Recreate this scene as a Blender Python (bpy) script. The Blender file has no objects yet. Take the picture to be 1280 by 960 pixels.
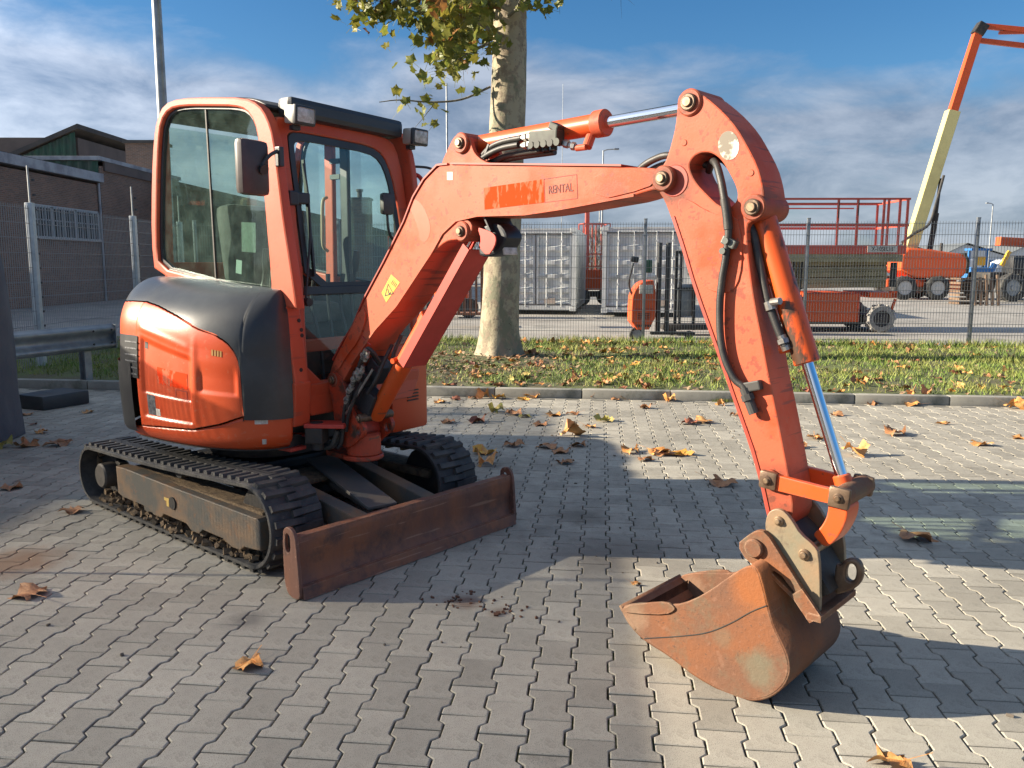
import bpy, bmesh, math, random
from mathutils import Vector, Matrix, Euler, noise
R = math.radians
SC = bpy.context.scene
COL = SC.collection
random.seed(7)

# ------------------------------------------------------------------ camera
cam_d = bpy.data.cameras.new("camera")
cam = bpy.data.objects.new("camera", cam_d)
COL.objects.link(cam)
cam_d.sensor_width = 36.0
cam_d.lens = 36.0 * 1042.0 / 1280.0
cam_d.clip_start = 0.05
cam_d.clip_end = 3000.0
cam.matrix_world = Matrix.Translation((0, 0, 1.5175)) @ Matrix.Rotation(R(90 - 8.176), 4, 'X') @ Matrix.Rotation(0.002, 4, 'Z')
SC.camera = cam

# ------------------------------------------------------------------ light
SUN_EL = 20.5
SUN_FROM = Vector((-1.0, 0.03, 0)).normalized()      # the side the sun stands on
EXPOSURE = 1.45
SC.view_settings.view_transform = 'Standard'
SC.view_settings.look = 'None'
SC.view_settings.exposure = EXPOSURE
SC.view_settings.gamma = 1.0
SC.view_settings.use_curve_mapping = False
sun_d = bpy.data.lights.new("sun", 'SUN')
sun = bpy.data.objects.new("sun", sun_d)
COL.objects.link(sun)
sun_d.energy = 5.0
sun_d.angle = R(0.5)
sun_d.color = (1.0, 0.87, 0.68)
to_sun = Vector((SUN_FROM.x * math.cos(R(SUN_EL)), SUN_FROM.y * math.cos(R(SUN_EL)), math.sin(R(SUN_EL))))
sun.rotation_euler = to_sun.to_track_quat('Z', 'Y').to_euler()
sun.location = (-20, 0, 12)

W = bpy.data.worlds.new("World")
SC.world = W
W.use_nodes = True
wt = W.node_tree
wt.nodes.clear()
def wn(kind, **kw):
    n = wt.nodes.new(kind)
    for k, v in kw.items():
        setattr(n, k, v)
    return n
w_out = wn('ShaderNodeOutputWorld')
w_bg = wn('ShaderNodeBackground')
sky = wn('ShaderNodeTexSky')
sky.sky_type = 'NISHITA'
sky.sun_disc = False
sky.sun_elevation = R(SUN_EL)
sky.sun_rotation = math.atan2(to_sun.x, to_sun.y)
sky.air_density = 1.0
sky.dust_density = 0.4
sky.ozone_density = 3.0
w_tc = wn('ShaderNodeTexCoord')
w_sep = wn('ShaderNodeSeparateXYZ')
wt.links.new(w_tc.outputs['Generated'], w_sep.inputs[0])
def wmath(op, a, b=None, clamp=False):
    n = wn('ShaderNodeMath', operation=op)
    n.use_clamp = clamp
    for i, v in enumerate((a, b)):
        if v is None:
            continue
        if isinstance(v, (int, float)):
            n.inputs[i].default_value = v
        else:
            wt.links.new(v, n.inputs[i])
    return n.outputs[0]
w_cmb = wn('ShaderNodeCombineXYZ')
wt.links.new(w_sep.outputs[0], w_cmb.inputs[0]); wt.links.new(w_sep.outputs[1], w_cmb.inputs[1]); wt.links.new(wmath('MULTIPLY', w_sep.outputs[2], 2.7), w_cmb.inputs[2])
def wnoise(scale, detail, rough, sx, sy, off):
    mp = wn('ShaderNodeMapping')
    mp.inputs['Scale'].default_value = (sx, sy, 1)
    mp.inputs['Location'].default_value = off
    wt.links.new(w_cmb.outputs[0], mp.inputs[0])
    n = wn('ShaderNodeTexNoise')
    n.inputs['Scale'].default_value = scale
    n.inputs['Detail'].default_value = detail
    n.inputs['Roughness'].default_value = rough
    n.inputs['Distortion'].default_value = 0.3
    wt.links.new(mp.outputs[0], n.inputs['Vector'])
    return n.outputs[0]
n_big = wnoise(2.1, 7, 0.56, 1.0, 1.0, (2.3, 0.4, 0))
n_fine = wnoise(6.5, 9, 0.60, 1.0, 1.0, (5.1, 1.7, 0))
el = w_sep.outputs[2]
# more cloud towards the horizon, clear blue higher up, a little more on the left
low = wmath('SUBTRACT', 1.0, wmath('DIVIDE', wmath('SUBTRACT', el, 0.155), 0.13, True), True)
cov = wmath('ADD', wmath('MULTIPLY', n_big, 1.35), wmath('MULTIPLY', n_fine, 0.50))
cov = wmath('ADD', cov, wmath('MULTIPLY', low, 0.85))
cov = wmath('SUBTRACT', cov, wmath('MULTIPLY', w_sep.outputs[0], 0.16))
dens = wmath('MULTIPLY', wmath('SUBTRACT', cov, 1.22), 3.0, True)
dens = wmath('MULTIPLY', dens, 0.85)
# broken cloud goes on overhead
cov2 = wmath('MULTIPLY', wmath('DIVIDE', wmath('SUBTRACT', el, 0.32), 0.3, True), 0.62)
dens = wmath('MULTIPLY', wmath('SUBTRACT', wmath('ADD', cov, cov2), 1.20), 2.6, True)
dens = wmath('MULTIPLY', dens, 0.85)
w_ramp = wn('ShaderNodeValToRGB')
w_ramp.color_ramp.elements[0].position = 0.36
w_ramp.color_ramp.elements[0].color = (1.15, 1.5, 2.15, 1)
w_ramp.color_ramp.elements[1].position = 0.64
w_ramp.color_ramp.elements[1].color = (3.0, 3.3, 3.9, 1)
wt.links.new(n_fine, w_ramp.inputs[0])
# clouds scatter more light on the side the sun stands
w_dot = wn('ShaderNodeVectorMath', operation='DOT_PRODUCT')
wt.links.new(w_tc.outputs['Generated'], w_dot.inputs[0])
w_dot.inputs[1].default_value = to_sun
glow = wmath('ADD', wmath('MULTIPLY', wmath('POWER', wmath('MAXIMUM', w_dot.outputs['Value'], 0.0), 2.0), 1.9), 1.0)
w_sc = wn('ShaderNodeVectorMath', operation='SCALE')
wt.links.new(w_ramp.outputs[0], w_sc.inputs[0]); wt.links.new(glow, w_sc.inputs['Scale'])
w_mix = wn('ShaderNodeMix', data_type='RGBA')
w_hs = wn('ShaderNodeHueSaturation')
w_hs.inputs['Saturation'].default_value = 1.28
w_hs.inputs['Value'].default_value = 0.74
wt.links.new(sky.outputs[0], w_hs.inputs['Color'])
wt.links.new(dens, w_mix.inputs[0])
w_tint = wn('ShaderNodeMix', data_type='RGBA'); w_tint.blend_type = 'MULTIPLY'
w_tint.inputs[0].default_value = 1.0; w_tint.inputs[7].default_value = (.92, .97, 1.03, 1)
wt.links.new(w_hs.outputs[0], w_tint.inputs[6])
wt.links.new(w_tint.outputs[2], w_mix.inputs[6])
wt.links.new(w_sc.outputs[0], w_mix.inputs[7])
wt.links.new(w_mix.outputs[2], w_bg.inputs[0])
w_bg.inputs[1].default_value = 0.066
wt.links.new(w_bg.outputs[0], w_out.inputs[0])
# measured outlines, metres, in the frame of the part (along, up)
SHAPE = {
 "boom": [[-0.188,0.904],[-0.143,0.992],[-0.041,1.108],[0.046,1.194],[0.139,1.332],[0.307,1.525],[0.465,1.718],[0.538,1.833],[0.614,1.910],[0.708,1.968],[0.778,1.968],[1.079,1.942],[1.436,1.912],[1.731,1.887],[1.864,1.876],[1.913,1.865],[1.948,1.851],[1.966,1.827],[1.950,1.802],[1.916,1.793],[1.860,1.790],[1.752,1.766],[1.678,1.759],[1.438,1.736],[1.247,1.722],[1.103,1.722],[0.966,1.727],[0.880,1.727],[0.931,1.700],[0.931,1.661],[0.890,1.630],[0.827,1.627],[0.779,1.625],[0.730,1.607],[0.663,1.563],[0.529,1.433],[0.400,1.304],[0.298,1.227],[0.230,1.179],[0.130,1.077],[0.023,0.979],[-0.065,0.880],[-0.112,0.851],[-0.176,0.856]],
 "boom_ear": [[0.725,1.971],[0.795,2.067],[0.822,2.093],[0.858,2.103],[0.893,2.096],[0.919,2.073],[0.928,2.041],[0.948,2.004],[0.997,1.969],[1.070,1.947]],
 "arm": [[1.965,2.083],[1.967,2.119],[1.986,2.132],[2.022,2.136],[2.064,2.118],[2.108,2.084],[2.158,2.040],[2.208,1.985],[2.247,1.925],[2.288,1.855],[2.308,1.798],[2.319,1.747],[2.318,1.704],[2.305,1.678],[2.276,1.665],[2.259,1.655],[2.261,1.603],[2.275,1.509],[2.301,1.382],[2.334,1.258],[2.367,1.124],[2.402,0.998],[2.435,0.870],[2.460,0.766],[2.479,0.670],[2.462,0.615],[2.429,0.584],[2.392,0.594],[2.378,0.635],[2.346,0.748],[2.304,0.867],[2.228,1.038],[2.151,1.215],[2.079,1.375],[2.041,1.464],[1.995,1.587],[1.951,1.693],[1.921,1.755],[1.892,1.792],[1.877,1.828],[1.890,1.865],[1.917,1.886],[1.936,1.928],[1.954,1.989],[1.963,2.041]],
 "arm_hole": [[2.022,1.867],[2.031,1.894],[2.059,1.913],[2.105,1.913],[2.145,1.888],[2.175,1.847],[2.208,1.793],[2.220,1.752],[2.205,1.725],[2.177,1.715],[2.143,1.728],[2.100,1.766],[2.050,1.813]],
 "arm_plate": [[1.980,1.735],[1.992,1.757],[2.032,1.750],[2.092,1.713],[2.156,1.688],[2.218,1.686],[2.239,1.630],[2.249,1.520],[2.232,1.442],[2.199,1.419],[2.142,1.420],[2.096,1.442],[2.061,1.505],[2.021,1.613]],
 "foot": [-0.142,0.887],
 "cyl_pin_boom": [0.868,2.056],
 "lift_pin": [0.869,1.666],
 "boom_end": [1.931,1.831],
 "arm_top": [2.019,2.093],
 "arm_mid": [2.283,1.713],
 "link_a": [2.391,0.773],
 "link_b": [2.639,0.757],
 "bkt_a": [2.442,0.639],
 "bkt_b": [2.538,0.541],
 "bkt_c": [2.370,0.532],
 "link_bar": [[2.401,0.796],[2.610,0.780],[2.626,0.777],[2.623,0.725],[2.604,0.729],[2.398,0.741]],
 "link_curve": [[2.581,0.719],[2.646,0.721],[2.650,0.686],[2.640,0.642],[2.613,0.585],[2.579,0.555],[2.547,0.581],[2.535,0.596],[2.559,0.621],[2.576,0.656],[2.583,0.686]],
 "coupler": [[2.396,0.647],[2.409,0.670],[2.435,0.681],[2.461,0.675],[2.492,0.644],[2.516,0.610],[2.568,0.579],[2.586,0.555],[2.598,0.431],[2.601,0.329],[2.492,0.463],[2.399,0.581],[2.391,0.611]],
 "bucket_ear": [[2.300,0.527],[2.339,0.569],[2.373,0.597],[2.406,0.598],[2.459,0.535],[2.612,0.342],[2.602,0.328],[2.508,0.418],[2.462,0.464],[2.395,0.467],[2.343,0.472]],
 "hook_out": [[2.601,0.495],[2.620,0.491],[2.633,0.517],[2.673,0.530],[2.695,0.504],[2.696,0.456],[2.669,0.415],[2.626,0.391],[2.605,0.383]],
 "hook_in": [[2.642,0.497],[2.660,0.510],[2.675,0.496],[2.674,0.459],[2.659,0.441],[2.639,0.453]],
 "bucket_side": [[1.868,0.177],[1.882,0.201],[1.969,0.237],[2.098,0.264],[2.171,0.304],[2.249,0.368],[2.306,0.425],[2.365,0.478],[2.394,0.494],[2.418,0.483],[2.438,0.433],[2.458,0.367],[2.485,0.295],[2.519,0.242],[2.538,0.202],[2.546,0.159],[2.539,0.117],[2.519,0.074],[2.481,0.028],[2.432,-0.004],[2.387,-0.016],[2.316,-0.018],[2.192,0.006],[2.085,0.048],[1.974,0.080],[1.903,0.127]],
 "bucket_line": [[1.974,0.083],[2.123,0.143],[2.237,0.197],[2.329,0.265],[2.402,0.328],[2.458,0.367]],
 "bucket_tip": [[1.868,0.175],[1.886,0.204],[1.980,0.243],[2.071,0.274],[2.105,0.263],[2.106,0.248],[2.069,0.221],[1.945,0.188]],
 "stick_orange": [[1.011,1.757],[1.007,1.851],[1.351,1.867],[1.357,1.772]],
 "stick_rental": [[1.357,1.772],[1.351,1.867],[1.522,1.874],[1.528,1.780]],
 "rental_text": [[1.386,1.803],[1.386,1.834],[1.495,1.837],[1.495,1.807]],
 "stick_yellow": [[0.284,1.373],[0.362,1.466],[0.428,1.427],[0.320,1.325]],
 "stick_small": [[0.772,1.900],[0.772,1.936],[0.809,1.934],[0.809,1.898]],
 "stick_round": [[2.177,1.929],[2.134,1.933],[2.180,1.880],[2.220,1.925],[2.175,1.980]],
 "lamp_guard": [[0.961,1.681],[1.000,1.673],[1.059,1.654],[1.078,1.633],[1.069,1.595],[1.025,1.550],[0.970,1.593],[0.985,1.628]],
 "lamp": [[0.934,1.678],[0.984,1.698],[1.053,1.699],[1.097,1.660],[1.102,1.624],[1.053,1.568],[0.964,1.547],[0.918,1.562]],
 "armcyl_axis": [[0.834,2.055],[1.568,2.080],[1.967,2.114]],
 "bktcyl_axis": [[2.263,1.705],[2.456,1.182],[2.595,0.796],[2.620,0.731]],
 "lift_axis": [[0.150,0.808],[0.300,1.014],[0.515,1.296],[0.784,1.645]],
 "guard": [[0.829,1.607],[0.917,1.580],[0.487,1.009],[0.384,1.012]],
 "guard2": [[0.762,1.608],[0.925,1.562],[0.497,1.005],[0.318,1.003]],
 "swing_plate": [[-0.194,0.911],[-0.119,0.944],[-0.057,0.897],[-0.018,0.809],[0.027,0.713],[0.102,0.688],[0.128,0.648],[0.113,0.606],[0.057,0.572],[-0.008,0.522],[-0.116,0.524],[-0.141,0.638],[-0.150,0.750],[-0.183,0.841]],
 "armhose": [[2.091,1.891],[2.133,1.866],[2.163,1.811],[2.180,1.756],[2.193,1.686],[2.201,1.625],[2.193,1.534],[2.183,1.464],[2.178,1.379],[2.185,1.265],[2.208,1.180],[2.248,1.114],[2.283,1.089],[2.303,1.045],[2.317,1.010]],
 "cylhose": [[2.226,1.687],[2.262,1.630],[2.286,1.548],[2.308,1.465],[2.333,1.383],[2.362,1.315],[2.388,1.261],[2.401,1.239]],
 "boomhose": [[0.938,2.000],[1.013,2.032],[1.089,2.049],[1.191,2.052],[1.290,2.056]],
 "valve": [[1.263,2.086],[1.384,2.099],[1.419,2.054],[1.385,2.009],[1.282,2.025]],
 "looph": [[1.778,1.883],[1.835,1.915],[1.891,1.931],[1.967,1.916]],
 "cab_out": [[-0.504,1.433],[-0.523,1.658],[-0.483,2.008],[-0.440,2.234],[-0.397,2.344],[-0.318,2.421],[-0.170,2.438],[0.121,2.413],[0.398,2.381],[0.519,2.335],[0.584,2.264],[0.628,2.160],[0.659,1.926],[0.685,1.722],[0.724,1.517],[0.756,1.310],[0.755,1.277],[0.560,1.309],[0.253,1.349]],
 "cab_in": [[-0.460,1.496],[-0.465,1.657],[-0.422,2.005],[-0.385,2.216],[-0.351,2.326],[-0.270,2.385],[-0.136,2.389],[0.117,2.363],[0.316,2.341],[0.414,2.313],[0.475,2.250],[0.506,2.138],[0.526,1.932],[0.539,1.725],[0.554,1.537],[0.563,1.364],[0.524,1.359],[0.256,1.393],[-0.105,1.442]],
 "ws_glass": [[-0.246,2.179],[-0.187,2.211],[0.057,2.207],[0.305,2.201],[0.389,2.187],[0.438,2.141],[0.492,2.048],[0.526,1.893],[0.544,1.712],[0.528,1.381],[0.287,1.382],[-0.198,1.383]],
 "ws_outer": [[-0.277,2.216],[-0.221,2.249],[0.061,2.247],[0.374,2.241],[0.508,2.233],[0.572,2.169],[0.610,1.957],[0.646,1.715],[0.665,1.518],[0.658,1.069]],
 "lower_glass": [[-0.195,1.348],[0.551,1.342],[0.513,0.832],[-0.100,0.871],[-0.260,0.881]],
 "nearpillar": [[-0.299,2.263],[-0.269,2.189],[-0.250,1.938],[-0.242,1.644],[-0.235,1.302],[-0.251,0.871],[-0.255,0.719]],
 "sill": [[-0.278,0.874],[-0.059,0.867],[-0.299,0.725],[-0.083,0.694]],
 "wiper": [[-0.172,2.071],[-0.165,1.860],[-0.170,1.646],[-0.223,1.345]],
 "mirror_small": [[0.419,1.929],[0.510,1.940],[0.513,1.831],[0.428,1.812]],
 "light1": [0.631,-0.280,2.269],
 "light2": [0.602,0.600,2.282],
 "mirrorc": [0.464,-0.400,2.001],
 "door1": [-0.072,0.660,2.042],
 "door2": [0.077,0.660,2.034],
 "mirror": [[0.393,2.123],[0.440,2.139],[0.531,2.132],[0.592,2.100],[0.612,2.023],[0.604,1.883],[0.570,1.856],[0.461,1.861],[0.391,1.901],[0.371,1.997]],
 "farp1": [[-0.126,2.304],[-0.042,2.298],[-0.074,1.517],[-0.159,1.517]],
 "farp2": [[0.031,2.267],[0.097,2.262],[0.082,1.412],[0.006,1.411]],
 "hood_seam": [0.237,0.240,0.240,0.240,0.240,0.242,0.242,0.242,0.242,0.242,0.242,0.242,0.242,0.242,0.242,0.242,0.242,0.242,0.240,0.237,0.233,0.228,0.223,0.217,0.215,0.210,0.205,0.203,0.198,0.193,0.190,0.185,0.180,0.177,0.172,0.170,0.165,0.163,0.160,0.158,0.155,0.152,0.150,0.147,0.145,0.142,0.140,0.138,0.135,0.133,0.130,0.128,0.125,0.125,0.125,0.125,0.122,0.122,0.122,0.122,0.122,0.120,0.120,0.120,0.120,0.120,0.117,0.117,0.117,0.117,0.115,0.115,0.115,0.115,0.113,0.113,0.113,0.113,0.110,0.110,0.110,0.110,0.107,0.107,0.107,0.107,0.105,0.105,0.105,0.102,0.102,0.102,0.102,0.100,0.100,0.098,0.098,0.095,0.095,0.092,0.092,0.092,0.090,0.090,0.087,0.087,0.085,0.085,0.083,0.080,0.080,0.077,0.075,0.072,0.070,0.068,0.065,0.062,0.060,0.058,0.055,0.052,0.050,0.045,0.043,0.040,0.035,0.033,0.030,0.025,0.022,0.020,0.015,0.013,0.007,0.005,0.003,None,None,None,None,None,None,None,None,None,None,None,None,None,None,None,None,None,None,None,None,None,None,None,None,None,None,None,None,None,None,None,None,None,None,None,None,None,None,None,None,None,None,None,None,None,None,None,None,None,None,None,None,None,None,None,None,None,None,None,None,None,None,None,None,None,None,None,None,None,None,None,None,None,None,None,None,None,None,None,None,None,None,None,None,None,None,None,None,None,None,None,None,None,None,None,None,None,None,None,None,None,None,None,None,None,None,None,None,None,None,None,None,None,None,None,None,None,None,None,None,None,None,None,None,None,None,None,None,None,None,None,None,None,None,None,None,None,None,None,None,None,None,None,None,None,None,None,None,None,None,None,None,None,None,None,None,None,None,None,None,None,None,None,None,None,None,None,None,None,None,None,None,None,None,None,None,None,None,0.003,0.003,0.005,0.005,0.007,0.007,0.010,0.010,0.013,0.013,0.015,0.015,0.018,0.018,0.020,0.020,0.022,0.022,0.025,0.025,0.028,0.028,0.030,0.030,0.033,0.035,0.035,0.037,0.037,0.040,0.040,0.043,0.043,0.045,0.045,0.048,0.048,0.050,0.050,0.052,0.052,0.055,0.058,0.058,0.060],
 "hood_black": [None,None,None,None,None,None,None,None,None,None,None,None,None,None,None,None,None,None,None,None,None,None,None,0.195,0.463,0.522,0.547,0.565,0.575,0.585,0.593,0.598,0.603,0.608,0.610,0.615,0.620,0.623,0.625,0.627,0.627,0.630,0.630,0.632,0.632,0.635,0.635,0.637,0.640,0.642,0.645,0.647,0.652,0.655,0.657,0.660,0.662,0.665,0.667,0.670,0.672,0.675,0.677,0.680,0.682,0.682,0.685,0.688,0.688,0.690,0.693,0.693,0.695,0.698,0.700,0.700,0.703,0.705,0.705,0.708,0.710,0.710,0.710,0.713,0.713,0.713,0.713,0.715,0.715,0.715,0.718,0.718,0.718,0.715,0.715,0.715,0.715,0.715,0.715,0.715,0.715,0.715,0.715,0.715,0.715,0.715,0.715,0.713,0.713,0.713,0.713,0.713,0.710,0.710,0.710,0.710,0.710,0.710,0.708,0.708,0.708,0.708,0.708,0.705,0.705,0.705,0.705,0.705,0.703,0.703,0.703,0.703,0.703,0.700,0.700,0.700,0.700,0.700,0.698,0.698,0.698,0.698,0.698,0.695,0.695,0.695,0.695,0.695,0.693,0.693,0.693,0.690,0.690,0.688,0.688,0.688,0.685,0.685,0.682,0.682,0.680,0.677,0.672,0.670,0.667,0.662,0.660,0.657,0.652,0.650,0.645,0.642,0.637,0.632,0.627,0.623,0.618,0.613,0.608,0.603,0.598,0.593,0.588,0.583,0.578,0.573,0.568,0.560,0.555,0.547,0.542,0.537,0.532,0.525,0.520,0.515,0.507,0.502,0.495,0.490,0.487,0.482,0.480,0.477,0.472,0.470,0.465,0.463,0.460,0.455,0.450,0.443,0.438,0.430,0.422,0.415,0.407,0.403,0.390,0.378,0.365,0.352,0.330,0.305,0.018,None,None,None,None,None,None,None,None,None,None,None,None,None,None,None,None,None,None,None,None,None,None,None,None,None,None,None,None,None,None,None,None,None,None,None,None,None,None,None,None,None,None,None,None,None,None,None,None,None,None,None,None,None,None,None,None,None,None,None,None,None,None,None,None,None,None,None,None,None,None,None,None,None,None,None,None,None,None,None,None,None,None,None,None,None,None,None,None,None,None,None,None,None,None,None,None,None,None,None,None,None,None,None,None,None,None,None,None,None,None,None,None,None,None,None,None,None,None,None,None,None,None,None,None,None,None,None,None,None,None,None,None,None,None,None],
 "track_bar": [[-0.566,0.295],[-0.539,0.264],[0.966,0.285],[0.954,0.120],[0.834,0.117],[0.507,0.112],[0.372,0.136],[-0.023,0.128],[-0.558,0.132]],
 "sprocket": [-0.813,-0.700,0.188],
 "yellow": [0.049,-0.700,0.193],
 "undercar": {"arm1a":[0.879,-0.451,0.420],"arm1b":[1.202,-0.261,0.250],"arm2a":[0.946,0.066,0.420],"arm2b":[1.278,0.089,0.250],"pl1":[0.882,-0.159,0.420],"pl2":[0.905,-0.019,0.420],"pl3":[1.268,-0.088,0.300],"pl4":[1.325,-0.280,0.300]},
 "far_body": [[0.497,1.014],[0.700,1.026],[0.689,0.467],[0.552,0.425]],
}

def smooth_path(pts, n):
    """Catmull-Rom through pts, n samples evenly spaced along it"""
    out=[]
    P=[pts[0]]+list(pts)+[pts[-1]]
    for i in range(1,len(P)-2):
        for k in range(16):
            t=k/16.0
            out.append(tuple(0.5*((2*P[i][c])+(-P[i-1][c]+P[i+1][c])*t+(2*P[i-1][c]-5*P[i][c]+4*P[i+1][c]-P[i+2][c])*t*t+(-P[i-1][c]+3*P[i][c]-3*P[i+1][c]+P[i+2][c])*t**3) for c in range(len(P[i]))))
    out.append(tuple(pts[-1]))
    d=[0.0]
    for a,b in zip(out,out[1:]): d.append(d[-1]+math.dist(a,b))
    res=[];j=0
    for k in range(n):
        s=d[-1]*k/(n-1)
        while j<len(d)-2 and d[j+1]<s: j+=1
        u=0 if d[j+1]==d[j] else (s-d[j])/(d[j+1]-d[j])
        res.append(tuple(out[j][c]*(1-u)+out[j+1][c]*u for c in range(len(pts[0]))))
    return res
HN=360
HOOD_OUT=smooth_path([(.69,-.385),(.672,-.47),(.60,-.565),(.48,-.635),(.30,-.69),(.1,-.712),(-.15,-.712),(-.36,-.685),(-.53,-.57),(-.66,-.41),(-.74,-.21),(-.775,0),(-.74,.21),(-.66,.41),(-.53,.57),(-.36,.67),(-.1,.70),(.2,.70),(.6,.70)],HN)
def hood_in(i):
    x,y=HOOD_OUT[i]
    yi=max(-.375,min(.69,y)); xi=max(-.46,min(.64,x))
    return (xi,yi)
def hood_pt(i,s,off=0.0):
    """i = index round the plan outline, s in 0..1 up the flank and over the shoulder"""
    x,y=HOOD_OUT[i]; xi,yi=hood_in(i)
    a=HOOD_OUT[max(0,i-1)]; b=HOOD_OUT[min(HN-1,i+1)]
    tx,ty=b[0]-a[0],b[1]-a[1]; l=math.hypot(tx,ty); nx,ny=-ty/l,tx/l
    if nx*x+ny*(y)<0: nx,ny=-nx,-ny
    f=min(1.0,i/(HN*.26)); z1=1.02+.13*f; ztop=1.36+.07*f; zb=.545
    if s<.10:
        u=s/.10; w=-.0; z=zb+(.62-zb)*u; ins=.045*(1-u)**2
        return (x-nx*(ins-off),y-ny*(ins-off),z)
    if s<.55:
        u=(s-.10)/.45; z=.62+(z1-.62)*u
        bul=.012*math.sin(math.pi*u)
        return (x+nx*(bul+off),y+ny*(bul+off),z)
    a=(s-.55)/.45*math.pi/2
    w=1-math.cos(a); z=z1+(ztop-z1)*math.sin(a)
    return (x+(xi-x)*w+nx*off*math.cos(a),y+(yi-y)*w+ny*off*math.cos(a),z+off*math.sin(a))

# ------------------------------------------------------------------ helpers
WM = {}                      # world matrix of every object made here
I4 = Matrix.Identity(4)
def frame(x, y, deg, z=0.0):
    a = R(deg)
    return Matrix(((math.cos(a), -math.sin(a), 0, x), (math.sin(a), math.cos(a), 0, y), (0, 0, 1, z), (0, 0, 0, 1)))
def link(o, parent=None, mw=None):
    COL.objects.link(o)
    mw = mw if mw is not None else (WM[parent] if parent is not None else I4)
    WM[o] = mw.copy()
    if parent is not None:
        o.parent = parent
        o.matrix_local = WM[parent].inverted() @ mw
    else:
        o.matrix_world = mw
    return o
def thing(name, label, cat, mw=I4, group=None):
    o = bpy.data.objects.new(name, None)
    o.empty_display_size = 0.2
    link(o, None, mw)
    tag(o, label, cat, group)
    return o
def tag(o, label, cat, group=None):
    o["label"] = label; o["category"] = cat
    if group: o["group"] = group
    return o
def struct(o, kind='structure'):
    o["kind"] = kind
    return o
def ob(name, me, mat=None, parent=None, mw=None):
    o = bpy.data.objects.new(name, me)
    if mat is not None and not me.materials:
        me.materials.append(mat)
    if me.name.startswith('plate') and len(me.polygons) > 8:
        wn_ = o.modifiers.new('normals', 'WEIGHTED_NORMAL'); wn_.keep_sharp = True
    return link(o, parent, mw)
def finish(me, smooth=35):
    me.validate(clean_customdata=False)
    if smooth:
        me.shade_smooth()
        me.set_sharp_from_angle(angle=R(smooth))
    me.update()
    return me
def from_bm(bm, smooth=35, name='shape'):
    me = bpy.data.meshes.new(name)
    bmesh.ops.recalc_face_normals(bm, faces=bm.faces)
    bm.to_mesh(me); bm.free()
    return finish(me, smooth)
def pyd(v, f, smooth=0, name='shape', recalc=False):
    me = bpy.data.meshes.new(name)
    me.from_pydata([tuple(p) for p in v], [], f)
    if recalc:
        bm = bmesh.new(); bm.from_mesh(me)
        bmesh.ops.recalc_face_normals(bm, faces=bm.faces)
        bm.to_mesh(me); bm.free()
    return finish(me, smooth)
def chaikin(pts, n=1):
    for _ in range(n):
        out = []
        for a, b in zip(pts, pts[1:] + pts[:1]):
            out.append((a[0] * .75 + b[0] * .25, a[1] * .75 + b[1] * .25))
            out.append((a[0] * .25 + b[0] * .75, a[1] * .25 + b[1] * .75))
        pts = out
    return pts
def curve_mesh(cu, smooth=35):
    tmp = bpy.data.objects.new('tmp', cu)
    me = bpy.data.meshes.new_from_object(tmp)
    bpy.data.objects.remove(tmp)
    bpy.data.curves.remove(cu)
    me.materials.clear()
    return me
def plate(outline, y0, y1, holes=(), bevel=0.004, smooth=1, hole_smooth=1, sm=30):
    """outline in (along, up); thickness from lateral y0 to y1"""
    cu = bpy.data.curves.new('c', 'CURVE')
    cu.dimensions = '2D'; cu.fill_mode = 'BOTH'
    for k, loop in enumerate([outline] + list(holes)):
        loop = chaikin([tuple(p[:2]) for p in loop], smooth if k == 0 else hole_smooth)
        sp = cu.splines.new('POLY')
        sp.points.add(len(loop) - 1)
        for q, p in zip(sp.points, loop):
            q.co = (p[0], p[1], 0, 1)
        sp.use_cyclic_u = True
    h = abs(y1 - y0) / 2
    b = min(bevel, h * .45)
    cu.extrude = h - b
    cu.bevel_depth = b
    cu.bevel_resolution = 1
    cu.offset = -b
    me = curve_mesh(cu)
    mid = (y0 + y1) / 2
    me.transform(Matrix(((1, 0, 0, 0), (0, 0, -1, mid), (0, 1, 0, 0), (0, 0, 0, 1))))
    finish(me, sm)
    me.name = 'plate'
    return me
def tube(pts, r, n=8, smooth_pts=True, closed=False, sub=5, caps=True):
    """round tube along points (list of 3-vectors); r may be a list"""
    P = [Vector(p) for p in pts]
    rs = list(r) if isinstance(r, (list, tuple)) else [r] * len(P)
    if smooth_pts and len(P) > 2:
        Q = []; RR = []
        ext = [P[0] * 2 - P[1]] + P + [P[-1] * 2 - P[-2]]
        for i in range(1, len(ext) - 2):
            for k in range(sub):
                t = k / sub
                a, b, c, d = ext[i - 1:i + 3]
                Q.append(0.5 * ((2 * b) + (c - a) * t + (2 * a - 5 * b + 4 * c - d) * t * t + (3 * b - a - 3 * c + d) * t ** 3))
                RR.append(rs[i - 1] * (1 - t) + rs[min(i, len(rs) - 1)] * t)
        Q.append(P[-1]); RR.append(rs[-1])
        P, rs = Q, RR
    v = []; f = []
    T0 = (P[1] - P[0]).normalized()
    up = Vector((0, 0, 1)) if abs(T0.z) < .9 else Vector((1, 0, 0))
    N = (up - T0 * up.dot(T0)).normalized()
    for i, p in enumerate(P):
        T = (P[min(i + 1, len(P) - 1)] - P[max(i - 1, 0)]).normalized()
        N = (N - T * N.dot(T)).normalized()
        Bn = T.cross(N)
        for k in range(n):
            a = 2 * math.pi * k / n
            v.append(p + (N * math.cos(a) + Bn * math.sin(a)) * rs[i])
    for i in range(len(P) - 1):
        for k in range(n):
            a = i * n + k; b = i * n + (k + 1) % n
            f.append((a, b, b + n, a + n))
    if caps:
        f.append(tuple(range(n - 1, -1, -1)))
        f.append(tuple((len(P) - 1) * n + k for k in range(n)))
    return v, f
def tube_me(pts, r, n=8, **kw):
    v, f = tube(pts, r, n, **kw)
    return pyd(v, f, 40)
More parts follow.
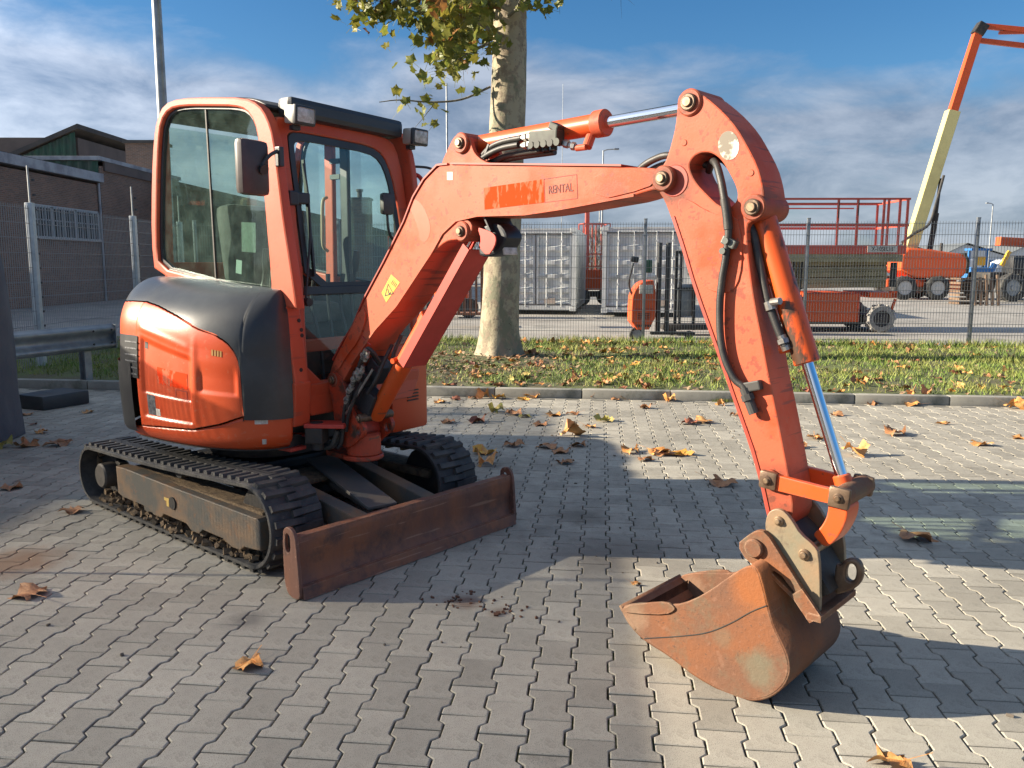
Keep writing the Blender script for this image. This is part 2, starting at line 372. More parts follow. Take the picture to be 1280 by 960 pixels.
def merge(*parts):
    V = []; F = []
    for v, f in parts:
        o = len(V); V += [tuple(p) for p in v]; F += [tuple(i + o for i in q) for q in f]
    return V, F
def cyl(p0, p1, r, n=20, r2=None, bev=0.0):
    """solid cylinder, optionally with chamfered rims"""
    p0 = Vector(p0); p1 = Vector(p1); d = (p1 - p0); L = d.length; d.normalize()
    r2 = r if r2 is None else r2
    prof = [(0, r - bev), (bev, r), (L - bev, r2), (L, r2 - bev)] if bev else [(0, r), (L, r2)]
    up = Vector((0, 0, 1)) if abs(d.z) < .9 else Vector((1, 0, 0))
    N = (up - d * up.dot(d)).normalized(); Bn = d.cross(N)
    v = []; f = []
    for s, rr in prof:
        for k in range(n):
            a = 2 * math.pi * k / n
            v.append(p0 + d * s + (N * math.cos(a) + Bn * math.sin(a)) * rr)
    for i in range(len(prof) - 1):
        for k in range(n):
            a = i * n + k; b = i * n + (k + 1) % n
            f.append((a, b, b + n, a + n))
    f.append(tuple(range(n - 1, -1, -1)))
    f.append(tuple((len(prof) - 1) * n + k for k in range(n)))
    return v, f
def cyl_me(*a, **k):
    return pyd(*cyl(*a, **k), smooth=40)
def boxv(c, s, rot=None, bev=0.0):
    """box as (verts, faces); bev chamfers through bmesh"""
    bm = bmesh.new()
    bmesh.ops.create_cube(bm, size=1.0)
    for q in bm.verts:
        q.co = Vector((q.co.x * s[0], q.co.y * s[1], q.co.z * s[2]))
    if bev:
        bmesh.ops.bevel(bm, geom=bm.edges[:], offset=bev, segments=2, affect='EDGES', profile=.6)
    M = Matrix.Translation(c)
    if rot is not None:
        M = M @ (rot if isinstance(rot, Matrix) else Euler([R(a) for a in rot]).to_matrix().to_4x4())
    bm.verts.ensure_lookup_table()
    v = [M @ q.co for q in bm.verts]
    bm.verts.index_update()
    f = [tuple(q.index for q in fc.verts) for fc in bm.faces]
    bm.free()
    return v, f
def box_me(c, s, rot=None, bev=0.0):
    return pyd(*boxv(c, s, rot, bev), smooth=30 if bev else 0)
def bar(p0, p1, w, h, bev=0.0):
    """rectangular bar between two points; w sideways, h up"""
    p0 = Vector(p0); p1 = Vector(p1); d = p1 - p0; L = d.length; d.normalize()
    up = Vector((0, 0, 1)) if abs(d.z) < .95 else Vector((1, 0, 0))
    s = up.cross(d).normalized(); u = d.cross(s)
    M = Matrix((( d.x, s.x, u.x), (d.y, s.y, u.y), (d.z, s.z, u.z))).to_4x4()
    return boxv((p0 + p1) / 2, (L, w, h), M, bev)
def text_me(s, size, depth=0.0006):
    cu = bpy.data.curves.new('t', 'FONT')
    cu.body = s; cu.size = size; cu.extrude = depth; cu.offset = size * .006
    cu.align_x = 'CENTER'; cu.align_y = 'CENTER'
    return curve_mesh(cu, 0)
def side_text(s, size, x, z, y, slope=0.0, squash=1.0, facing=-1):
    """text standing on a side face (normal = lateral facing), centre at along x, up z"""
    me = text_me(s, size)
    me.transform(Matrix(((squash, 0, 0, 0), (0, 1, 0, 0), (0, 0, 1, 0), (0, 0, 0, 1))))
    me.transform(Matrix.Rotation(slope, 4, 'Z'))
    if facing < 0:
        me.transform(Matrix(((1, 0, 0, x), (0, 0, -1, y), (0, 1, 0, z), (0, 0, 0, 1))))
    return me

# ------------------------------------------------------------------ materials
def mat(name, col, rough=.5, metal=0.0, vary=None, vscale=4.0, vpos=(.42, .62), vstretch=(1, 1, 1), bump=0.0, bscale=60.0,
        speck=None, speck_scale=150.0, speck_pos=(.62, .68), rvar=0.0, spec=None, rnd=0.0, coat=0.0, coords='Object', vdetail=6, dirt=None, dirt_pos=(.5, .7), dirt_scale=9.0, scratch=None, scr_amt=.8, scr_pos=(.665, .69)):
    m = bpy.data.materials.new(name)
    m.use_nodes = True
    nt = m.node_tree
    b = nt.nodes['Principled BSDF']
    b.inputs['Roughness'].default_value = rough
    b.inputs['Metallic'].default_value = metal
    if spec is not None: b.inputs['Specular IOR Level'].default_value = spec
    if coat: 
        b.inputs['Coat Weight'].default_value = coat
        b.inputs['Coat Roughness'].default_value = .15
    tc = nt.nodes.new('ShaderNodeTexCoord')
    src = tc.outputs[coords]
    def ns(scale, detail=6, rough_=.6, st=(1, 1, 1)):
        mp = nt.nodes.new('ShaderNodeMapping'); mp.inputs['Scale'].default_value = st
        nt.links.new(src, mp.inputs[0])
        n = nt.nodes.new('ShaderNodeTexNoise'); n.inputs['Scale'].default_value = scale
        n.inputs['Detail'].default_value = detail; n.inputs['Roughness'].default_value = rough_
        nt.links.new(mp.outputs[0], n.inputs['Vector'])
        return n.outputs[0]
    def stepr(fac, a, c):
        r = nt.nodes.new('ShaderNodeMapRange')
        r.inputs['From Min'].default_value = a; r.inputs['From Max'].default_value = c
        nt.links.new(fac, r.inputs[0]); return r.outputs[0]
    def mix(f, a, c):
        x = nt.nodes.new('ShaderNodeMix'); x.data_type = 'RGBA'
        nt.links.new(f, x.inputs[0])
        for k, v in ((6, a), (7, c)):
            if isinstance(v, tuple): x.inputs[k].default_value = (*v[:3], 1)
            else: nt.links.new(v, x.inputs[k])
        return x.outputs[2]
    cur = tuple(col)
    if vary is not None:
        cur = mix(stepr(ns(vscale, vdetail, .6, vstretch), *vpos), cur, tuple(vary))
    if dirt is not None:
        cur = mix(stepr(ns(dirt_scale, 9, .72), *dirt_pos), cur, tuple(dirt))
    if speck is not None:
        cur = mix(stepr(ns(speck_scale, 3, .6), *speck_pos), cur, tuple(speck))
    if scratch is not None:
        for k_, (rot_, sc_) in enumerate((((.3, .2, .9), 26), ((1.1, .5, -.5), 40))):
            mp = nt.nodes.new('ShaderNodeMapping'); mp.inputs['Rotation'].default_value = rot_; mp.inputs['Scale'].default_value = (1, .06, 1)
            nt.links.new(src, mp.inputs[0])
            n_ = nt.nodes.new('ShaderNodeTexNoise'); n_.inputs['Scale'].default_value = sc_; n_.inputs['Detail'].default_value = 3
            nt.links.new(mp.outputs[0], n_.inputs['Vector'])
            f_ = stepr(n_.outputs[0], *scr_pos)
            g_ = nt.nodes.new('ShaderNodeMath'); g_.operation = 'MULTIPLY'; g_.inputs[1].default_value = scr_amt; g_.use_clamp = True
            nt.links.new(f_, g_.inputs[0])
            cur = mix(g_.outputs[0], cur, tuple(scratch))
    if rnd:
        oi = nt.nodes.new('ShaderNodeObjectInfo')
        hs = nt.nodes.new('ShaderNodeHueSaturation')
        r = nt.nodes.new('ShaderNodeMapRange')
        r.inputs['To Min'].default_value = 1 - rnd; r.inputs['To Max'].default_value = 1 + rnd
        nt.links.new(oi.outputs['Random'], r.inputs[0])
        nt.links.new(r.outputs[0], hs.inputs['Value'])
        if isinstance(cur, tuple): hs.inputs['Color'].default_value = (*cur[:3], 1)
        else: nt.links.new(cur, hs.inputs['Color'])
        cur = hs.outputs[0]
    if isinstance(cur, tuple): b.inputs['Base Color'].default_value = (*cur[:3], 1)
    else: nt.links.new(cur, b.inputs['Base Color'])
    if rvar:
        r = nt.nodes.new('ShaderNodeMapRange')
        r.inputs['To Min'].default_value = max(0, rough - rvar); r.inputs['To Max'].default_value = min(1, rough + rvar)
        nt.links.new(ns(vscale * 2.3, 5), r.inputs[0]); nt.links.new(r.outputs[0], b.inputs['Roughness'])
    if bump:
        bp = nt.nodes.new('ShaderNodeBump'); bp.inputs['Strength'].default_value = 1.0
        bp.inputs['Distance'].default_value = bump
        nt.links.new(ns(bscale, 6, .65), bp.inputs['Height'])
        nt.links.new(bp.outputs[0], b.inputs['Normal'])
    return m
def glass(name, tint, gloss=0.12, rough=.02, haze=None, haze_amt=.12):
    """thin tinted pane: clear transmission through a tint, Fresnel reflection, a film of dust"""
    m = bpy.data.materials.new(name); m.use_nodes = True
    nt = m.node_tree; nt.nodes.clear()
    out = nt.nodes.new('ShaderNodeOutputMaterial')
    tr = nt.nodes.new('ShaderNodeBsdfTransparent'); tr.inputs[0].default_value = (*tint, 1)
    gl = nt.nodes.new('ShaderNodeBsdfGlossy'); gl.inputs['Roughness'].default_value = rough
    gl.inputs['Color'].default_value = (.9, 1, .97, 1)
    lw = nt.nodes.new('ShaderNodeLayerWeight')
    pw = nt.nodes.new('ShaderNodeMath'); pw.operation = 'POWER'; pw.inputs[1].default_value = 4.0
    nt.links.new(lw.outputs['Facing'], pw.inputs[0])
    ad = nt.nodes.new('ShaderNodeMath'); ad.operation = 'MULTIPLY_ADD'
    ad.inputs[1].default_value = .7; ad.inputs[2].default_value = gloss
    ad.use_clamp = True
    nt.links.new(pw.outputs[0], ad.inputs[0])
    mx = nt.nodes.new('ShaderNodeMixShader')
    nt.links.new(ad.outputs[0], mx.inputs[0]); nt.links.new(tr.outputs[0], mx.inputs[1]); nt.links.new(gl.outputs[0], mx.inputs[2])
    df = nt.nodes.new('ShaderNodeBsdfDiffuse'); df.inputs[0].default_value = (*(haze or (.35, .4, .36)), 1)
    tc = nt.nodes.new('ShaderNodeTexCoord')
    ns = nt.nodes.new('ShaderNodeTexNoise'); ns.inputs['Scale'].default_value = 9; ns.inputs['Detail'].default_value = 9; ns.inputs['Roughness'].default_value = .7
    nt.links.new(tc.outputs['Object'], ns.inputs['Vector'])
    mr = nt.nodes.new('ShaderNodeMapRange'); mr.inputs['From Min'].default_value = .4; mr.inputs['From Max'].default_value = .75
    mr.inputs['To Min'].default_value = haze_amt * .3; mr.inputs['To Max'].default_value = haze_amt * 1.6
    nt.links.new(ns.outputs[0], mr.inputs[0])
    m2 = nt.nodes.new('ShaderNodeMixShader')
    nt.links.new(mr.outputs[0], m2.inputs[0]); nt.links.new(mx.outputs[0], m2.inputs[1]); nt.links.new(df.outputs[0], m2.inputs[2])
    nt.links.new(m2.outputs[0], out.inputs[0])
    return m

M_FADED = mat('faded_orange_paint', (.54, .100, .046), .55, spec=.3, scratch=(.24, .06, .035), scr_pos=(.625, .655), vary=(.52, .066, .018), vscale=3.2, vpos=(.50, .60), bump=.0006, bscale=120, rvar=.12, dirt=(.36, .13, .07), dirt_pos=(.60, .74), dirt_scale=5, speck=(.20, .10, .06), speck_scale=70, speck_pos=(.70, .73))
M_ORANGE = mat('orange_paint', (.60, .068, .012), .40, scratch=(.55, .18, .09), scr_amt=.35, vary=(.62, .085, .020), vscale=3, rvar=.08, bump=.0004, bscale=90, coat=.12)
M_CABPAINT = mat('cab_orange_paint', (.54, .100, .048), .48, spec=.35, scratch=(.30, .08, .05), scr_amt=.5, vary=(.52, .070, .026), vscale=2.5, rvar=.1, bump=.0004, bscale=90)
M_BRIGHT = mat('cylinder_orange_paint', (.62, .088, .012), .40, scratch=(.16, .07, .04), scr_amt=.7, vary=(.66, .09, .02), vscale=5, dirt=(.10, .05, .03), dirt_pos=(.62, .72), dirt_scale=6, rvar=.1)
M_PINK = mat('faded_red_plate', (.55, .06, .04), .5, vary=(.45, .05, .03), vscale=5)
M_DARKRED = mat('dark_red_paint', (.42, .045, .025), .5, vary=(.30, .05, .03), vscale=4)  # darker red for flanges, ribs, bosses and borders
M_RUST = mat('rusty_bucket_steel', (.145, .066, .036), .80, scratch=(.26, .13, .08), scr_amt=.3, vary=(.195, .072, .028), vscale=4, bump=.0025, bscale=45, speck=(.10, .05, .03), speck_scale=90, speck_pos=(.60, .70), dirt=(.12, .095, .06), dirt_pos=(.50, .66), dirt_scale=5)
M_BLADE = mat('rusty_blade_steel', (.155, .070, .048), .62, scratch=(.34, .20, .13), scr_amt=.6, vary=(.26, .10, .045), vscale=3, vstretch=(1, 1, .3), bump=.002, bscale=40, dirt=(.09, .05, .04), dirt_pos=(.50, .66), dirt_scale=7)
M_INSIDE = mat('dark_bucket_inside', (.05, .025, .018), .9, bump=.002)
M_COUPLER = mat('greyish_coupler_steel', (.19, .17, .115), .5, vary=(.26, .17, .10), vscale=5, bump=.001, rvar=.15, dirt=(.10, .07, .05), dirt_pos=(.55, .7))
M_PIN = mat('dirty_pin_steel', (.17, .115, .075), .45, metal=.5, vary=(.10, .06, .04), vscale=20, bump=.001)
M_PINCAP = mat('worn_pin_cap', (.38, .27, .17), .4, metal=.6, vary=(.2, .13, .08), vscale=25)
M_CHROME = mat('chrome_rod', (.80, .82, .86), .09, metal=1.0)
M_HOSE = mat('black_hose_rubber', (.022, .022, .022), .5, vary=(.05, .046, .04), vscale=10, bump=.0008, bscale=200)
M_BLACK = mat('black_plastic', (.022, .024, .028), .42, vary=(.034, .037, .040), vscale=3, rvar=.08, bump=.0003, bscale=300)
M_COVER = mat('black_hood_plastic', (.030, .033, .036), .34, vary=(.055, .060, .062), vscale=2.2, rvar=.06, bump=.0004, bscale=260)
M_DARK = mat('dark_machine_metal', (.018, .019, .021), .6, vary=(.045, .038, .030), vscale=7, bump=.001)
M_RUBBER = mat('track_rubber', (.030, .031, .033), .68, vary=(.075, .072, .066), vscale=8, bump=.002, bscale=55, dirt=(.11, .095, .075), dirt_pos=(.60, .72), dirt_scale=12)
M_TRACKBAR = mat('muddy_track_frame', (.075, .074, .066), .66, vary=(.17, .11, .065), vscale=5, dirt=(.19, .09, .04), dirt_pos=(.56, .70), dirt_scale=14, bump=.0015)
M_MUD = mat('dried_mud', (.20, .14, .08), .95, vary=(.10, .07, .045), vscale=20, bump=.006, bscale=60)
M_STEEL = mat('bare_steel', (.38, .37, .35), .35, metal=.8, vary=(.22, .2, .18), vscale=30)
M_WHITESTK = mat('white_sticker', (.66, .64, .58), .5, vary=(.45, .42, .36), vscale=30)
M_YELLOW = mat('yellow_sticker', (.78, .42, .02), .5, vary=(.65, .36, .05), vscale=30)
M_REDSTK = mat('scratched_orange_sticker', (.80, .045, .002), .75, vary=(.58, .13, .065), vscale=9, vpos=(.53, .57), vstretch=(2.6, 1, .8), spec=.1)
M_INK = mat('dark_red_print', (.12, .010, .006), .6)
M_INKBLK = mat('black_print', (.02, .02, .02), .6)
M_GREYSTK = mat('grey_sticker', (.14, .15, .16), .5, vary=(.05, .05, .06), vscale=60)
M_LENS = mat('lamp_lens', (.36, .34, .30), .12, vary=(.6, .58, .54), vscale=30)
M_BRACKET = mat('dirty_bracket_paint', (.50, .060, .022), .5, vary=(.36, .05, .02), vscale=6, dirt=(.07, .045, .03), dirt_pos=(.50, .62), dirt_scale=8, scratch=(.12, .06, .04))
def edge_wear(m, col, radius=.009, lo=.012, hi=.10, amt=.95):
    """paint rubbed off along the edges, broken up by noise"""
    nt = m.node_tree; b = nt.nodes['Principled BSDF']
    bv_ = nt.nodes.new('ShaderNodeBevel'); bv_.samples = 4; bv_.inputs['Radius'].default_value = radius
    ge = nt.nodes.new('ShaderNodeNewGeometry')
    dt = nt.nodes.new('ShaderNodeVectorMath'); dt.operation = 'DOT_PRODUCT'
    nt.links.new(bv_.outputs[0], dt.inputs[0]); nt.links.new(ge.outputs['Normal'], dt.inputs[1])
    iv = nt.nodes.new('ShaderNodeMath'); iv.operation = 'SUBTRACT'; iv.inputs[0].default_value = 1.0
    nt.links.new(dt.outputs['Value'], iv.inputs[1])
    tc = nt.nodes.new('ShaderNodeTexCoord')
    no = nt.nodes.new('ShaderNodeTexNoise'); no.inputs['Scale'].default_value = 22; no.inputs['Detail'].default_value = 8; no.inputs['Roughness'].default_value = .7
    nt.links.new(tc.outputs['Object'], no.inputs['Vector'])
    nr = nt.nodes.new('ShaderNodeMapRange'); nr.inputs['From Min'].default_value = .45; nr.inputs['From Max'].default_value = .54
    nt.links.new(no.outputs[0], nr.inputs[0])
    er = nt.nodes.new('ShaderNodeMapRange'); er.inputs['From Min'].default_value = lo; er.inputs['From Max'].default_value = hi; er.inputs['To Max'].default_value = amt
    nt.links.new(iv.outputs[0], er.inputs[0])
    mu = nt.nodes.new('ShaderNodeMath'); mu.operation = 'MULTIPLY'; mu.use_clamp = True
    nt.links.new(er.outputs[0], mu.inputs[0]); nt.links.new(nr.outputs[0], mu.inputs[1])
    x = nt.nodes.new('ShaderNodeMix'); x.data_type = 'RGBA'
    nt.links.new(mu.outputs[0], x.inputs[0]); x.inputs[7].default_value = (*col, 1)
    nt.links.new(b.inputs['Base Color'].links[0].from_socket, x.inputs[6])
    nt.links.new(x.outputs[2], b.inputs['Base Color'])
def grease(m, spots, col=(.09, .04, .025)):
    """grease and dirt squeezed out round the pins: (along, up, radius, amount)"""
    nt = m.node_tree; b = nt.nodes['Principled BSDF']
    tc = nt.nodes.new('ShaderNodeTexCoord')
    fl = nt.nodes.new('ShaderNodeVectorMath'); fl.operation = 'MULTIPLY'; fl.inputs[1].default_value = (1, 0, 1)
    nt.links.new(tc.outputs['Object'], fl.inputs[0])
    no = nt.nodes.new('ShaderNodeTexNoise'); no.inputs['Scale'].default_value = 16; no.inputs['Detail'].default_value = 9; no.inputs['Roughness'].default_value = .68
    nt.links.new(tc.outputs['Object'], no.inputs['Vector'])
    cur = b.inputs['Base Color'].links[0].from_socket
    for x_, z_, r_, a_ in spots:
        di = nt.nodes.new('ShaderNodeVectorMath'); di.operation = 'DISTANCE'; di.inputs[1].default_value = (x_, 0, z_)
        nt.links.new(fl.outputs[0], di.inputs[0])
        ma = nt.nodes.new('ShaderNodeMath'); ma.operation = 'MULTIPLY_ADD'; ma.inputs[1].default_value = 1 / r_
        nt.links.new(di.outputs['Value'], ma.inputs[0]); nt.links.new(no.outputs[0], ma.inputs[2])
        mr = nt.nodes.new('ShaderNodeMapRange'); mr.inputs['From Min'].default_value = 1.45; mr.inputs['From Max'].default_value = .95; mr.inputs['To Max'].default_value = a_
        nt.links.new(ma.outputs[0], mr.inputs[0])
        x = nt.nodes.new('ShaderNodeMix'); x.data_type = 'RGBA'
        nt.links.new(mr.outputs[0], x.inputs[0]); nt.links.new(cur, x.inputs[6]); x.inputs[7].default_value = (*col, 1)
        cur = x.outputs[2]
    nt.links.new(cur, b.inputs['Base Color'])
grease(M_FADED, [(1.95, 1.81, .13, .75), (2.02, 2.09, .075, .5), (2.283, 1.705, .085, .6), (.869, 1.655, .075, .45), (.868, 2.045, .07, .45), (-.142, .887, .10, .7), (2.40, .76, .09, .6), (1.70, 1.775, .10, .35), (2.20, 1.95, .05, .35), (2.46, .64, .12, .6)])
for m_ in (M_FADED, M_CABPAINT, M_BRIGHT, M_ORANGE): edge_wear(m_, (.30, .12, .07))
grease(M_RUST, [(2.41, .42, .11, .75)], (.29, .090, .020))
grease(M_RUST, [(2.44, .13, .085, .8), (2.30, .20, .05, .4)], (.135, .12, .08))
grease(M_RUST, [(1.93, .17, .07, .6)], (.25, .15, .095))
edge_wear(M_RUST, (.42, .26, .17), .01, .03, .2, .7)
edge_wear(M_BLADE, (.34, .22, .16), .01, .03, .2, .8)
M_GLASS = glass('green_tinted_glass', (.84, .91, .88), .05, haze=(.30, .42, .36), haze_amt=.05)
M_GLASSF = glass('windscreen_glass', (.88, .96, .955), .03, haze_amt=.02)
M_SEAT = mat('seat_fabric', (.05, .06, .055), .8, vary=(.09, .10, .095), vscale=12)

# ================================================================== EXCAVATOR
EX = thing('mini_excavator', 'orange tracked mini excavator with glazed cab, raised boom and rusty bucket resting on the paving', 'excavator', frame(-1.515, 5.075, -35))
FU = frame(-1.515, 5.075, -35.0)
FT = frame(-1.515, 5.075, -40.5)
FB = frame(-0.8066, 4.5175, -42.0)
S = SHAPE
def ex(name, me, m, fr, parent=None, label=None):
    o = ob(name, me, m, parent or EX, fr)
    if label: o['label'] = label
    return o
def jit(pts, y):
    return [(p[0], y, p[1]) for p in pts]

# ---- boom -------------------------------------------------------------
boom = ex('boom', plate(S['boom'], -.10, .10, bevel=.006, smooth=1), M_FADED, FB, label='faded orange bent boom with worn stickers')
ex('top_flange', pyd(*merge(*[bar((a[0], 0, a[1] + .004), (b[0], 0, b[1] + .004), .214, .008) for a, b in zip(S['boom'][1:10], S['boom'][2:11])]), smooth=0), M_DARKRED, FB, boom)
ex('top_flange', pyd(*bar((.80, 0, 1.972), (1.74, 0, 1.893), .214, .008)), M_DARKRED, FB, boom)
for y in (-.086, .086):
    ex('cylinder_ear', plate(S['boom_ear'] + [(1.0, 1.90), (.72, 1.90)], y - .012, y + .012, smooth=1), M_FADED, FB, boom)
def pin(name, p, r, y0, y1, parent, m=M_PIN, cap=.6, mcap=None):
    o = ex(name, cyl_me((p[0], y0, p[1]), (p[0], y1, p[1]), r, 24, bev=.004), m, FB, parent)
    for s, y in ((-1, y0), (1, y1)):
        ex('pin_cap', cyl_me((p[0], y, p[1]), (p[0], y + s * .008, p[1]), r * cap, 18, bev=.003), mcap or M_PINCAP, FB, o)
    return o
def boss(p, r, y0, y1, parent, m=M_FADED, n=28):
    return ex('pin_boss', cyl_me((p[0], y0, p[1]), (p[0], y1, p[1]), r, n, bev=.005), m, FB, parent)
for p, rb, rp, h in ((S['cyl_pin_boom'], .046, .026, .112), (S['lift_pin'], .046, .025, .112), (S['boom_end'], .047, .027, .118), (S['foot'], .040, .024, .112)):
    boss(p, rb, -h, h, boom)
    pin('pivot_pin', p, rp, -h - .010, h + .010, boom)
ex('boom_end_recess', plate([(1.60, 1.885), (1.88, 1.862), (1.90, 1.83), (1.86, 1.80), (1.62, 1.765)], -.1045, -.10, smooth=1, bevel=.002), M_FADED, FB, boom)
ex('lower_flange', pyd(*merge(*[bar((a[0], -.103, a[1]), (b[0], -.103, b[1]), .008, .010) for a, b in zip([(.02, .985), (.23, 1.184), (.40, 1.31), (.53, 1.438), (.665, 1.572), (.74, 1.66), (.83, 1.715), (.97, 1.733), (1.25, 1.728), (1.44, 1.742)], [(.23, 1.184), (.40, 1.31), (.53, 1.438), (.665, 1.572), (.74, 1.66), (.83, 1.715), (.97, 1.733), (1.25, 1.728), (1.44, 1.742), (1.80, 1.778)])])), M_FADED, FB, boom)
ex('weld_bead', tube_me([(.062, -.101, 1.20), (.12, -.102, 1.14), (.19, -.101, 1.10)], .004), M_DARKRED, FB, boom)
# raised gusset at the foot of the boom
ex('foot_gusset', plate([(-.13, .985), (.03, 1.17), (.13, 1.30), (.17, 1.25), (.10, 1.12), (-.02, 1.02), (-.10, .93)], -.112, -.10, bevel=.005, smooth=1), M_FADED, FB, boom)

def decal(name, quad, y, m, parent, th=.0012, fr=FB, lab=None):
    return ex(name, plate(quad, y - th, y, bevel=0.0002, smooth=0), m, fr, parent, lab)
decal('sticker', S['stick_orange'], -.1, M_REDSTK, boom, lab='bright orange sticker with pale scratches')
q = S['stick_rental']
for a, b in zip(q[0:1] + q[1:3] + q[3:4], q[1:3] + q[3:4] + q[0:1]):
    pass
ex('sticker_border', pyd(*merge(*[bar((a[0], -.1006, a[1]), (b[0], -.1006, b[1]), .0012, .0022) for a, b in zip(q, q[1:] + q[:1])])), M_INK, FB, boom)
ex('rental_lettering', side_text('RENTAL', .047, 1.440, 1.822, -.1012, slope=.035, squash=.76), M_INK, FB, boom)
st = decal('warning_sticker', S['stick_yellow'], -.1, M_YELLOW, boom, lab='yellow warning sticker with black triangle')
tri = [(.312, 1.358), (.375, 1.372), (.338, 1.418)]
ex('warning_triangle', pyd(*merge(*[bar((a[0], -.1018, a[1]), (b[0], -.1018, b[1]), .001, .0045) for a, b in zip(tri, tri[1:] + tri[:1])])), M_INKBLK, FB, st)
ex('warning_symbol', pyd(*merge(bar((.345, -.1018, 1.366), (.335, -.1018, 1.392), .001, .006), bar((.345, -.1018, 1.366), (.358, -.1018, 1.378), .001, .005), *[bar((.362 + k * .009, -.1018, 1.420 - k * .006), (.378 + k * .009, -.1018, 1.438 - k * .006), .001, .0035) for k in range(4)])), M_INKBLK, FB, st)
decal('small_sticker', S['stick_small'], -.1, M_WHITESTK, boom)
decal('worn_patch', chaikin([(.50, 1.80), (.54, 1.83), (.60, 1.80), (.64, 1.74), (.66, 1.68), (.63, 1.62), (.58, 1.625), (.57, 1.68), (.54, 1.74)], 2), -.1, mat('older_orange_patch', (.55, .066, .016), .45, vary=(.54, .08, .028), vscale=7), boom, th=.0006)
# work lamp on the boom
lampc = Vector((1.02, 0, 1.625))
lm = ex('work_lamp', plate(S['lamp'], -.055, .055, bevel=.012, smooth=1), M_BLACK, FB, boom, 'black work lamp under the boom knee')
ex('lamp_lens', pyd(*boxv((1.066, 0, 1.600), (.012, .088, .085), (0, -38 + 90 - 65, 0), .004), smooth=30), M_LENS, FB, lm)
ex('lamp_guard', plate([(a, b) for a, b in S['lamp_guard']], -.098, -.090, bevel=.002, smooth=1), M_PINK, FB, boom)
ex('lamp_guard_flange', pyd(*bar((.985, 0, 1.735), (1.03, 0, 1.66), .17, .008)), M_BLACK, FB, boom)

# ---- lift cylinder ------------------------------------------------------
c0 = Vector((.085, 0, .70)); c1 = Vector((.505, 0, 1.283)); c2 = Vector((.866, 0, 1.664))
d = (c2 - c0).normalized()
c1 = c0 + d * (c1 - c0).length
lc = ex('lift_cylinder', cyl_me(c0, c1, .047, 26, bev=.004), M_BRIGHT, FB, label='bright orange lift cylinder under the boom')
ex('cylinder_gland', cyl_me(c1 - d * .05, c1 + d * .006, .052, 26, bev=.004), M_BRIGHT, FB, lc)
ex('rod', cyl_me(c1, c2, .020, 20), M_CHROME, FB, lc)
n_ = Vector((d.z, 0, -d.x))      # forward and down of the cylinder
g0 = c0 + d * .44; g1 = c2 - d * .05
Mg = Matrix(((d.x, 0, n_.x), (d.y, 1, n_.y), (d.z, 0, n_.z))).to_4x4()
ex('rod_guard', pyd(*merge(boxv((g0 + g1) / 2 + n_ * .066, ((g1 - g0).length, .150, .006), Mg), boxv((g0 + g1) / 2 + n_ * .045 + Vector((0, -.075, 0)), ((g1 - g0).length, .006, .048), Mg), boxv((g0 + g1) / 2 + n_ * .045 + Vector((0, .075, 0)), ((g1 - g0).length, .006, .048), Mg))), M_PINK, FB, lc, 'faded red channel guarding the lift rod')
ex('hose_port', cyl_me(c0 + d * .40 - n_ * .03 + Vector((0, -.02, 0)), c0 + d * .40 - n_ * .02 + Vector((0, -.07, 0)), .014, 12), M_BRIGHT, FB, lc)

# ---- arm cylinder on the boom ------------------------------------------
a0 = Vector((.868, 0, 2.056)); a2 = Vector((2.019, 0, 2.093)); d = (a2 - a0).normalized()
a1 = a0 + d * .715
ac = ex('arm_cylinder', cyl_me(a0 + d * .02, a1, .043, 26, bev=.003), M_BRIGHT, FB, label='orange arm cylinder on top of the boom')
ex('cylinder_gland', cyl_me(a1 - d * .045, a1 + d * .012, .054, 26, bev=.005), M_FADED, FB, ac)
ex('rod', cyl_me(a1, a2 - d * .02, .0235, 22), M_CHROME, FB, ac)
ex('rod_eye', cyl_me(a2 - d * .075, a2 - d * .02, .032, 20, bev=.004), M_BRIGHT, FB, ac)
ex('hose_port', pyd(*merge(cyl((1.53, -.02, 2.03), (1.53, -.045, 1.985), .020, 14), cyl((1.53, -.05, 1.985), (1.48, -.05, 1.985), .013, 12))), M_FADED, FB, ac)
vb = ex('valve_block', pyd(*merge(boxv((1.335, -.065, 2.040), (.15, .055, .052), (0, 2, 0), .006), boxv((1.385, -.062, 2.075), (.05, .05, .03), (0, 25, 0), .006), *[cyl((1.27 + k * .035, -.095, 2.012), (1.27 + k * .035, -.07, 2.012), .016, 10) for k in range(5)], *[cyl((1.29 + k * .04, -.06, 1.985), (1.29 + k * .04, -.06, 2.01), .015, 8) for k in range(3)])), mat('valve_grey', (.035, .042, .034), .55, metal=.2, vary=(.016, .018, .016), vscale=20), FB, boom, 'dark grey valve block beside the arm cylinder')
for z0, z1 in ((2.050, 2.052), (2.018, 2.02)):
    ex('hose_fitting', pyd(*merge(cyl((1.20, -.07, z0), (1.265, -.07, z1), .011, 10), cyl((1.215, -.07, z0), (1.232, -.07, z0), .017, 6), cyl((1.24, -.07, z1), (1.255, -.07, z1), .017, 6))), M_STEEL, FB, vb)
ex('hose_fitting', pyd(*merge(cyl((1.41, -.06, 2.01), (1.48, -.05, 1.99), .011, 10), cyl((1.425, -.06, 2.008), (1.445, -.057, 2.002), .017, 6), cyl((1.46, -.055, 1.995), (1.475, -.052, 1.992), .017, 6))), M_STEEL, FB, vb)
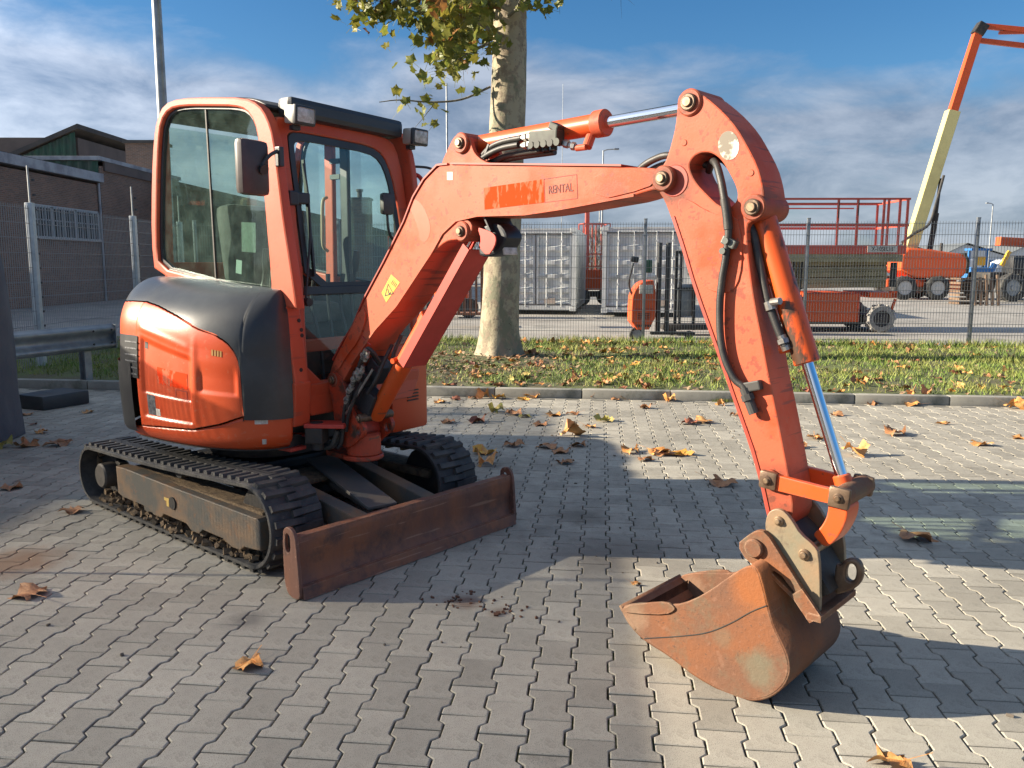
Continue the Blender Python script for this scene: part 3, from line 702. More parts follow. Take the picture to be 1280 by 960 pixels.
for k, (dz, dy, en) in enumerate(((0, 0, 1.20), (-.028, -.008, 1.19), (-.055, .03, 1.30), (-.065, .055, 1.34))):
    ex('hydraulic_hose', tube_me([(.90, -.055 + dy, 1.945), (.945, -.06 + dy, 1.985 + dz * .4), (1.02, -.068 + dy, 2.028 + dz), (1.10, -.07 + dy, 2.045 + dz), (en, -.07 + dy, 2.05 + dz)], .0135, 10), M_HOSE, FB, boom)
ex('hose_clamp', pyd(*boxv((1.0, -.068, 2.010), (.012, .03, .07), (0, 30, 0), .002)), M_BLACK, FB, boom)

# ---- arm ---------------------------------------------------------------
arm = ex('arm', plate(S['arm'], -.085, .085, holes=[S['arm_hole']], bevel=.006, smooth=1, hole_smooth=2), M_FADED, FB, label='scratched faded orange arm with oval opening at its head')
ex('side_plate', plate(S['arm_plate'], -.090, -.084, bevel=.003, smooth=1), M_FADED, FB, arm)
ex('edge_rib', pyd(*merge(*[bar((a[0] + .012, -.0865, a[1]), (b[0] + .012, -.0865, b[1]), .004, .012) for a, b in ((S['arm'][k], S['arm'][k + 1]) for k in range(28, 36))])), M_DARKRED, FB, arm)
boss((1.965, 1.822), .060, -.088, .088, arm, M_DARKRED)
for p, rb, rp, h in ((S['arm_top'], .048, .031, .095), (S['arm_mid'], .046, .029, .098), (S['link_a'], .034, .020, .104)):
    boss(p, rb, -h, h, arm)
    pin('pivot_pin', p, rp, -h - .012, h + .012, arm)
for p in ((2.0, 1.955), (2.265, 1.83), (2.10, 1.70)):
    ex('welded_stud', cyl_me((p[0], -.088, p[1]), (p[0], -.078, p[1]), .012, 14, bev=.002), M_FADED, FB, arm)
cx, cz = 2.177, 1.929
decal('round_sticker', [(cx + .040 * math.cos(a) - .006 * math.sin(a), cz + .050 * math.sin(a)) for a in [2 * math.pi * k / 20 for k in range(20)]], -.085, mat('torn_white_sticker', (.62, .60, .50), .5, vary=(.16, .13, .09), vscale=14, vpos=(.52, .60)), arm, lab='round white sticker, dirty and torn')
# hoses on the arm
hs = [(a, -.108, b) for a, b in S['armhose'][4:]]
hose = ex('hydraulic_hose', tube_me([(2.045, .02, 1.86), (2.085, -.03, 1.888), (2.125, -.07, 1.868), (2.158, -.095, 1.81), (2.178, -.105, 1.75)] + hs, .0135, 10), M_HOSE, FB, arm)
ex('hydraulic_hose', tube_me([(2.03, .05, 1.885), (2.09, .02, 1.90), (2.15, 0, 1.86), (2.20, .0, 1.79), (2.225, .0, 1.73)], .0135, 10), M_HOSE, FB, arm)
ex('hose_sleeve', tube_me([(2.181, -.107, 1.745), (2.193, -.108, 1.69), (2.20, -.108, 1.64)], .017, 10), M_HOSE, FB, hose)
ex('hose_end', pyd(*merge(cyl((2.285, -.107, 1.085), (2.325, -.107, 1.0), .018, 12), cyl((2.295, -.107, 1.065), (2.304, -.107, 1.045), .024, 8), boxv((2.31, -.10, 1.095), (.07, .03, .035), (0, -15, 0), .005))), mat('hose_end_rubber', (.05, .048, .045), .6), FB, hose)
cl = ex('hose_clamp', pyd(*merge(boxv((2.205, -.098, 1.595), (.055, .04, .03), (0, 25, 0), .005), cyl((2.19, -.13, 1.565), (2.19, -.09, 1.565), .012, 8), cyl((2.20, -.13, 1.60), (2.20, -.09, 1.60), .012, 8))), mat('clamp_grey', (.10, .11, .10), .5, metal=.3), FB, hose)
ex('hydraulic_hose', tube_me([(1.70, .02, 1.84), (1.76, .0, 1.89), (1.83, -.01, 1.918), (1.90, -.02, 1.925), (1.98, 0, 1.90), (2.04, .02, 1.88)], .0135, 10), M_HOSE, FB, arm)
ex('hydraulic_hose', tube_me([(1.70, .05, 1.83), (1.77, .03, 1.872), (1.84, .02, 1.895), (1.90, .02, 1.90), (1.98, .03, 1.89)], .0135, 10), M_HOSE, FB, arm)

# ---- bucket cylinder -----------------------------------------------------
b0 = Vector((2.268, 0, 1.705)); b2 = Vector((2.625, 0, .742)); d = (b2 - b0).normalized()
bc = ex('bucket_cylinder', cyl_me(b0 + d * .03, b0 + d * .560, .0445, 26, bev=.004), M_BRIGHT, FB, label='oil stained orange bucket cylinder in front of the arm')
M_OIL = mat('oil_stained_orange', (.62, .088, .012), .38, vary=(.07, .035, .02), vscale=7, vpos=(.53, .58), vstretch=(1, 1, .4), vdetail=10)
bc.data.materials.clear(); bc.data.materials.append(M_OIL)
ex('rod', cyl_me(b0 + d * .56, b2 - d * .02, .0205, 22), M_CHROME, FB, bc)
ex('rod_eye', cyl_me(b2 - d * .07, b2, .030, 18, bev=.004), M_BRIGHT, FB, bc)
q0 = b0 + d * .26
n_ = Vector((-d.z, 0, d.x))
ex('hose_port', pyd(*merge(cyl(q0 - n_ * 0 + Vector((-.03, -.02, 0)), q0 + Vector((-.065, -.03, 0)), .014, 12), cyl(b0 + d * .50 + Vector((-.03, -.01, .0)), b0 + d * .50 + Vector((-.075, -.02, -.01)), .020, 12))), M_BRIGHT, FB, bc)
ch = [(a + .0, -.045, b) for a, b in S['cylhose']]
h2 = ex('hydraulic_hose', tube_me([(2.20, -.03, 1.72)] + ch, .0150, 10), M_HOSE, FB, bc)
ex('hose_clamp', pyd(*merge(cyl(Vector((2.335, -.045, 1.390)), Vector((2.345, -.045, 1.362)), .023, 12), cyl((2.35, -.06, 1.39), (2.385, -.07, 1.395), .013, 10))), M_STEEL, FB, h2)
ex('hose_fitting', pyd(*merge(cyl((2.383, -.045, 1.275), (2.405, -.04, 1.225), .0165, 10), cyl((2.388, -.045, 1.262), (2.394, -.045, 1.247), .021, 6))), M_STEEL, FB, h2)

# ---- bucket linkage --------------------------------------------------------
for y in (-.098, .098):
    lk = ex('link_bar', plate(S['link_bar'], y - .012, y + .012, bevel=.003, smooth=0), M_BRIGHT, FB)
    for p, s_ in ((S['link_a'], .038), (S['link_b'], .042)):
        ex('link_boss', pyd(*boxv((p[0], y * 1.10, p[1]), (s_ * 1.7, .026, s_ * 1.7), (0, 4, 0), .011), smooth=30), M_PIN, FB, lk)
ex('link_pin', cyl_me((S['link_b'][0] + .002, -.115, S['link_b'][1]), (S['link_b'][0] + .002, .125, S['link_b'][1]), .036, 26, bev=.006), M_RUST, FB)
pin('pivot_pin', S['link_b'], .017, -.127, .127, EX)
pin('pivot_pin', S['link_a'], .017, -.127, .127, EX)
cv = ex('curved_link', plate(S['link_curve'], -.055, .055, bevel=.005, smooth=2), M_BRIGHT, FB)
cp = ex('coupler', pyd(*merge(bar((2.49, 0, .56), (2.60, 0, .40), .18, .05), boxv((2.46, 0, .56), (.10, .17, .08), (0, 40, 0)))), M_DARK, FB, label='dirty grey coupler holding the bucket')
for y in (-.112, .112):
    ex('coupler_plate', plate(S['coupler'], y - .010, y + .010, bevel=.003, smooth=1), M_COUPLER, FB, cp)
for p, r in ((S['bkt_a'], .017), (S['bkt_b'], .020)):
    pin('pivot_pin', p, r, -.132, .132, cp, M_PINCAP, mcap=M_PINCAP)
ex('lifting_hook', plate(S['hook_out'], -.016, .016, holes=[S['hook_in']], bevel=.008, smooth=2, hole_smooth=2), M_PIN, FB, cp, 'rusty lifting eye behind the coupler')

# ---- bucket ------------------------------------------------------------------
side = [[a, b + (.019 * (1 - b / .25) if b < .25 else 0)] for a, b in S['bucket_side']]
S['bucket_line'] = [[a, b + (.019 * (1 - b / .25) if b < .25 else 0)] for a, b in S['bucket_line']]
bk = ex('bucket', None or (lambda: (lambda pts: (lambda V, F: pyd(V, F, 40, recalc=True))(*(lambda n: ([(p[0], y, p[1]) for y in (-.222, .222) for p in pts] , [(i, i + 1, i + 1 + n, i + n) for i in range(n - 1)]))(len(pts))))([tuple(p) for p in smooth_path([side[8]] + side[9:26] + [side[0], (side[0][0] - .012, side[0][1] + .012)], 60)]))(), M_RUST, FB, label='rusty brown digging bucket resting on the paving')
sol = bk.modifiers.new('thickness', 'SOLIDIFY'); sol.thickness = .012; sol.offset = 0
for y in (-.216, .216):
    ex('side_plate', plate(side, y - .008, y + .008, bevel=.004, smooth=1), M_RUST, FB, bk)
    ex('side_cutter', plate(S['bucket_tip'], y * 1.045 - .006, y * 1.045 + .006, bevel=.003, smooth=1), M_RUST, FB, bk)
    ex('bucket_ear', plate(S['bucket_ear'], y * .63 - .012, y * .63 + .012, bevel=.003, smooth=1), M_RUST, FB, bk)
    ex('weld_bead', tube_me([(a, y * 1.037, b) for a, b in S['bucket_line']], .0022, 6), M_DARK, FB, bk)
ex('cutting_edge', pyd(*bar((side[25][0] + .03, 0, side[25][1] - .018), (side[0][0] - .004, 0, side[0][1] + .004), .45, .014, .003)), M_RUST, FB, bk)
boss(S['bkt_c'], .034, -.165, .165, bk, M_RUST)
ex('back_bracket', pyd(*merge(bar((2.595, -.16, .342), (2.595, .16, .342), .05, .022), bar((2.53, -.15, .415), (2.60, -.15, .335), .014, .05), bar((2.53, .15, .415), (2.60, .15, .335), .014, .05))), M_RUST, FB, bk)
ex('top_plate', pyd(*bar((2.36, 0, .50), (2.60, 0, .335), .30, .014)), M_RUST, FB, bk)
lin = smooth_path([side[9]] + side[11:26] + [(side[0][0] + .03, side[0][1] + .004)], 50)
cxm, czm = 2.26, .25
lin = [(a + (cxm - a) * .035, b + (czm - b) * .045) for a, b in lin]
ex('shade_lining', pyd([(a, y, b) for y in (-.206, .206) for a, b in lin], [(i, i + 1, i + 51, i + 50) for i in range(49)], 60, recalc=True), mat('shade_lining_paint', (.060, .036, .025), .95, vary=(.10, .06, .04), vscale=12, bump=.004), FB, bk, 'dark lining that paints the shade inside the bucket')  # dark sheet: the shade inside the bucket is put into its colour

# ---- swing bracket ---------------------------------------------------------
sw = ex('swing_bracket', pyd(*merge(cyl((-.02, 0, .47), (-.02, 0, .60), .095, 28, bev=.012), cyl((-.08, 0, .60), (-.08, 0, .80), .075, 24))), M_BRACKET, FB, label='dirty orange swing bracket carrying the boom foot')
for y in (-.095, .095):
    ex('bracket_plate', plate(S['swing_plate'], y - .012, y + .012, holes=[[(.075 + .02 * math.cos(a), .625 + .026 * math.sin(a)) for a in [2 * math.pi * k / 12 for k in range(12)]]] , bevel=.004, smooth=1), M_BRACKET, FB, sw)
pin('pivot_pin', (.085, .70), .024, -.115, .115, sw)
ex('bracket_web', plate([(-.16, .86), (-.10, .90), (-.05, .80), (-.02, .70), (.03, .62), (.0, .53), (-.12, .53)], -.085, .085, smooth=1), M_DARKRED, FB, sw)
ex('base_flange', pyd(*merge(cyl((-.03, 0, .450), (-.03, 0, .475), .115, 32, bev=.006), boxv((-.16, 0, .46), (.18, .18, .028), None, .004))), M_BRACKET, FB, sw)
# hoses and valves crowded between bracket and boom foot
M_FIT = mat('fitting_metal', (.48, .47, .42), .35, metal=.5, vary=(.10, .10, .09), vscale=40)
vb2 = ex('valve_cluster', pyd(*merge(boxv((.02, -.02, .86), (.10, .10, .20), (0, 20, 0), .01), boxv((.09, -.03, .78), (.10, .08, .14), (0, 30, 0), .01), boxv((.10, .02, .95), (.10, .10, .12), (0, 35, 0), .01))), M_BLACK, FB, sw)
random.seed(3)
for k in range(9):
    x0 = -.005 + .022 * k; z0 = .80 + .030 * k + random.uniform(-.04, .03)
    ex('hose_fitting', pyd(*merge(cyl((x0, -.128, z0), (x0 + .035, -.133, z0 + .05), .011, 8), cyl((x0 + .01, -.13, z0 + .014), (x0 + .02, -.132, z0 + .028), .017, 6))), M_FIT, FB, vb2)
for pts in ([(.18, -.06, 1.03), (.165, -.11, 1.07), (.13, -.12, 1.02), (.08, -.12, .92), (.03, -.12, .82), (.0, -.12, .74)],
            [(.20, -.04, .98), (.21, -.10, 1.06), (.17, -.115, 1.08), (.12, -.11, 1.0), (.09, -.11, .9)],
            [(.05, -.10, .95), (.02, -.12, .84), (-.02, -.125, .74), (-.035, -.125, .64), (-.05, -.13, .55), (-.07, -.14, .52)],
            [(.11, -.10, .90), (.06, -.12, .80), (.01, -.125, .70), (-.01, -.125, .62)],
            [(.24, .0, 1.10), (.22, -.05, 1.0), (.20, -.08, .92), (.14, -.09, .84)],
            [(.28, .03, 1.15), (.25, .0, 1.05), (.24, -.02, .95), (.20, -.03, .86)]):
    ex('hydraulic_hose', tube_me(pts, .0105, 8), M_HOSE, FB, sw)
ex('hose_guard', pyd(*bar((-.01, -.125, .715), (.20, -.10, .975), .006, .012)), M_STEEL, FB, sw)
M_GHOSE = mat('grey_hose_sleeve', (.10, .10, .09), .6, vary=(.05, .05, .045), vscale=20)
for dy in (0, .028):
    ex('hydraulic_hose', tube_me([(-.44, -.10 + dy, .66), (-.36, -.16 + dy, .635), (-.28, -.185 + dy, .58), (-.20, -.19 + dy, .535), (-.13, -.18 + dy, .52), (-.09, -.16 + dy, .545), (-.06, -.145 + dy, .62)], .0135, 9), M_GHOSE, FB, sw)

# ---- upper frame and bodywork -------------------------------------------------
def deckloop(inset):
    out = []
    for x, y in HOOD_OUT[::8]:
        l = math.hypot(x, y); out.append((x * (1 - inset / l), y * (1 - inset / l)))
    return out
def slab(loop, z0, z1):
    n = len(loop)
    V = [(x, y, z0) for x, y in loop] + [(x, y, z1) for x, y in loop]
    F = [tuple(range(n - 1, -1, -1)), tuple(range(n, 2 * n))] + [(i, (i + 1) % n, n + (i + 1) % n, n + i) for i in range(n)]
    return pyd(V, F, 30)
uf = ex('upper_frame', slab(deckloop(.05), .535, .60), M_DARK, FU)
ex('turntable', cyl_me((0, 0, .40), (0, 0, .54), .34, 40), M_DARK, FU, uf)
def sm01(t):
    t = max(0.0, min(1.0, t)); return t * t * (3 - 2 * t)
def recess(i, s):
    """pressed fields and the rolled edge of the side cover"""
    top = .505 + (i - 52) / 36 * .035
    a = sm01((i - 50.5) / 2.2) * sm01((91 - i) / 3) * sm01((s - .145) / .02) * sm01((top - s) / .035)
    a *= .60 + .40 * sm01((s - .262) / .012)
    b = sm01((i - 25) / 2) * sm01((47 - i) / 2) * sm01((s - .315) / .03) * sm01((.50 - s) / .10)
    c = math.exp(-((i - 48.8) / 1.6) ** 2) * sm01((s - .14) / .05) * sm01((.62 - s) / .1)
    d = math.exp(-((s - top - .035) / .018) ** 2) * sm01((i - 50) / 4) * sm01((92 - i) / 4)
    return .017 * a + .009 * b - .005 * c - .004 * d
def hood_sheet(i0, i1, slo, shi, off=0.0, ns=26, pressed=False, grid=False):
    """sheet of the rounded body between two heights; slo/shi are functions of i"""
    V = []; F = []
    n = i1 - i0 + 1
    for i in range(i0, i1 + 1):
        a, b = slo(i), shi(i)
        for k in range(ns):
            s_ = min(b, max(a, .05 + .945 * k / (ns - 1))) if grid else a + (b - a) * k / (ns - 1)
            V.append(hood_pt(i, s_, off - (recess(i, s_) if pressed else 0)))
    for i in range(n - 1):
        for k in range(ns - 1):
            F.append((i * ns + k, (i + 1) * ns + k, (i + 1) * ns + k + 1, i * ns + k + 1))
    if grid:
        bm = bmesh.new(); me = pyd(V, F, 0); bm.from_mesh(me)
        bmesh.ops.remove_doubles(bm, verts=bm.verts, dist=1e-5)
        bmesh.ops.dissolve_degenerate(bm, dist=1e-5, edges=bm.edges)
        bm.to_mesh(me); bm.free()
        return finish(me, 60)
    return pyd(V, F, 60)
def two_part_cover(i0, isp, i1, lo_front, lo_main, hi, off):
    """one sheet: full height in front of isp, only above lo_main behind it, rows shared at the joint"""
    V = []; F = []
    def add(a_, b_, lo, up, ns):
        o_ = len(V)
        for i in range(a_, b_ + 1):
            for k in range(ns): V.append(hood_pt(i, lo(i) + (up(i) - lo(i)) * k / (ns - 1), off))
        for i in range(b_ - a_):
            for k in range(ns - 1):
                q = o_ + i * ns + k; F.append((q, q + ns, q + ns + 1, q + 1))
    s0 = lo_main(isp)
    add(i0, i1, lambda i: s0 if i < isp else lo_main(i), hi, 46)
    add(i0, isp, lo_front, lambda i: s0, 18)
    me = pyd(V, F, 0)
    bm = bmesh.new(); bm.from_mesh(me)
    bmesh.ops.remove_doubles(bm, verts=bm.verts, dist=1e-5)
    bm.to_mesh(me); bm.free()
    return finish(me, 60)
seam_v = S['hood_seam']
def seam(i):
    if i < 100 and seam_v[i] is not None: return seam_v[i]
    return max(.05, (seam_v[99] or .09) - (i - 99) * .002)
bv = S['hood_black']
i_front = min(i for i, v in enumerate(bv) if v is not None)
def black(i):
    if i < i_front: return None
    if i <= 116 and bv[i] is not None: return bv[i]
    return (bv[116] or .7)
skirt = ex('lower_skirt', hood_sheet(0, 359, lambda i: 0.0, lambda i: seam(i) - .004, .003, 10), M_ORANGE, FU, uf, 'orange skirt below the side cover')
hood = ex('side_cover', hood_sheet(i_front, 94, lambda i: seam(i) + .004, lambda i: black(i) - .004, .012, 110, True), M_ORANGE, FU, uf, 'glossy orange engine side cover')
blk = ex('top_cover', two_part_cover(0, i_front, 300, lambda i: seam(i) + .004, lambda i: black(i) + .004, lambda i: .995, .0125), M_COVER, FU, uf, 'black plastic cover over the engine')
ex('rear_cover', hood_sheet(94, 300, lambda i: .36, lambda i: black(i) - .004, .012, 14), M_ORANGE, FU, uf)
ex('counterweight', hood_sheet(98, 320, lambda i: .05, lambda i: .40, .024, 16), M_BLACK, FU, uf, 'dark plastic bumper round the tail')
ex('left_cover', hood_sheet(300, 359, lambda i: seam(i) + .004, lambda i: .56, .006, 16), M_ORANGE, FU, uf)
for o in (skirt, hood):
    s_ = o.modifiers.new('thickness', 'SOLIDIFY'); s_.thickness = .010; s_.offset = 1
vent = ex('tail_vent', hood_sheet(92, 112, lambda i: .33 - (i - 92) * .0, lambda i: .53, .017, 10), M_BLACK, FU, hood, 'black vent with grille')
for k in range(6):
    ex('grille_bar', hood_sheet(92, 104, lambda i: .345 + .03 * k, lambda i: .352 + .03 * k, .021, 3), M_GREYSTK, FU, vent)
def patch(name, i0, i1, s0, s1, m, lab=None, off=.0135, par=None):
    """thin sticker following the pressed surface"""
    V = []; F = []; nu, nv = 14, 10
    for a in range(nu + 1):
        for b in range(nv + 1):
            i = i0 + (i1 - i0) * a / nu; s_ = s0 + (s1 - s0) * b / nv
            j = int(i); u = i - j
            p, q = hood_pt(j, s_, off - recess(i, s_)), hood_pt(j + 1, s_, off - recess(i, s_))
            V.append(tuple(p[c] * (1 - u) + q[c] * u for c in range(3)))
    for a in range(nu):
        for b in range(nv):
            o_ = a * (nv + 1) + b
            F.append((o_, o_ + 1, o_ + nv + 2, o_ + nv + 1))
    return ex(name, pyd(V, F, 60), m, FU, par or hood, lab)
patch('sticker', 54.5, 77.5, .325, .405, M_REDSTK, 'bright orange worn rectangle without lettering')
for a_ in ((55, 55.5, .275, .315), (63, 63.5, .275, .315), (55, 63.5, .272, .276), (55, 63.5, .312, .316)):
    patch('sticker_border', *a_, M_DARKRED)
patch('rating_label', 80, 87, .165, .262, M_GREYSTK, 'grey rating label with black print')
patch('white_label', 76.5, 80, .165, .20, M_WHITESTK)
patch('lock_hole', 85.2, 88, .478, .510, M_INKBLK, 'dark lock hole')
for k in range(4):
    patch('gold_mark', 33 + k * 1.5, 33.9 + k * 1.5, .525, .555, mat('worn_gold_print', (.45, .25, .07), .5) if 'worn_gold_print' not in bpy.data.materials else bpy.data.materials['worn_gold_print'])
patch('white_oval', 12.5, 18.5, .175, .205, M_WHITESTK, off=.0045, par=skirt)
patch('white_label', 13.5, 15.5, .045, .085, M_WHITESTK, off=.0045, par=skirt)

# ---- cab ------------------------------------------------------------------------
cab = ex('cab_frame', plate(S['cab_out'], -.385, -.325, holes=[S['cab_in']], bevel=.012, smooth=1), M_CABPAINT, FU, label='faded orange cab frame')
ex('side_frame', plate(S['cab_out'], .655, .70, holes=[S['cab_in']], bevel=.010, smooth=1), M_CABPAINT, FU, cab)
inner = [(a + (.15 - a) * .006, b + (1.9 - b) * .006) for a, b in S['cab_in']]
for y in (-.352, .68):
    ex('window_pane', plate(inner, y - .002, y + .002, bevel=.0004, smooth=1, sm=0), M_GLASS, FU, cab)
    w = [( .15 + (a - .15) * .965, 1.9 + (b - 1.9) * .972) for a, b in S['cab_in']]
    ex('window_seal', plate(S['cab_in'], y - .012, y + .012, holes=[w], bevel=.002, smooth=1), M_BLACK, FU, cab)
ex('window_divider', pyd(*bar((.055, -.356, 1.42), (.035, -.356, 2.39), .010, .010)), M_DARK, FU, cab)
ex('window_rail', pyd(*merge(bar((-.455, -.362, 1.488), (.10, -.362, 1.412), .016, .018), bar((.10, -.362, 1.412), (.555, -.362, 1.362), .016, .018))), M_STEEL, FU, cab)
# roof skin between the two side frames
rf = [tuple(p) for p in S['cab_out'][4:10]]
rf = smooth_path(rf, 40)
def strip(path, y0, y1, dz=0.0):
    n = len(path)
    V = [(p[0], y, p[1] + dz) for y in (y0, y1) for p in path]
    return pyd(V, [(i, i + 1, i + 1 + n, i + n) for i in range(n - 1)], 60, recalc=True)
ro = ex('roof', strip(rf, -.33, .66, -.006), M_CABPAINT, FU, cab)
so = ro.modifiers.new('thickness', 'SOLIDIFY'); so.thickness = .02; so.offset = 0
ro.data.materials.clear(); ro.data.materials.append(M_BLACK)
ex('headliner', pyd(*boxv((.05, .165, 2.355), (.80, .95, .02), (0, 3.5, 0))), M_SEAT, FU, cab)
vis = ex('roof_visor', pyd(*merge(bar((.578, -.27, 2.332), (.568, .60, 2.322), .115, .105, .03))), M_BLACK, FU, cab, 'black band along the front of the roof')
ex('rear_wall', pyd(*boxv((-.475, .165, 1.30), (.03, .98, .45), None, .005)), M_CABPAINT, FU, cab)
for y in (-.30, .63):
    ex('rear_pillar', pyd(*bar((-.49, y, 1.45), (-.46, y, 2.32), .05, .05, .012)), M_CABPAINT, FU, cab)
ex('rear_window', pyd(*boxv((-.475, .165, 1.92), (.004, .90, .80), (0, 2, 0))), M_GLASS, FU, cab)
# windscreen: curved front plane
def fx(z):
    t = [(.5, .70), (.7, .69), (1.2, .635), (1.64, .585), (2.0, .562), (2.3, .545), (2.5, .54)]
    for (a, b), (c, e) in zip(t, t[1:]):
        if z <= c: return b + (e - b) * (z - a) / (c - a)
    return .54
def front_sheet(loop, holes=(), off=0.0, th=.004, smooth=1, bevel=.001):
    """flat outline in (lateral, up) bent on to the front plane"""
    me = plate(loop, -th / 2, th / 2, holes=holes, bevel=bevel, smooth=smooth)
    bm = bmesh.new(); bm.from_mesh(me)
    for z in (.8, 1.0, 1.2, 1.4, 1.6, 1.8, 2.0, 2.15):
        bmesh.ops.bisect_plane(bm, geom=bm.verts[:] + bm.edges[:] + bm.faces[:], plane_co=(0, 0, z), plane_no=(0, 0, 1))
    for v in bm.verts:
        lat_, th_, up_ = v.co
        v.co = (fx(up_) + off - th_, lat_, up_)
    return from_bm(bm, 30)
wg = [tuple(p) for p in S['ws_glass']]
wg = [(-.248, 2.17), (-.232, 2.20), (-.19, 2.213), (.06, 2.21), (.37, 2.20), (.47, 2.16), (.53, 2.05), (.56, 1.89), (.585, 1.70), (.60, 1.50), (.60, 1.375), (.30, 1.375), (-.205, 1.375), (-.215, 1.75)]
wo = [(-.33, 2.24), (-.28, 2.275), (.1, 2.28), (.50, 2.27), (.585, 2.22), (.635, 2.05), (.672, 1.72), (.690, 1.50), (.695, .72), (.60, .70), (.60, 1.35), (.60, 1.375)]
fr_out = [(-.33, 2.262), (-.28, 2.285), (.10, 2.285), (.50, 2.275), (.59, 2.23), (.64, 2.05), (.672, 1.72), (.69, 1.50), (.695, .70), (.10, .70), (-.385, .70), (-.36, 1.3), (-.34, 1.8)]
wg_hole = [(-.250, 2.18), (-.235, 2.205), (-.19, 2.215), (.06, 2.212), (.37, 2.205), (.475, 2.165), (.54, 2.05), (.575, 1.89), (.60, 1.70), (.615, 1.50), (.62, .98), (.55, .88), (.10, .875), (-.26, .885), (-.242, 1.2), (-.215, 1.40), (-.225, 1.75)]
ex('windscreen_frame', front_sheet(fr_out, [wg_hole], 0.0, .045, 1, .010), M_CABPAINT, FU, cab)
gsk = [(c + (x - c) * .0 if False else x, z) for x, z in wg for c in (0,)]
inn = [(.16 + (x - .16) * .91, 1.80 + (z - 1.80) * .90) for x, z in wg]
ex('window_seal', front_sheet(wg, [inn], .016, .012, 1, .002), M_BLACK, FU, cab)
ex('windscreen', front_sheet([(.16 + (x - .16) * .97, 1.80 + (z - 1.80) * .97) for x, z in wg], (), .012, .004, 1, .0005), M_GLASSF, FU, cab)
ex('lower_pane', front_sheet([(-.235, 1.345), (.60, 1.345), (.605, 1.0), (.54, .895), (-.245, .895)], (), .010, .004, 0, .0005), M_GLASSF, FU, cab)
ex('window_bar', front_sheet([(-.225, 1.395), (.60, 1.395), (.60, 1.35), (-.235, 1.35)], (), .018, .02, 0, .004), M_BLACK, FU, cab)
# front pillars bottoms, sill, step
ex('front_pillar', pyd(*merge(bar((.665, -.335, .66), (.690, -.335, .90), .115, .09, .012), bar((.690, -.335, .88), (.645, -.345, 1.30), .10, .07, .012))), M_CABPAINT, FU, cab)
ex('front_sill', pyd(*merge(boxv((.665, .15, .80), (.07, .95, .15), (0, 6, 0), .012))), M_CABPAINT, FU, cab)
ex('floor', pyd(*boxv((.10, .16, .66), (1.05, .98, .12), None, .01)), M_DARK, FU, cab)
ex('lower_side_wall', pyd(*boxv((.1, -.352, 1.02), (1.05, .04, .68), None, .01)), M_CABPAINT, FU, cab)
ex('lower_door_wall', pyd(*boxv((.12, .67, .86), (1.05, .05, .40), None, .01)), M_CABPAINT, FU, cab)
ex('lower_door_pane', pyd(*boxv((.12, .67, 1.23), (1.0, .004, .34))), M_GLASS, FU, cab)
# door pillars on the far side seen through the glass
ex('door_pillar', pyd(*bar((-.09, .64, .75), (-.06, .64, 2.36), .035, .075, .008)), M_CABPAINT, FU, cab)
ex('door_frame', pyd(*merge(bar((.075, .63, .75), (.085, .63, 2.34), .03, .07, .008), boxv((.0, .63, 2.18), (.09, .03, .03)), boxv((.0, .63, 2.08), (.09, .03, .03)))), M_BLACK, FU, cab)
ex('grab_handle', tube_me([(-.06, .60, 1.95), (-.055, .56, 1.92), (-.06, .555, 1.78), (-.065, .56, 1.64), (-.065, .60, 1.60)], .011, 8), mat('handle_cream', (.6, .45, .3), .4), FU, cab)
# seat, consoles, levers
seat = ex('seat', pyd(*boxv((.02, .17, 1.22), (.50, .50, .13), None, .05), smooth=40), M_SEAT, FU, cab, 'dark operator seat')
ex('backrest', pyd(*boxv((-.22, .15, 1.55), (.14, .46, .66), (0, -8, 0), .055), smooth=40), M_SEAT, FU, seat)
ex('seat_base', pyd(*boxv((.0, .17, 1.0), (.42, .42, .34), None, .02)), M_DARK, FU, seat)
for y in (-.18, .52):
    c = ex('console', pyd(*boxv((.12, y, 1.22), (.42, .16, .26), (0, 6, 0), .03), smooth=40), M_SEAT, FU, cab)
    ex('joystick', pyd(*merge(tube([(.24, y, 1.33), (.25, y, 1.42), (.27, y, 1.50)], [.03, .013, .013], 10), tube([(.27, y, 1.47), (.275, y, 1.53), (.285, y, 1.60)], [.018, .026, .020], 10)), smooth=40), M_BLACK, FU, c)
for k, y in enumerate((.02, .12, .24, .30)):
    ex('travel_lever', tube_me([(.50, y, .74), (.48, y, 1.05), (.42 + .03 * (k % 2), y, 1.28), (.45, y, 1.46)], [.012, .010, .010, .014], 8), M_BLACK, FU, cab)
ex('control_lever', tube_me([(.40, -.26, 1.38), (.44, -.28, 1.47), (.47, -.28, 1.56)], [.008, .006, .010], 8), M_STEEL, FU, cab)
ex('paper_label', pyd(*boxv((.33, -.335, 1.66), (.12, .002, .16), (0, 3, 0))), mat('faded_paper', (.10, .17, .13), .8, vary=(.07, .12, .10), vscale=60), FU, cab)
ex('paper_label', pyd(*boxv((.235, -.335, 1.50), (.05, .002, .075), (0, 8, 0))), mat('white_paper', (.30, .42, .36), .8), FU, cab)
ex('orange_bar', pyd(*boxv((.52, .16, 1.06), (.05, .80, .07), None, .008)), M_CABPAINT, FU, cab)  # orange bar across the cab behind the lower pane
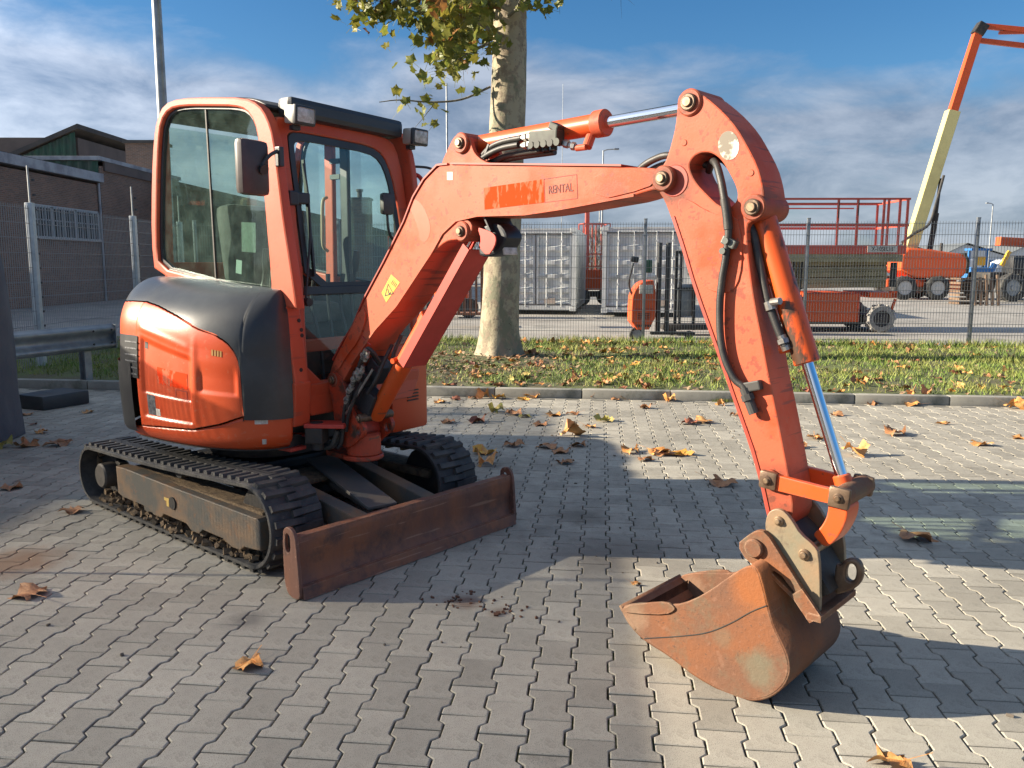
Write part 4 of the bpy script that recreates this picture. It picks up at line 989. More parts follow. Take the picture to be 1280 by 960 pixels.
# lights
for c_, y in ((S['light1'], -.24), (S['light2'], .66)):
    z = 2.282
    L = ex('work_light', pyd(*boxv((.66, y, z), (.085, .135, .095), (0, 4, 0), .016), smooth=30), mat('light_housing', (.42, .40, .35), .35, metal=.3) if y < 0 else bpy.data.materials['light_housing'], FU, cab)
    ex('light_rim', pyd(*boxv((.698, y, z - .003), (.026, .142, .100), (0, 4, 0), .012), smooth=30), M_BLACK, FU, L)
    ex('light_lens', pyd(*boxv((.711, y, z - .004), (.008, .114, .074), (0, 4, 0), .010), smooth=30), M_LENS, FU, L)
    ex('light_bracket', pyd(*merge(boxv((.635, y - .01, z - .06), (.035, .05, .025), None, .004))), M_BLACK, FU, L)
# mirrors
mr = ex('mirror', pyd(*boxv((.62, -.520, 1.995), (.060, .185, .275), (0, 0, 4), .0295), smooth=40), mat('mirror_housing', (.045, .036, .034), .45, vary=(.07, .055, .05), vscale=9), FU, cab, 'dark mirror housing beside the cab')
ex('mirror_mount', pyd(*merge(boxv((.655, -.375, 2.06), (.04, .03, .10), None, .006), tube([(.655, -.38, 2.09), (.66, -.44, 2.06), (.645, -.49, 2.0)], .010, 8), cyl((.652, -.48, 1.99), (.665, -.48, 1.985), .026, 12))), M_BLACK, FU, mr)
m2 = ex('mirror', pyd(*boxv((.60, .47, 1.875), (.045, .085, .13), (0, 0, -10), .02), smooth=40), bpy.data.materials['mirror_housing'], FU, cab)
ex('mirror_arm', tube_me([(.60, .47, 1.81), (.60, .475, 1.74), (.60, .50, 1.68), (.60, .555, 1.655), (.59, .60, 1.68)], .008, 8), M_BLACK, FU, m2)
hr = ex('grab_rail', tube_me([(.50, .72, 2.07), (.55, .76, 2.08), (.60, .79, 2.04), (.62, .79, 1.90), (.64, .78, 1.70), (.62, .72, 1.62)], .013, 10), M_PINK, FU, cab)
ex('mirror_stay', tube_me([(.53, .71, 2.12), (.57, .80, 2.125), (.60, .87, 2.12), (.63, .90, 2.09), (.63, .89, 2.03)], .008, 8), M_BLACK, FU, cab)
ex('mirror', pyd(*boxv((.66, .86, 2.01), (.03, .06, .13), None, .012), smooth=40), M_BLACK, FU, cab)
# wiper
wp = ex('wiper', tube_me([(fx(1.33) + .05, -.245, 1.33), (fx(1.5) + .05, -.205, 1.50), (fx(1.7) + .05, -.165, 1.70), (fx(1.9) + .05, -.162, 1.90), (fx(2.05) + .04, -.172, 2.05)], .006, 6), M_BLACK, FU, cab)
ex('wiper_blade', pyd(*merge(bar((fx(1.45) + .035, -.155, 1.45), (fx(2.07) + .032, -.162, 2.07), .012, .018), boxv((.60, -.20, 1.865), (.05, .10, .06), None, .008))), M_BLACK, FU, wp)
ex('wiper_motor', cyl_me((.66, -.262, 1.315), (.72, -.262, 1.315), .022, 14), M_BLACK, FU, wp)
ex('pillar_clamp', pyd(*boxv((.63, -.285, 1.86), (.05, .06, .075), None, .008)), M_BLACK, FU, wp)
for z in (1.22, 1.17, 1.14, .96):
    ex('bolt', cyl_me((.70 - (z - 1) * .1, -.335 + (z % .03), z), (.715 - (z - 1) * .1, -.335 + (z % .03), z), .011, 8), M_DARK, FU, cab)
# front right body box with louvres
fb = ex('left_front_cover', pyd(*boxv((.40, .545, .76), (.60, .33, .54), None, .03), smooth=40), M_ORANGE, FU, uf)
for k in range(4):
    ex('louvre', pyd(*boxv((.704, .56, .74 - k * .020), (.008, .10, .007))), M_DARK, FU, fb)
# swing cylinder
sc_ = ex('swing_cylinder', pyd(*merge(cyl((.30, -.30, .585), (.60, -.34, .585), .035, 18), boxv((.74, -.26, .60), (.10, .10, .09), (0, 0, 25), .01), cyl((.74, -.26, .52), (.74, -.26, .67), .035, 18))), M_DARK, FU, uf)
ex('rod', cyl_me((.55, -.335, .60), (.72, -.285, .60), .013, 14), M_CHROME, FU, sc_)
ex('swing_lug', pyd(*merge(boxv((.78, -.22, .655), (.22, .13, .022), (0, 0, 30), .004), boxv((.58, -.33, .525), (.18, .11, .02), None, .004))), M_PINK, FU, sc_)

# ---- undercarriage ------------------------------------------------------------
uc = ex('undercarriage', pyd(*merge(boxv((0, 0, .30), (.62, .66, .16), None, .02), boxv((.38, -.22, .28), (.25, .40, .10), (0, 0, -20), .01), boxv((.38, .22, .28), (.25, .40, .10), (0, 0, 20), .01), boxv((-.35, 0, .26), (.30, .80, .10), None, .01), boxv((.52, 0, .26), (.10, .80, .12), None, .01))), M_DARK, FT)
ex('mud', pyd(*boxv((.60, -.12, .335), (.20, .24, .03), (0, 6, 0), .01)), M_MUD, FT, uc)
def track(y0, y1, nm_label):
    Rr, Rf = .203, .238
    xr, xf = -.875, .885
    pts = []
    def arc(cx, cz, r, a0, a1, n):
        for k in range(n + 1):
            a = a0 + (a1 - a0) * k / n
            pts.append((cx + r * math.cos(a), cz + r * math.sin(a)))
    lug = .020
    r1 = Rr - lug; r2 = Rf - lug
    arc(xf, Rf, r2, -math.pi / 2, math.pi / 2 - .03, 16)
    for k in range(1, 12):
        t = k / 12
        pts.append((xf + (xr - xf) * t, (Rf + r2) + ((Rr + r1) - (Rf + r2)) * t - .012 * math.sin(math.pi * t)))
    arc(xr, Rr, r1, math.pi / 2, 3 * math.pi / 2, 14)
    for k in range(1, 12):
        t = k / 12
        pts.append((xr + (xf - xr) * t, lug))
    n = len(pts)
    # inward normals for thickness
    def nrm(i):
        a = pts[i - 1]; b = pts[(i + 1) % n]
        dx, dz = b[0] - a[0], b[1] - a[1]; l = math.hypot(dx, dz)
        return (dz / l, -dx / l)
    th = .022
    V = []; F = []
    prof = [(y0, -th), (y0, -.006), (y0 + .008, 0), (y1 - .008, 0), (y1, -.006), (y1, -th)]
    for i in range(n):
        nx, nz = nrm(i)
        for yy, o in prof:
            V.append((pts[i][0] + nx * o, yy, pts[i][1] + nz * o))
    m = len(prof)
    for i in range(n):
        j = (i + 1) % n
        for k in range(m):
            F.append((i * m + k, j * m + k, j * m + (k + 1) % m, i * m + (k + 1) % m))
    t = ex('track', pyd(V, F, 50, recalc=True), M_RUBBER, FT, label=nm_label)
    # tread lugs
    per = [0.0]
    for i in range(n): per.append(per[-1] + math.dist(pts[i], pts[(i + 1) % n]))
    tot = per[-1]
    w = (y1 - y0)
    lug_me = []
    for s in (-1, 1):
        # bar shaped lug, skewed, tapering upwards
        Vb = []
        for zz, g in ((-.003, 1.0), (lug, .72)):
            for a, b in ((-.021, -.455), (.021, -.455), (.030, .10), (-.012, .10)) if s < 0 else ((-.012, -.10), (.030, -.10), (.021, .455), (-.021, .455)):
                Vb.append((a * g, b * w * (1 if g == 1 else .985) , zz))
        lug_me.append(pyd(Vb, [(3, 2, 1, 0), (4, 5, 6, 7), (0, 1, 5, 4), (1, 2, 6, 5), (2, 3, 7, 6), (3, 0, 4, 7)], 0, 'tread_lug'))
        lug_me[-1].materials.append(M_RUBBER)
    N = 62
    for q in range(N):
        for s in (0, 1):
            dist = tot * ((q + .5 * s) % N) / N
            i = max(k for k in range(n) if per[k] <= dist)
            u = (dist - per[i]) / (per[i + 1] - per[i])
            a, b = pts[i], pts[(i + 1) % n]
            x = a[0] + (b[0] - a[0]) * u; z = a[1] + (b[1] - a[1]) * u
            na, nb = nrm(i), nrm((i + 1) % n)
            nx, nz = na[0] * (1 - u) + nb[0] * u, na[1] * (1 - u) + nb[1] * u
            l = math.hypot(nx, nz); nx /= l; nz /= l
            Mloc = Matrix(((-nz * -1, 0, nx, x), (0, 1, 0, (y0 + y1) / 2), (-nx, 0, nz, z), (0, 0, 0, 1)))
            ob('tread_lug', lug_me[s], None, t, FT @ Mloc)
    # inner guide lugs, caked
    parts = []
    random.seed(11)
    for q in range(70):
        dist = tot * q / 70
        i = max(k for k in range(n) if per[k] <= dist)
        a = pts[i]; nx, nz = nrm(i)
        parts.append(boxv((a[0] + (pts[(i + 1) % n][0] - a[0]) * .5 - nx * .045, (y0 + y1) / 2 + random.uniform(-.01, .01), a[1] - nz * .045), (.03, .09 + random.uniform(-.02, .03), .04), (0, math.degrees(math.atan2(nx, nz)), 0)))
    struct(ex('guide_lugs', pyd(*merge(*parts)), M_MUD, FT, t), 'stuff')
    return t
for y0, y1, lab in ((-.712, -.412, 'near rubber track with the muddy frame'), (.412, .712, 'far rubber track')):
    t = track(y0, y1, lab)
    sgn = -1 if y0 < 0 else 1
    yo = y0 if sgn < 0 else y1
    fr_ = ex('track_frame', plate([(-.566, .305), (-.45, .31), (.10, .297), (.95, .285), (.972, .27), (.968, .125), (.90, .117), (.82, .112), (.78, .085), (.70, .085), (.62, .112), (.42, .115), (.38, .085), (.30, .085), (.25, .115), (.0, .118), (-.03, .09), (-.12, .09), (-.18, .12), (-.50, .125), (-.56, .14)], yo - sgn * .02, yo - sgn * .10, bevel=.006, smooth=0), M_TRACKBAR, FT, t)
    ex('frame_top', pyd(*boxv((.20, (y0 + y1) / 2, .275), (1.45, .17, .05), None, .01)), M_MUD, FT, fr_)
    for x in (-.27, -.08, .34, .74):
        ex('roller', cyl_me((x, yo - sgn * .06, .095), (x, yo - sgn * .24, .095), .052, 18, bev=.006), M_TRACKBAR, FT, t)
    ex('top_roller', cyl_me((.12, yo - sgn * .06, .385), (.12, yo - sgn * .24, .385), .045, 18), M_DARK, FT, t)
    sp = []
    for k in range(12):
        a = 2 * math.pi * k / 12
        sp.append(((-.865) + .150 * math.cos(a), .203 + .150 * math.sin(a)))
        sp.append(((-.865) + .120 * math.cos(a + .26), .203 + .120 * math.sin(a + .26)))
    ex('sprocket', plate(sp, yo - sgn * .12, yo - sgn * .17, bevel=.004, smooth=0), M_DARK, FT, t)
    ex('drive_hub', cyl_me((-.82, yo - sgn * .03, .198), (-.82, yo - sgn * .20, .198), .078, 28, bev=.01), mat('hub_grey', (.085, .075, .065), .6, vary=(.05, .045, .04), vscale=14), FT, t)
    ex('idler', cyl_me((.86, yo - sgn * .10, .238), (.86, yo - sgn * .20, .238), .185, 32, bev=.012), M_DARK, FT, t)
    ex('idler_cap', cyl_me((.12, yo - sgn * .012, .205), (.12, yo - sgn * .05, .205), .035, 16), M_DARK, FT, fr_)
    if sgn < 0:
        ex('yellow_mark', plate([(.02, .222), (.075, .222), (.070, .175), (.045, .175), (.045, .205), (.02, .205)], yo + .0185, yo + .02, bevel=.0002, smooth=0), mat('yellow_print', (.55, .38, .10), .6), FT, fr_)
for y0, y1 in ((-.70, -.42),):
    random.seed(17); cl_ = []
    for k in range(240):
        x = random.uniform(-.85, .88); s_ = random.uniform(.008, .024)
        cl_.append(boxv((x, random.uniform(y0, -.56), .045 + random.uniform(0, .012)), (s_ * 2, s_ * 1.6, s_), (random.uniform(0, 50), random.uniform(0, 50), random.uniform(0, 180))))
    struct(ex('mud_clods', pyd(*merge(*cl_)), M_MUD, FT, uc), 'stuff')
# ---- dozer blade ---------------------------------------------------------------
prof = [(1.345, .292), (1.352, .27), (1.345, .20), (1.338, .14), (1.345, .085), (1.362, .045), (1.378, .004)]
prof = smooth_path(prof, 18)
back = [(a - .012, b) for a, b in prof[::-1]]
lp = prof + back
def latloft(loop, y0, y1):
    n = len(loop)
    V = [(a, y, b) for y in (y0, y1) for a, b in loop]
    F = [(i, (i + 1) % n, n + (i + 1) % n, n + i) for i in range(n)] + [tuple(range(n - 1, -1, -1)), tuple(range(n, 2 * n))]
    return pyd(V, F, 40, recalc=True)
bl = ex('blade', latloft(lp, -.742, .745), M_BLADE, FT, label='rusty dozer blade on the ground')
ex('wear_edge', latloft([(1.372, .004), (1.392, .004), (1.378, .060), (1.362, .064)], -.742, .745), M_BLADE, FT, bl)
ex('top_rib', pyd(*boxv((1.325, 0, .287), (.05, 1.48, .012), None, .003)), M_BLADE, FT, bl)
for s in (-1, 1):
    ex('end_plate', plate([(1.275, .03), (1.262, .10), (1.262, .30), (1.285, .332), (1.325, .335), (1.358, .305), (1.368, .22), (1.382, .03), (1.37, .004), (1.31, .004)], s * .752 - .009, s * .752 + .009, holes=[[(1.280, .225), (1.280, .290), (1.300, .308), (1.320, .290), (1.320, .225), (1.300, .210)]], bevel=.003, smooth=1, hole_smooth=1), M_BLADE, FT, bl)
for ya, yb in ((-.30, -.34), (.24, .12)):
    ex('blade_arm', pyd(*bar((.35, ya, .34), (1.34, yb, .235), .085, .11, .008)), M_TRACKBAR, FT, bl)
ex('blade_cylinder_cover', pyd(*merge(bar((.50, .02, .395), (1.26, -.16, .290), .165, .018, .004), cyl((.55, .0, .30), (1.33, -.16, .24), .035, 16))), mat('dark_cover_plate', (.085, .085, .082), .5, vary=(.13, .105, .085), vscale=7), FT, bl)
LEAVES = [
 (-2.204,3.653,0.21,0,"large curled brown leaf at the left edge of the paving"),
 (-1.001,3.001,0.15,1,"narrow orange leaf with upright stalk in the left foreground"),
 (-3.409,5.526,0.13,0,"small brown leaf left of the tracks at the picture edge"),
 (-3.797,6.897,0.18,0,"crumpled red brown leaf beside the rear of the near track"),
 (-4.084,6.832,0.16,0,"brown leaf at the foot of the blue tarpaulin"),
 (-4.207,6.769,0.15,4,"greenish yellow leaf at the foot of the blue tarpaulin"),
 (-4.254,7.399,0.10,1,"small orange leaf between tarpaulin and tracks"),
 (-4.555,7.775,0.07,3,"tiny dark leaf near the black block"),
 (-4.366,8.423,0.10,1,"small tan leaf on the paving in front of the guard rail"),
 (-4.891,8.279,0.10,0,"brown leaf against the black block"),
 (-2.687,4.975,0.12,0,"flat brown leaf beside the near track"),
 (-0.274,10.078,0.20,2,"big yellow leaf leaning on the kerb left of the others"),
 (-0.321,9.460,0.16,1,"orange leaf under the big yellow leaf at the kerb"),
 (-0.137,9.405,0.14,2,"pale yellow leaf lying right under the big yellow leaf"),
 (-0.457,9.400,0.11,0,"small brown leaf just left of the yellow leaf pile"),
 (-0.650,9.285,0.12,3,"dark thin leaf on the paving near the kerb, farthest left"),
 (-0.988,8.604,0.15,0,"brown leaf beside the orange rear body of the excavator"),
 (-0.601,7.898,0.14,0,"brown leaf left of the dark red pair"),
 (-0.326,7.984,0.16,3,"dark red crumpled leaf of the pair left of the green leaves"),
 (-0.148,8.472,0.15,4,"yellow green curled leaf, left of the green brown cluster"),
 (0.001,8.381,0.17,0,"brown leaf in the middle of the green brown cluster"),
 (0.121,8.247,0.12,4,"green leaf at the right end of the green brown cluster"),
 (0.258,9.467,0.16,1,"orange leaf at the kerb left of the dark red pile"),
 (0.136,9.295,0.12,2,"yellow leaf at the kerb left of the dark red pile"),
 (0.619,9.650,0.20,3,"dark red leaf, left one of the pile at the kerb"),
 (0.774,9.592,0.18,1,"orange red leaf, right one of the pile at the kerb"),
 (0.934,9.418,0.11,0,"small brown leaf right after the dark red pile"),
 (1.032,9.477,0.08,1,"tiny tan leaf standing at the kerb"),
 (1.301,9.423,0.16,1,"orange leaf at the kerb beside the shadow edge"),
 (1.177,9.308,0.09,0,"small brown leaf left of the orange leaf at the kerb"),
 (0.423,8.340,0.15,1,"tan leaf, left of two in one row on the shaded paving"),
 (0.638,8.388,0.12,0,"brown leaf, right of two in one row on the shaded paving"),
 (0.914,7.997,0.17,4,"yellow green leaf on the edge of the shade"),
 (0.508,7.304,0.19,1,"orange brown star shaped leaf in the shaded group"),
 (-0.012,6.870,0.14,0,"brown leaf alone behind the far track"),
 (0.310,6.842,0.16,0,"brown leaf at the left of the shaded group"),
 (0.570,6.907,0.13,0,"dark brown leaf at the right of the shaded group"),
 (0.413,6.662,0.14,0,"brown leaf in the middle of the shaded group"),
 (0.394,6.249,0.13,0,"brown leaf in front of the shaded group"),
 (-0.231,6.570,0.17,2,"yellow leaf standing beside the far track"),
 (-0.200,6.192,0.17,1,"orange leaf lying in front of the yellow one by the far track"),
 (0.972,6.638,0.15,1,"orange leaf, leftmost of the sunlit row of leaves"),
 (1.174,6.640,0.18,1,"big orange leaf in the middle of the sunlit row"),
 (1.236,6.555,0.15,0,"brown leaf overlapping the big orange one"),
 (1.365,6.556,0.18,2,"golden leaf, rightmost of the sunlit row"),
 (2.166,9.610,0.22,0,"large brown leaf pile on the kerb behind the arm, left part"),
 (2.288,9.494,0.16,1,"orange leaf at the kerb behind the arm"),
 (2.289,8.944,0.10,1,"small tan leaf seen left of the arm below the kerb"),
 (1.685,7.842,0.14,3,"dark leaf left of the arm on the sunlit paving"),
 (1.857,7.925,0.18,1,"tan leaf left of the arm on the sunlit paving"),
 (1.439,5.668,0.18,0,"flat brown leaf in the shadow left of the arm"),
 (3.058,9.112,0.14,1,"orange leaf at the kerb just right of the arm"),
 (2.673,7.222,0.14,1,"orange leaf between arm and bucket cylinder"),
 (2.412,6.831,0.14,0,"brown leaf between arm and bucket cylinder"),
 (2.759,6.597,0.17,1,"light orange curled leaf right of the chrome rod"),
 (3.461,7.369,0.19,0,"red brown leaf on the sunlit paving right of the rod"),
 (2.254,4.506,0.18,0,"crumpled brown leaf at the edge of the shadow beside the bucket hook"),
 (4.013,6.939,0.15,1,"orange leaf on the sunlit paving near the right edge"),
 (4.507,7.240,0.12,1,"orange leaf cut by the right picture edge"),
 (4.382,8.969,0.17,1,"orange leaf at the foot of the kerb on the right"),
 (3.939,9.016,0.10,0,"small brown leaf at the foot of the kerb right of the cylinder"),
 (5.350,8.777,0.17,1,"orange brown leaf at the foot of the kerb at far right"),
 (1.178,2.361,0.14,1,"red brown leaf at the bottom edge of the picture"),
 (0.589,3.823,0.07,1,"tiny red leaf in front of the bucket"),
 (-0.815,9.117,0.12,1,"orange scrap of leaf just right of the excavator body at the kerb"),
 (0.276,7.827,0.13,0,"small brown leaf between the two rows of shaded leaves"),
 (0.717,7.713,0.12,1,"tan leaf near the shadow edge below the kerb pile"),
 (1.437,8.781,0.12,0,"small brown leaf on the sunlit strip right of the shadow edge"),
 (1.773,9.204,0.13,1,"orange leaf on the sunlit strip left of the brown pile"),
 (2.271,8.316,0.12,0,"brown leaf half behind the arm near the kerb"),
 (1.036,6.387,0.12,0,"brown scrap below the sunlit row of leaves"),
 (3.288,8.327,0.12,0,"small brown leaf between bucket cylinder and kerb"),
 (4.170,7.909,0.11,1,"small orange leaf on the bright paving right of the red brown one"),
 (5.008,9.029,0.12,0,"small brown leaf at the kerb near the far right leaf"),
]

# ================================================================== SETTING
FP = frame(0, 0, -6.068)        # the paving's own axes: rows run away from the camera along +y
FPi = FP.inverted()
M_PAVER = mat('concrete_paver', (.345, .32, .265), .86, vary=(.41, .385, .32), vscale=9, vpos=(.35, .68), bump=.0012, bscale=260, speck=(.15, .14, .125), speck_scale=300, speck_pos=(.55, .64), dirt=(.24, .22, .18), dirt_pos=(.52, .70), dirt_scale=11)
# tone of every single paver: island random plus object random, and big soft stains over the whole yard
nt = M_PAVER.node_tree
pb = nt.nodes['Principled BSDF']
cur = pb.inputs['Base Color'].links[0].from_socket
geo = nt.nodes.new('ShaderNodeNewGeometry'); oi = nt.nodes.new('ShaderNodeObjectInfo')
ad = nt.nodes.new('ShaderNodeMath'); ad.operation = 'ADD'
nt.links.new(geo.outputs['Random Per Island'], ad.inputs[0]); nt.links.new(oi.outputs['Random'], ad.inputs[1])
fr_n = nt.nodes.new('ShaderNodeMath'); fr_n.operation = 'FRACT'; nt.links.new(ad.outputs[0], fr_n.inputs[0])
rr = nt.nodes.new('ShaderNodeMapRange'); rr.inputs['To Min'].default_value = .82; rr.inputs['To Max'].default_value = 1.13
nt.links.new(fr_n.outputs[0], rr.inputs[0])
st_n = nt.nodes.new('ShaderNodeTexNoise'); st_n.inputs['Scale'].default_value = .9; st_n.inputs['Detail'].default_value = 8; st_n.inputs['Roughness'].default_value = .62
nt.links.new(geo.outputs['Position'], st_n.inputs['Vector'])
sr = nt.nodes.new('ShaderNodeMapRange'); sr.inputs['From Min'].default_value = .35; sr.inputs['From Max'].default_value = .68
sr.inputs['To Min'].default_value = .80; sr.inputs['To Max'].default_value = 1.10
nt.links.new(st_n.outputs[0], sr.inputs[0])
mu = nt.nodes.new('ShaderNodeMath'); mu.operation = 'MULTIPLY'
nt.links.new(rr.outputs[0], mu.inputs[0]); nt.links.new(sr.outputs[0], mu.inputs[1])
hs = nt.nodes.new('ShaderNodeHueSaturation'); nt.links.new(mu.outputs[0], hs.inputs['Value']); nt.links.new(cur, hs.inputs['Color'])
# rusty wash and soil marks where the photograph has them
def spot(prev, loc, rad, col, amt):
    vm = nt.nodes.new('ShaderNodeVectorMath'); vm.operation = 'DISTANCE'
    wob = nt.nodes.new('ShaderNodeTexNoise'); wob.inputs['Scale'].default_value = 7; wob.inputs['Detail'].default_value = 8
    nt.links.new(geo.outputs['Position'], wob.inputs['Vector'])
    nt.links.new(geo.outputs['Position'], vm.inputs[0]); vm.inputs[1].default_value = (*loc, 0)
    a = nt.nodes.new('ShaderNodeMath'); a.operation = 'DIVIDE'; nt.links.new(vm.outputs['Value'], a.inputs[0]); a.inputs[1].default_value = rad
    b = nt.nodes.new('ShaderNodeMath'); b.operation = 'ADD'; nt.links.new(a.outputs[0], b.inputs[0]); nt.links.new(wob.outputs[0], b.inputs[1])
    c = nt.nodes.new('ShaderNodeMapRange'); c.inputs['From Min'].default_value = 1.35; c.inputs['From Max'].default_value = .75
    c.inputs['To Min'].default_value = 0; c.inputs['To Max'].default_value = amt
    nt.links.new(b.outputs[0], c.inputs[0])
    x = nt.nodes.new('ShaderNodeMix'); x.data_type = 'RGBA'
    nt.links.new(c.outputs[0], x.inputs[0]); nt.links.new(prev, x.inputs[6]); x.inputs[7].default_value = (*col, 1)
    return x.outputs[2]
c_ = hs.outputs[0]
c_ = spot(c_, (-2.55, 4.10), .35, (.22, .12, .06), .75)
c_ = spot(c_, (-2.85, 3.85), .25, (.20, .12, .07), .6)
c_ = spot(c_, (-.21, 3.60), .12, (.13, .07, .045), .7)
c_ = spot(c_, (-.05, 3.50), .09, (.15, .10, .07), .6)
c_ = spot(c_, (.55, 4.2), .5, (.12, .10, .08), .5)
c_ = spot(c_, (.45, 4.9), .25, (.10, .085, .065), .5)
c_ = spot(c_, (-1.15, 3.4), .14, (.09, .085, .08), .6)
nt.links.new(c_, pb.inputs['Base Color'])
M_JOINT = mat('mossy_joint_soil', (.022, .020, .014), .95, vary=(.050, .066, .012), vscale=3, bump=.003, bscale=80)
M_KERB = mat('kerb_concrete', (.27, .26, .225), .85, vary=(.32, .31, .265), vscale=5, bump=.0015, bscale=150, dirt=(.13, .13, .10), dirt_pos=(.50, .70), dirt_scale=4, rnd=.08)
M_ASPH = mat('yard_paving', (.28, .265, .24), .9, vary=(.35, .335, .30), vscale=.35, bump=.003, bscale=20, dirt=(.14, .135, .12), dirt_pos=(.5, .7), dirt_scale=.9)
M_FARG = mat('far_ground', (.16, .16, .13), .95, vary=(.22, .21, .17), vscale=.02)
M_SOIL = mat('verge_soil', (.10, .09, .048), .98, vary=(.10, .13, .035), vscale=1.3, vpos=(.40, .60), bump=.02, bscale=14, speck=(.20, .17, .12), speck_scale=60, speck_pos=(.60, .68))

# far ground to the horizon, with the yard behind the fence on it
def sheet(name, x0, x1, y0, y1, z, m, fr=I4, kind='structure', n=1):
    V = []; F = []
    for j in range(n + 1):
        for i in range(n + 1):
            V.append((x0 + (x1 - x0) * i / n, y0 + (y1 - y0) * j / n, z))
    for j in range(n):
        for i in range(n):
            a = j * (n + 1) + i
            F.append((a, a + 1, a + n + 2, a + n + 1))
    return struct(ob(name, pyd(V, F), m, None, fr), kind)
sheet('ground', -1500, 1500, -300, 2600, -.06, M_FARG)
sheet('yard', -60, 90, 15.0, 120, -.004, M_ASPH, FP)

# ---- pavement with its pavers --------------------------------------------
PAV = sheet('pavement', -8.5, 11, -2.0, 9.42, -.0115, M_JOINT, FP)
def paver_loop(g=.0033):
    w, n = .0825 - g, .0597 - g
    h = .1 - g * .9
    R_ = [(w, -h), (w, -.060), (n, -.040), (n, .040), (w, .060), (w, h)]
    return R_ + [(-x, y) for x, y in R_[::-1]]
def paver_vf(ch=.0032, seed=0):
    rnd_ = random.Random(seed)
    lp = paver_loop()
    n = len(lp)
    cx_, cy_ = 0, 0
    top = []
    for i in range(n):
        a = lp[i - 1]; p = lp[i]; b = lp[(i + 1) % n]
        d1 = (p[0] - a[0], p[1] - a[1]); d2 = (b[0] - p[0], b[1] - p[1])
        l1 = math.hypot(*d1); l2 = math.hypot(*d2)
        nx = -(d1[1] / l1 + d2[1] / l2); ny = (d1[0] / l1 + d2[0] / l2)
        l = nx * nx + ny * ny
        c2 = ch * rnd_.uniform(.7, 1.5)
        top.append((p[0] + nx * 2 * c2 / l, p[1] + ny * 2 * c2 / l))
    V = [(x, y, -.014) for x, y in lp] + [(x, y, -.0028) for x, y in lp] + [(x, y, 0) for x, y in top]
    F = [(i, (i + 1) % n, n + (i + 1) % n, n + i) for i in range(n)] + [(n + i, n + (i + 1) % n, 2 * n + (i + 1) % n, 2 * n + i) for i in range(n)]
    F.append(tuple(range(2 * n, 3 * n)))
    return V, F
pv = []
random.seed(5)
for i in range(-58, 76):
    for j in range(-30, 62):
        u = -.0108 + .1422 * i
        v = 3.5135 - .2 * j - (.1 if i % 2 else 0) + .1
        if v > 9.42 - .1 or v < -1.2: continue
        pv.append((u, v))
camM = cam.matrix_world.inverted()
def in_view(w, mx=.62, my=.465):
    p = camM @ Vector(w)
    if p.z > -.3: return None
    if abs(p.x / -p.z) > mx or abs(p.y / -p.z) > my: return None
    return -p.z
vis_ = []
for k, (u, v) in enumerate(pv):
    w = FP @ Vector((u, v, 0))
    d_ = in_view(w)
    if d_ is not None: vis_.append((d_, k))
vis_.sort()
near = set(k for d_, k in vis_[:298])
pmesh = []
for s in range(4):
    V, F = paver_vf(seed=s)
    me = pyd(V, F, 0, 'paver'); me.materials.append(M_PAVER); pmesh.append(me)
V0, F0 = paver_vf()
BV = []; BF = []
for k, (u, v) in enumerate(pv):
    tx, ty = random.gauss(0, .0035), random.gauss(0, .0035); dz = random.gauss(0, .0007)
    rz = random.gauss(0, .004)
    M_ = Matrix.Translation((u + random.gauss(0, .0006), v + random.gauss(0, .0008), dz)) @ Euler((tx, ty, rz)).to_matrix().to_4x4()
    if k in near:
        ob('paver', pmesh[k % 4], None, PAV, FP @ M_)
    else:
        o_ = len(BV)
        BV += [tuple(M_ @ Vector(p)) for p in V0]
        BF += [tuple(q + o_ for q in f) for f in F0]
struct(ob('paver', pyd(BV, BF, 0, 'paver_field'), M_PAVER, PAV, FP), 'stuff')
# gutter strip of half pavers at the kerb
ob('edge_mortar', pyd(*boxv((0, 9.385, -.006), (22, .05, .010))), mat('edge_mortar', (.28, .27, .24), .9, vary=(.20, .19, .16), vscale=4, bump=.003), PAV, FP)

# ---- kerb -----------------------------------------------------------------
KB = struct(ob('kerb', pyd(*boxv((0, 9.47, -.03), (24, .07, .05))), M_KERB, None, FP))
kme = []
for s in range(3):
    V, F = boxv((0, 0, 0), (.992, .12, .15), None, .012)
    me = pyd(V, F, 30, 'kerbstone'); me.materials.append(M_KERB); kme.append(me)
for k in range(-9, 12):
    ob('kerbstone', kme[k % 3], None, KB, FP @ Matrix.Translation((k + .30 + random.uniform(-.002, .002), 9.49, .027 + random.uniform(-.003, .003))) @ Matrix.Rotation(random.uniform(-.003, .003), 4, 'Z'))

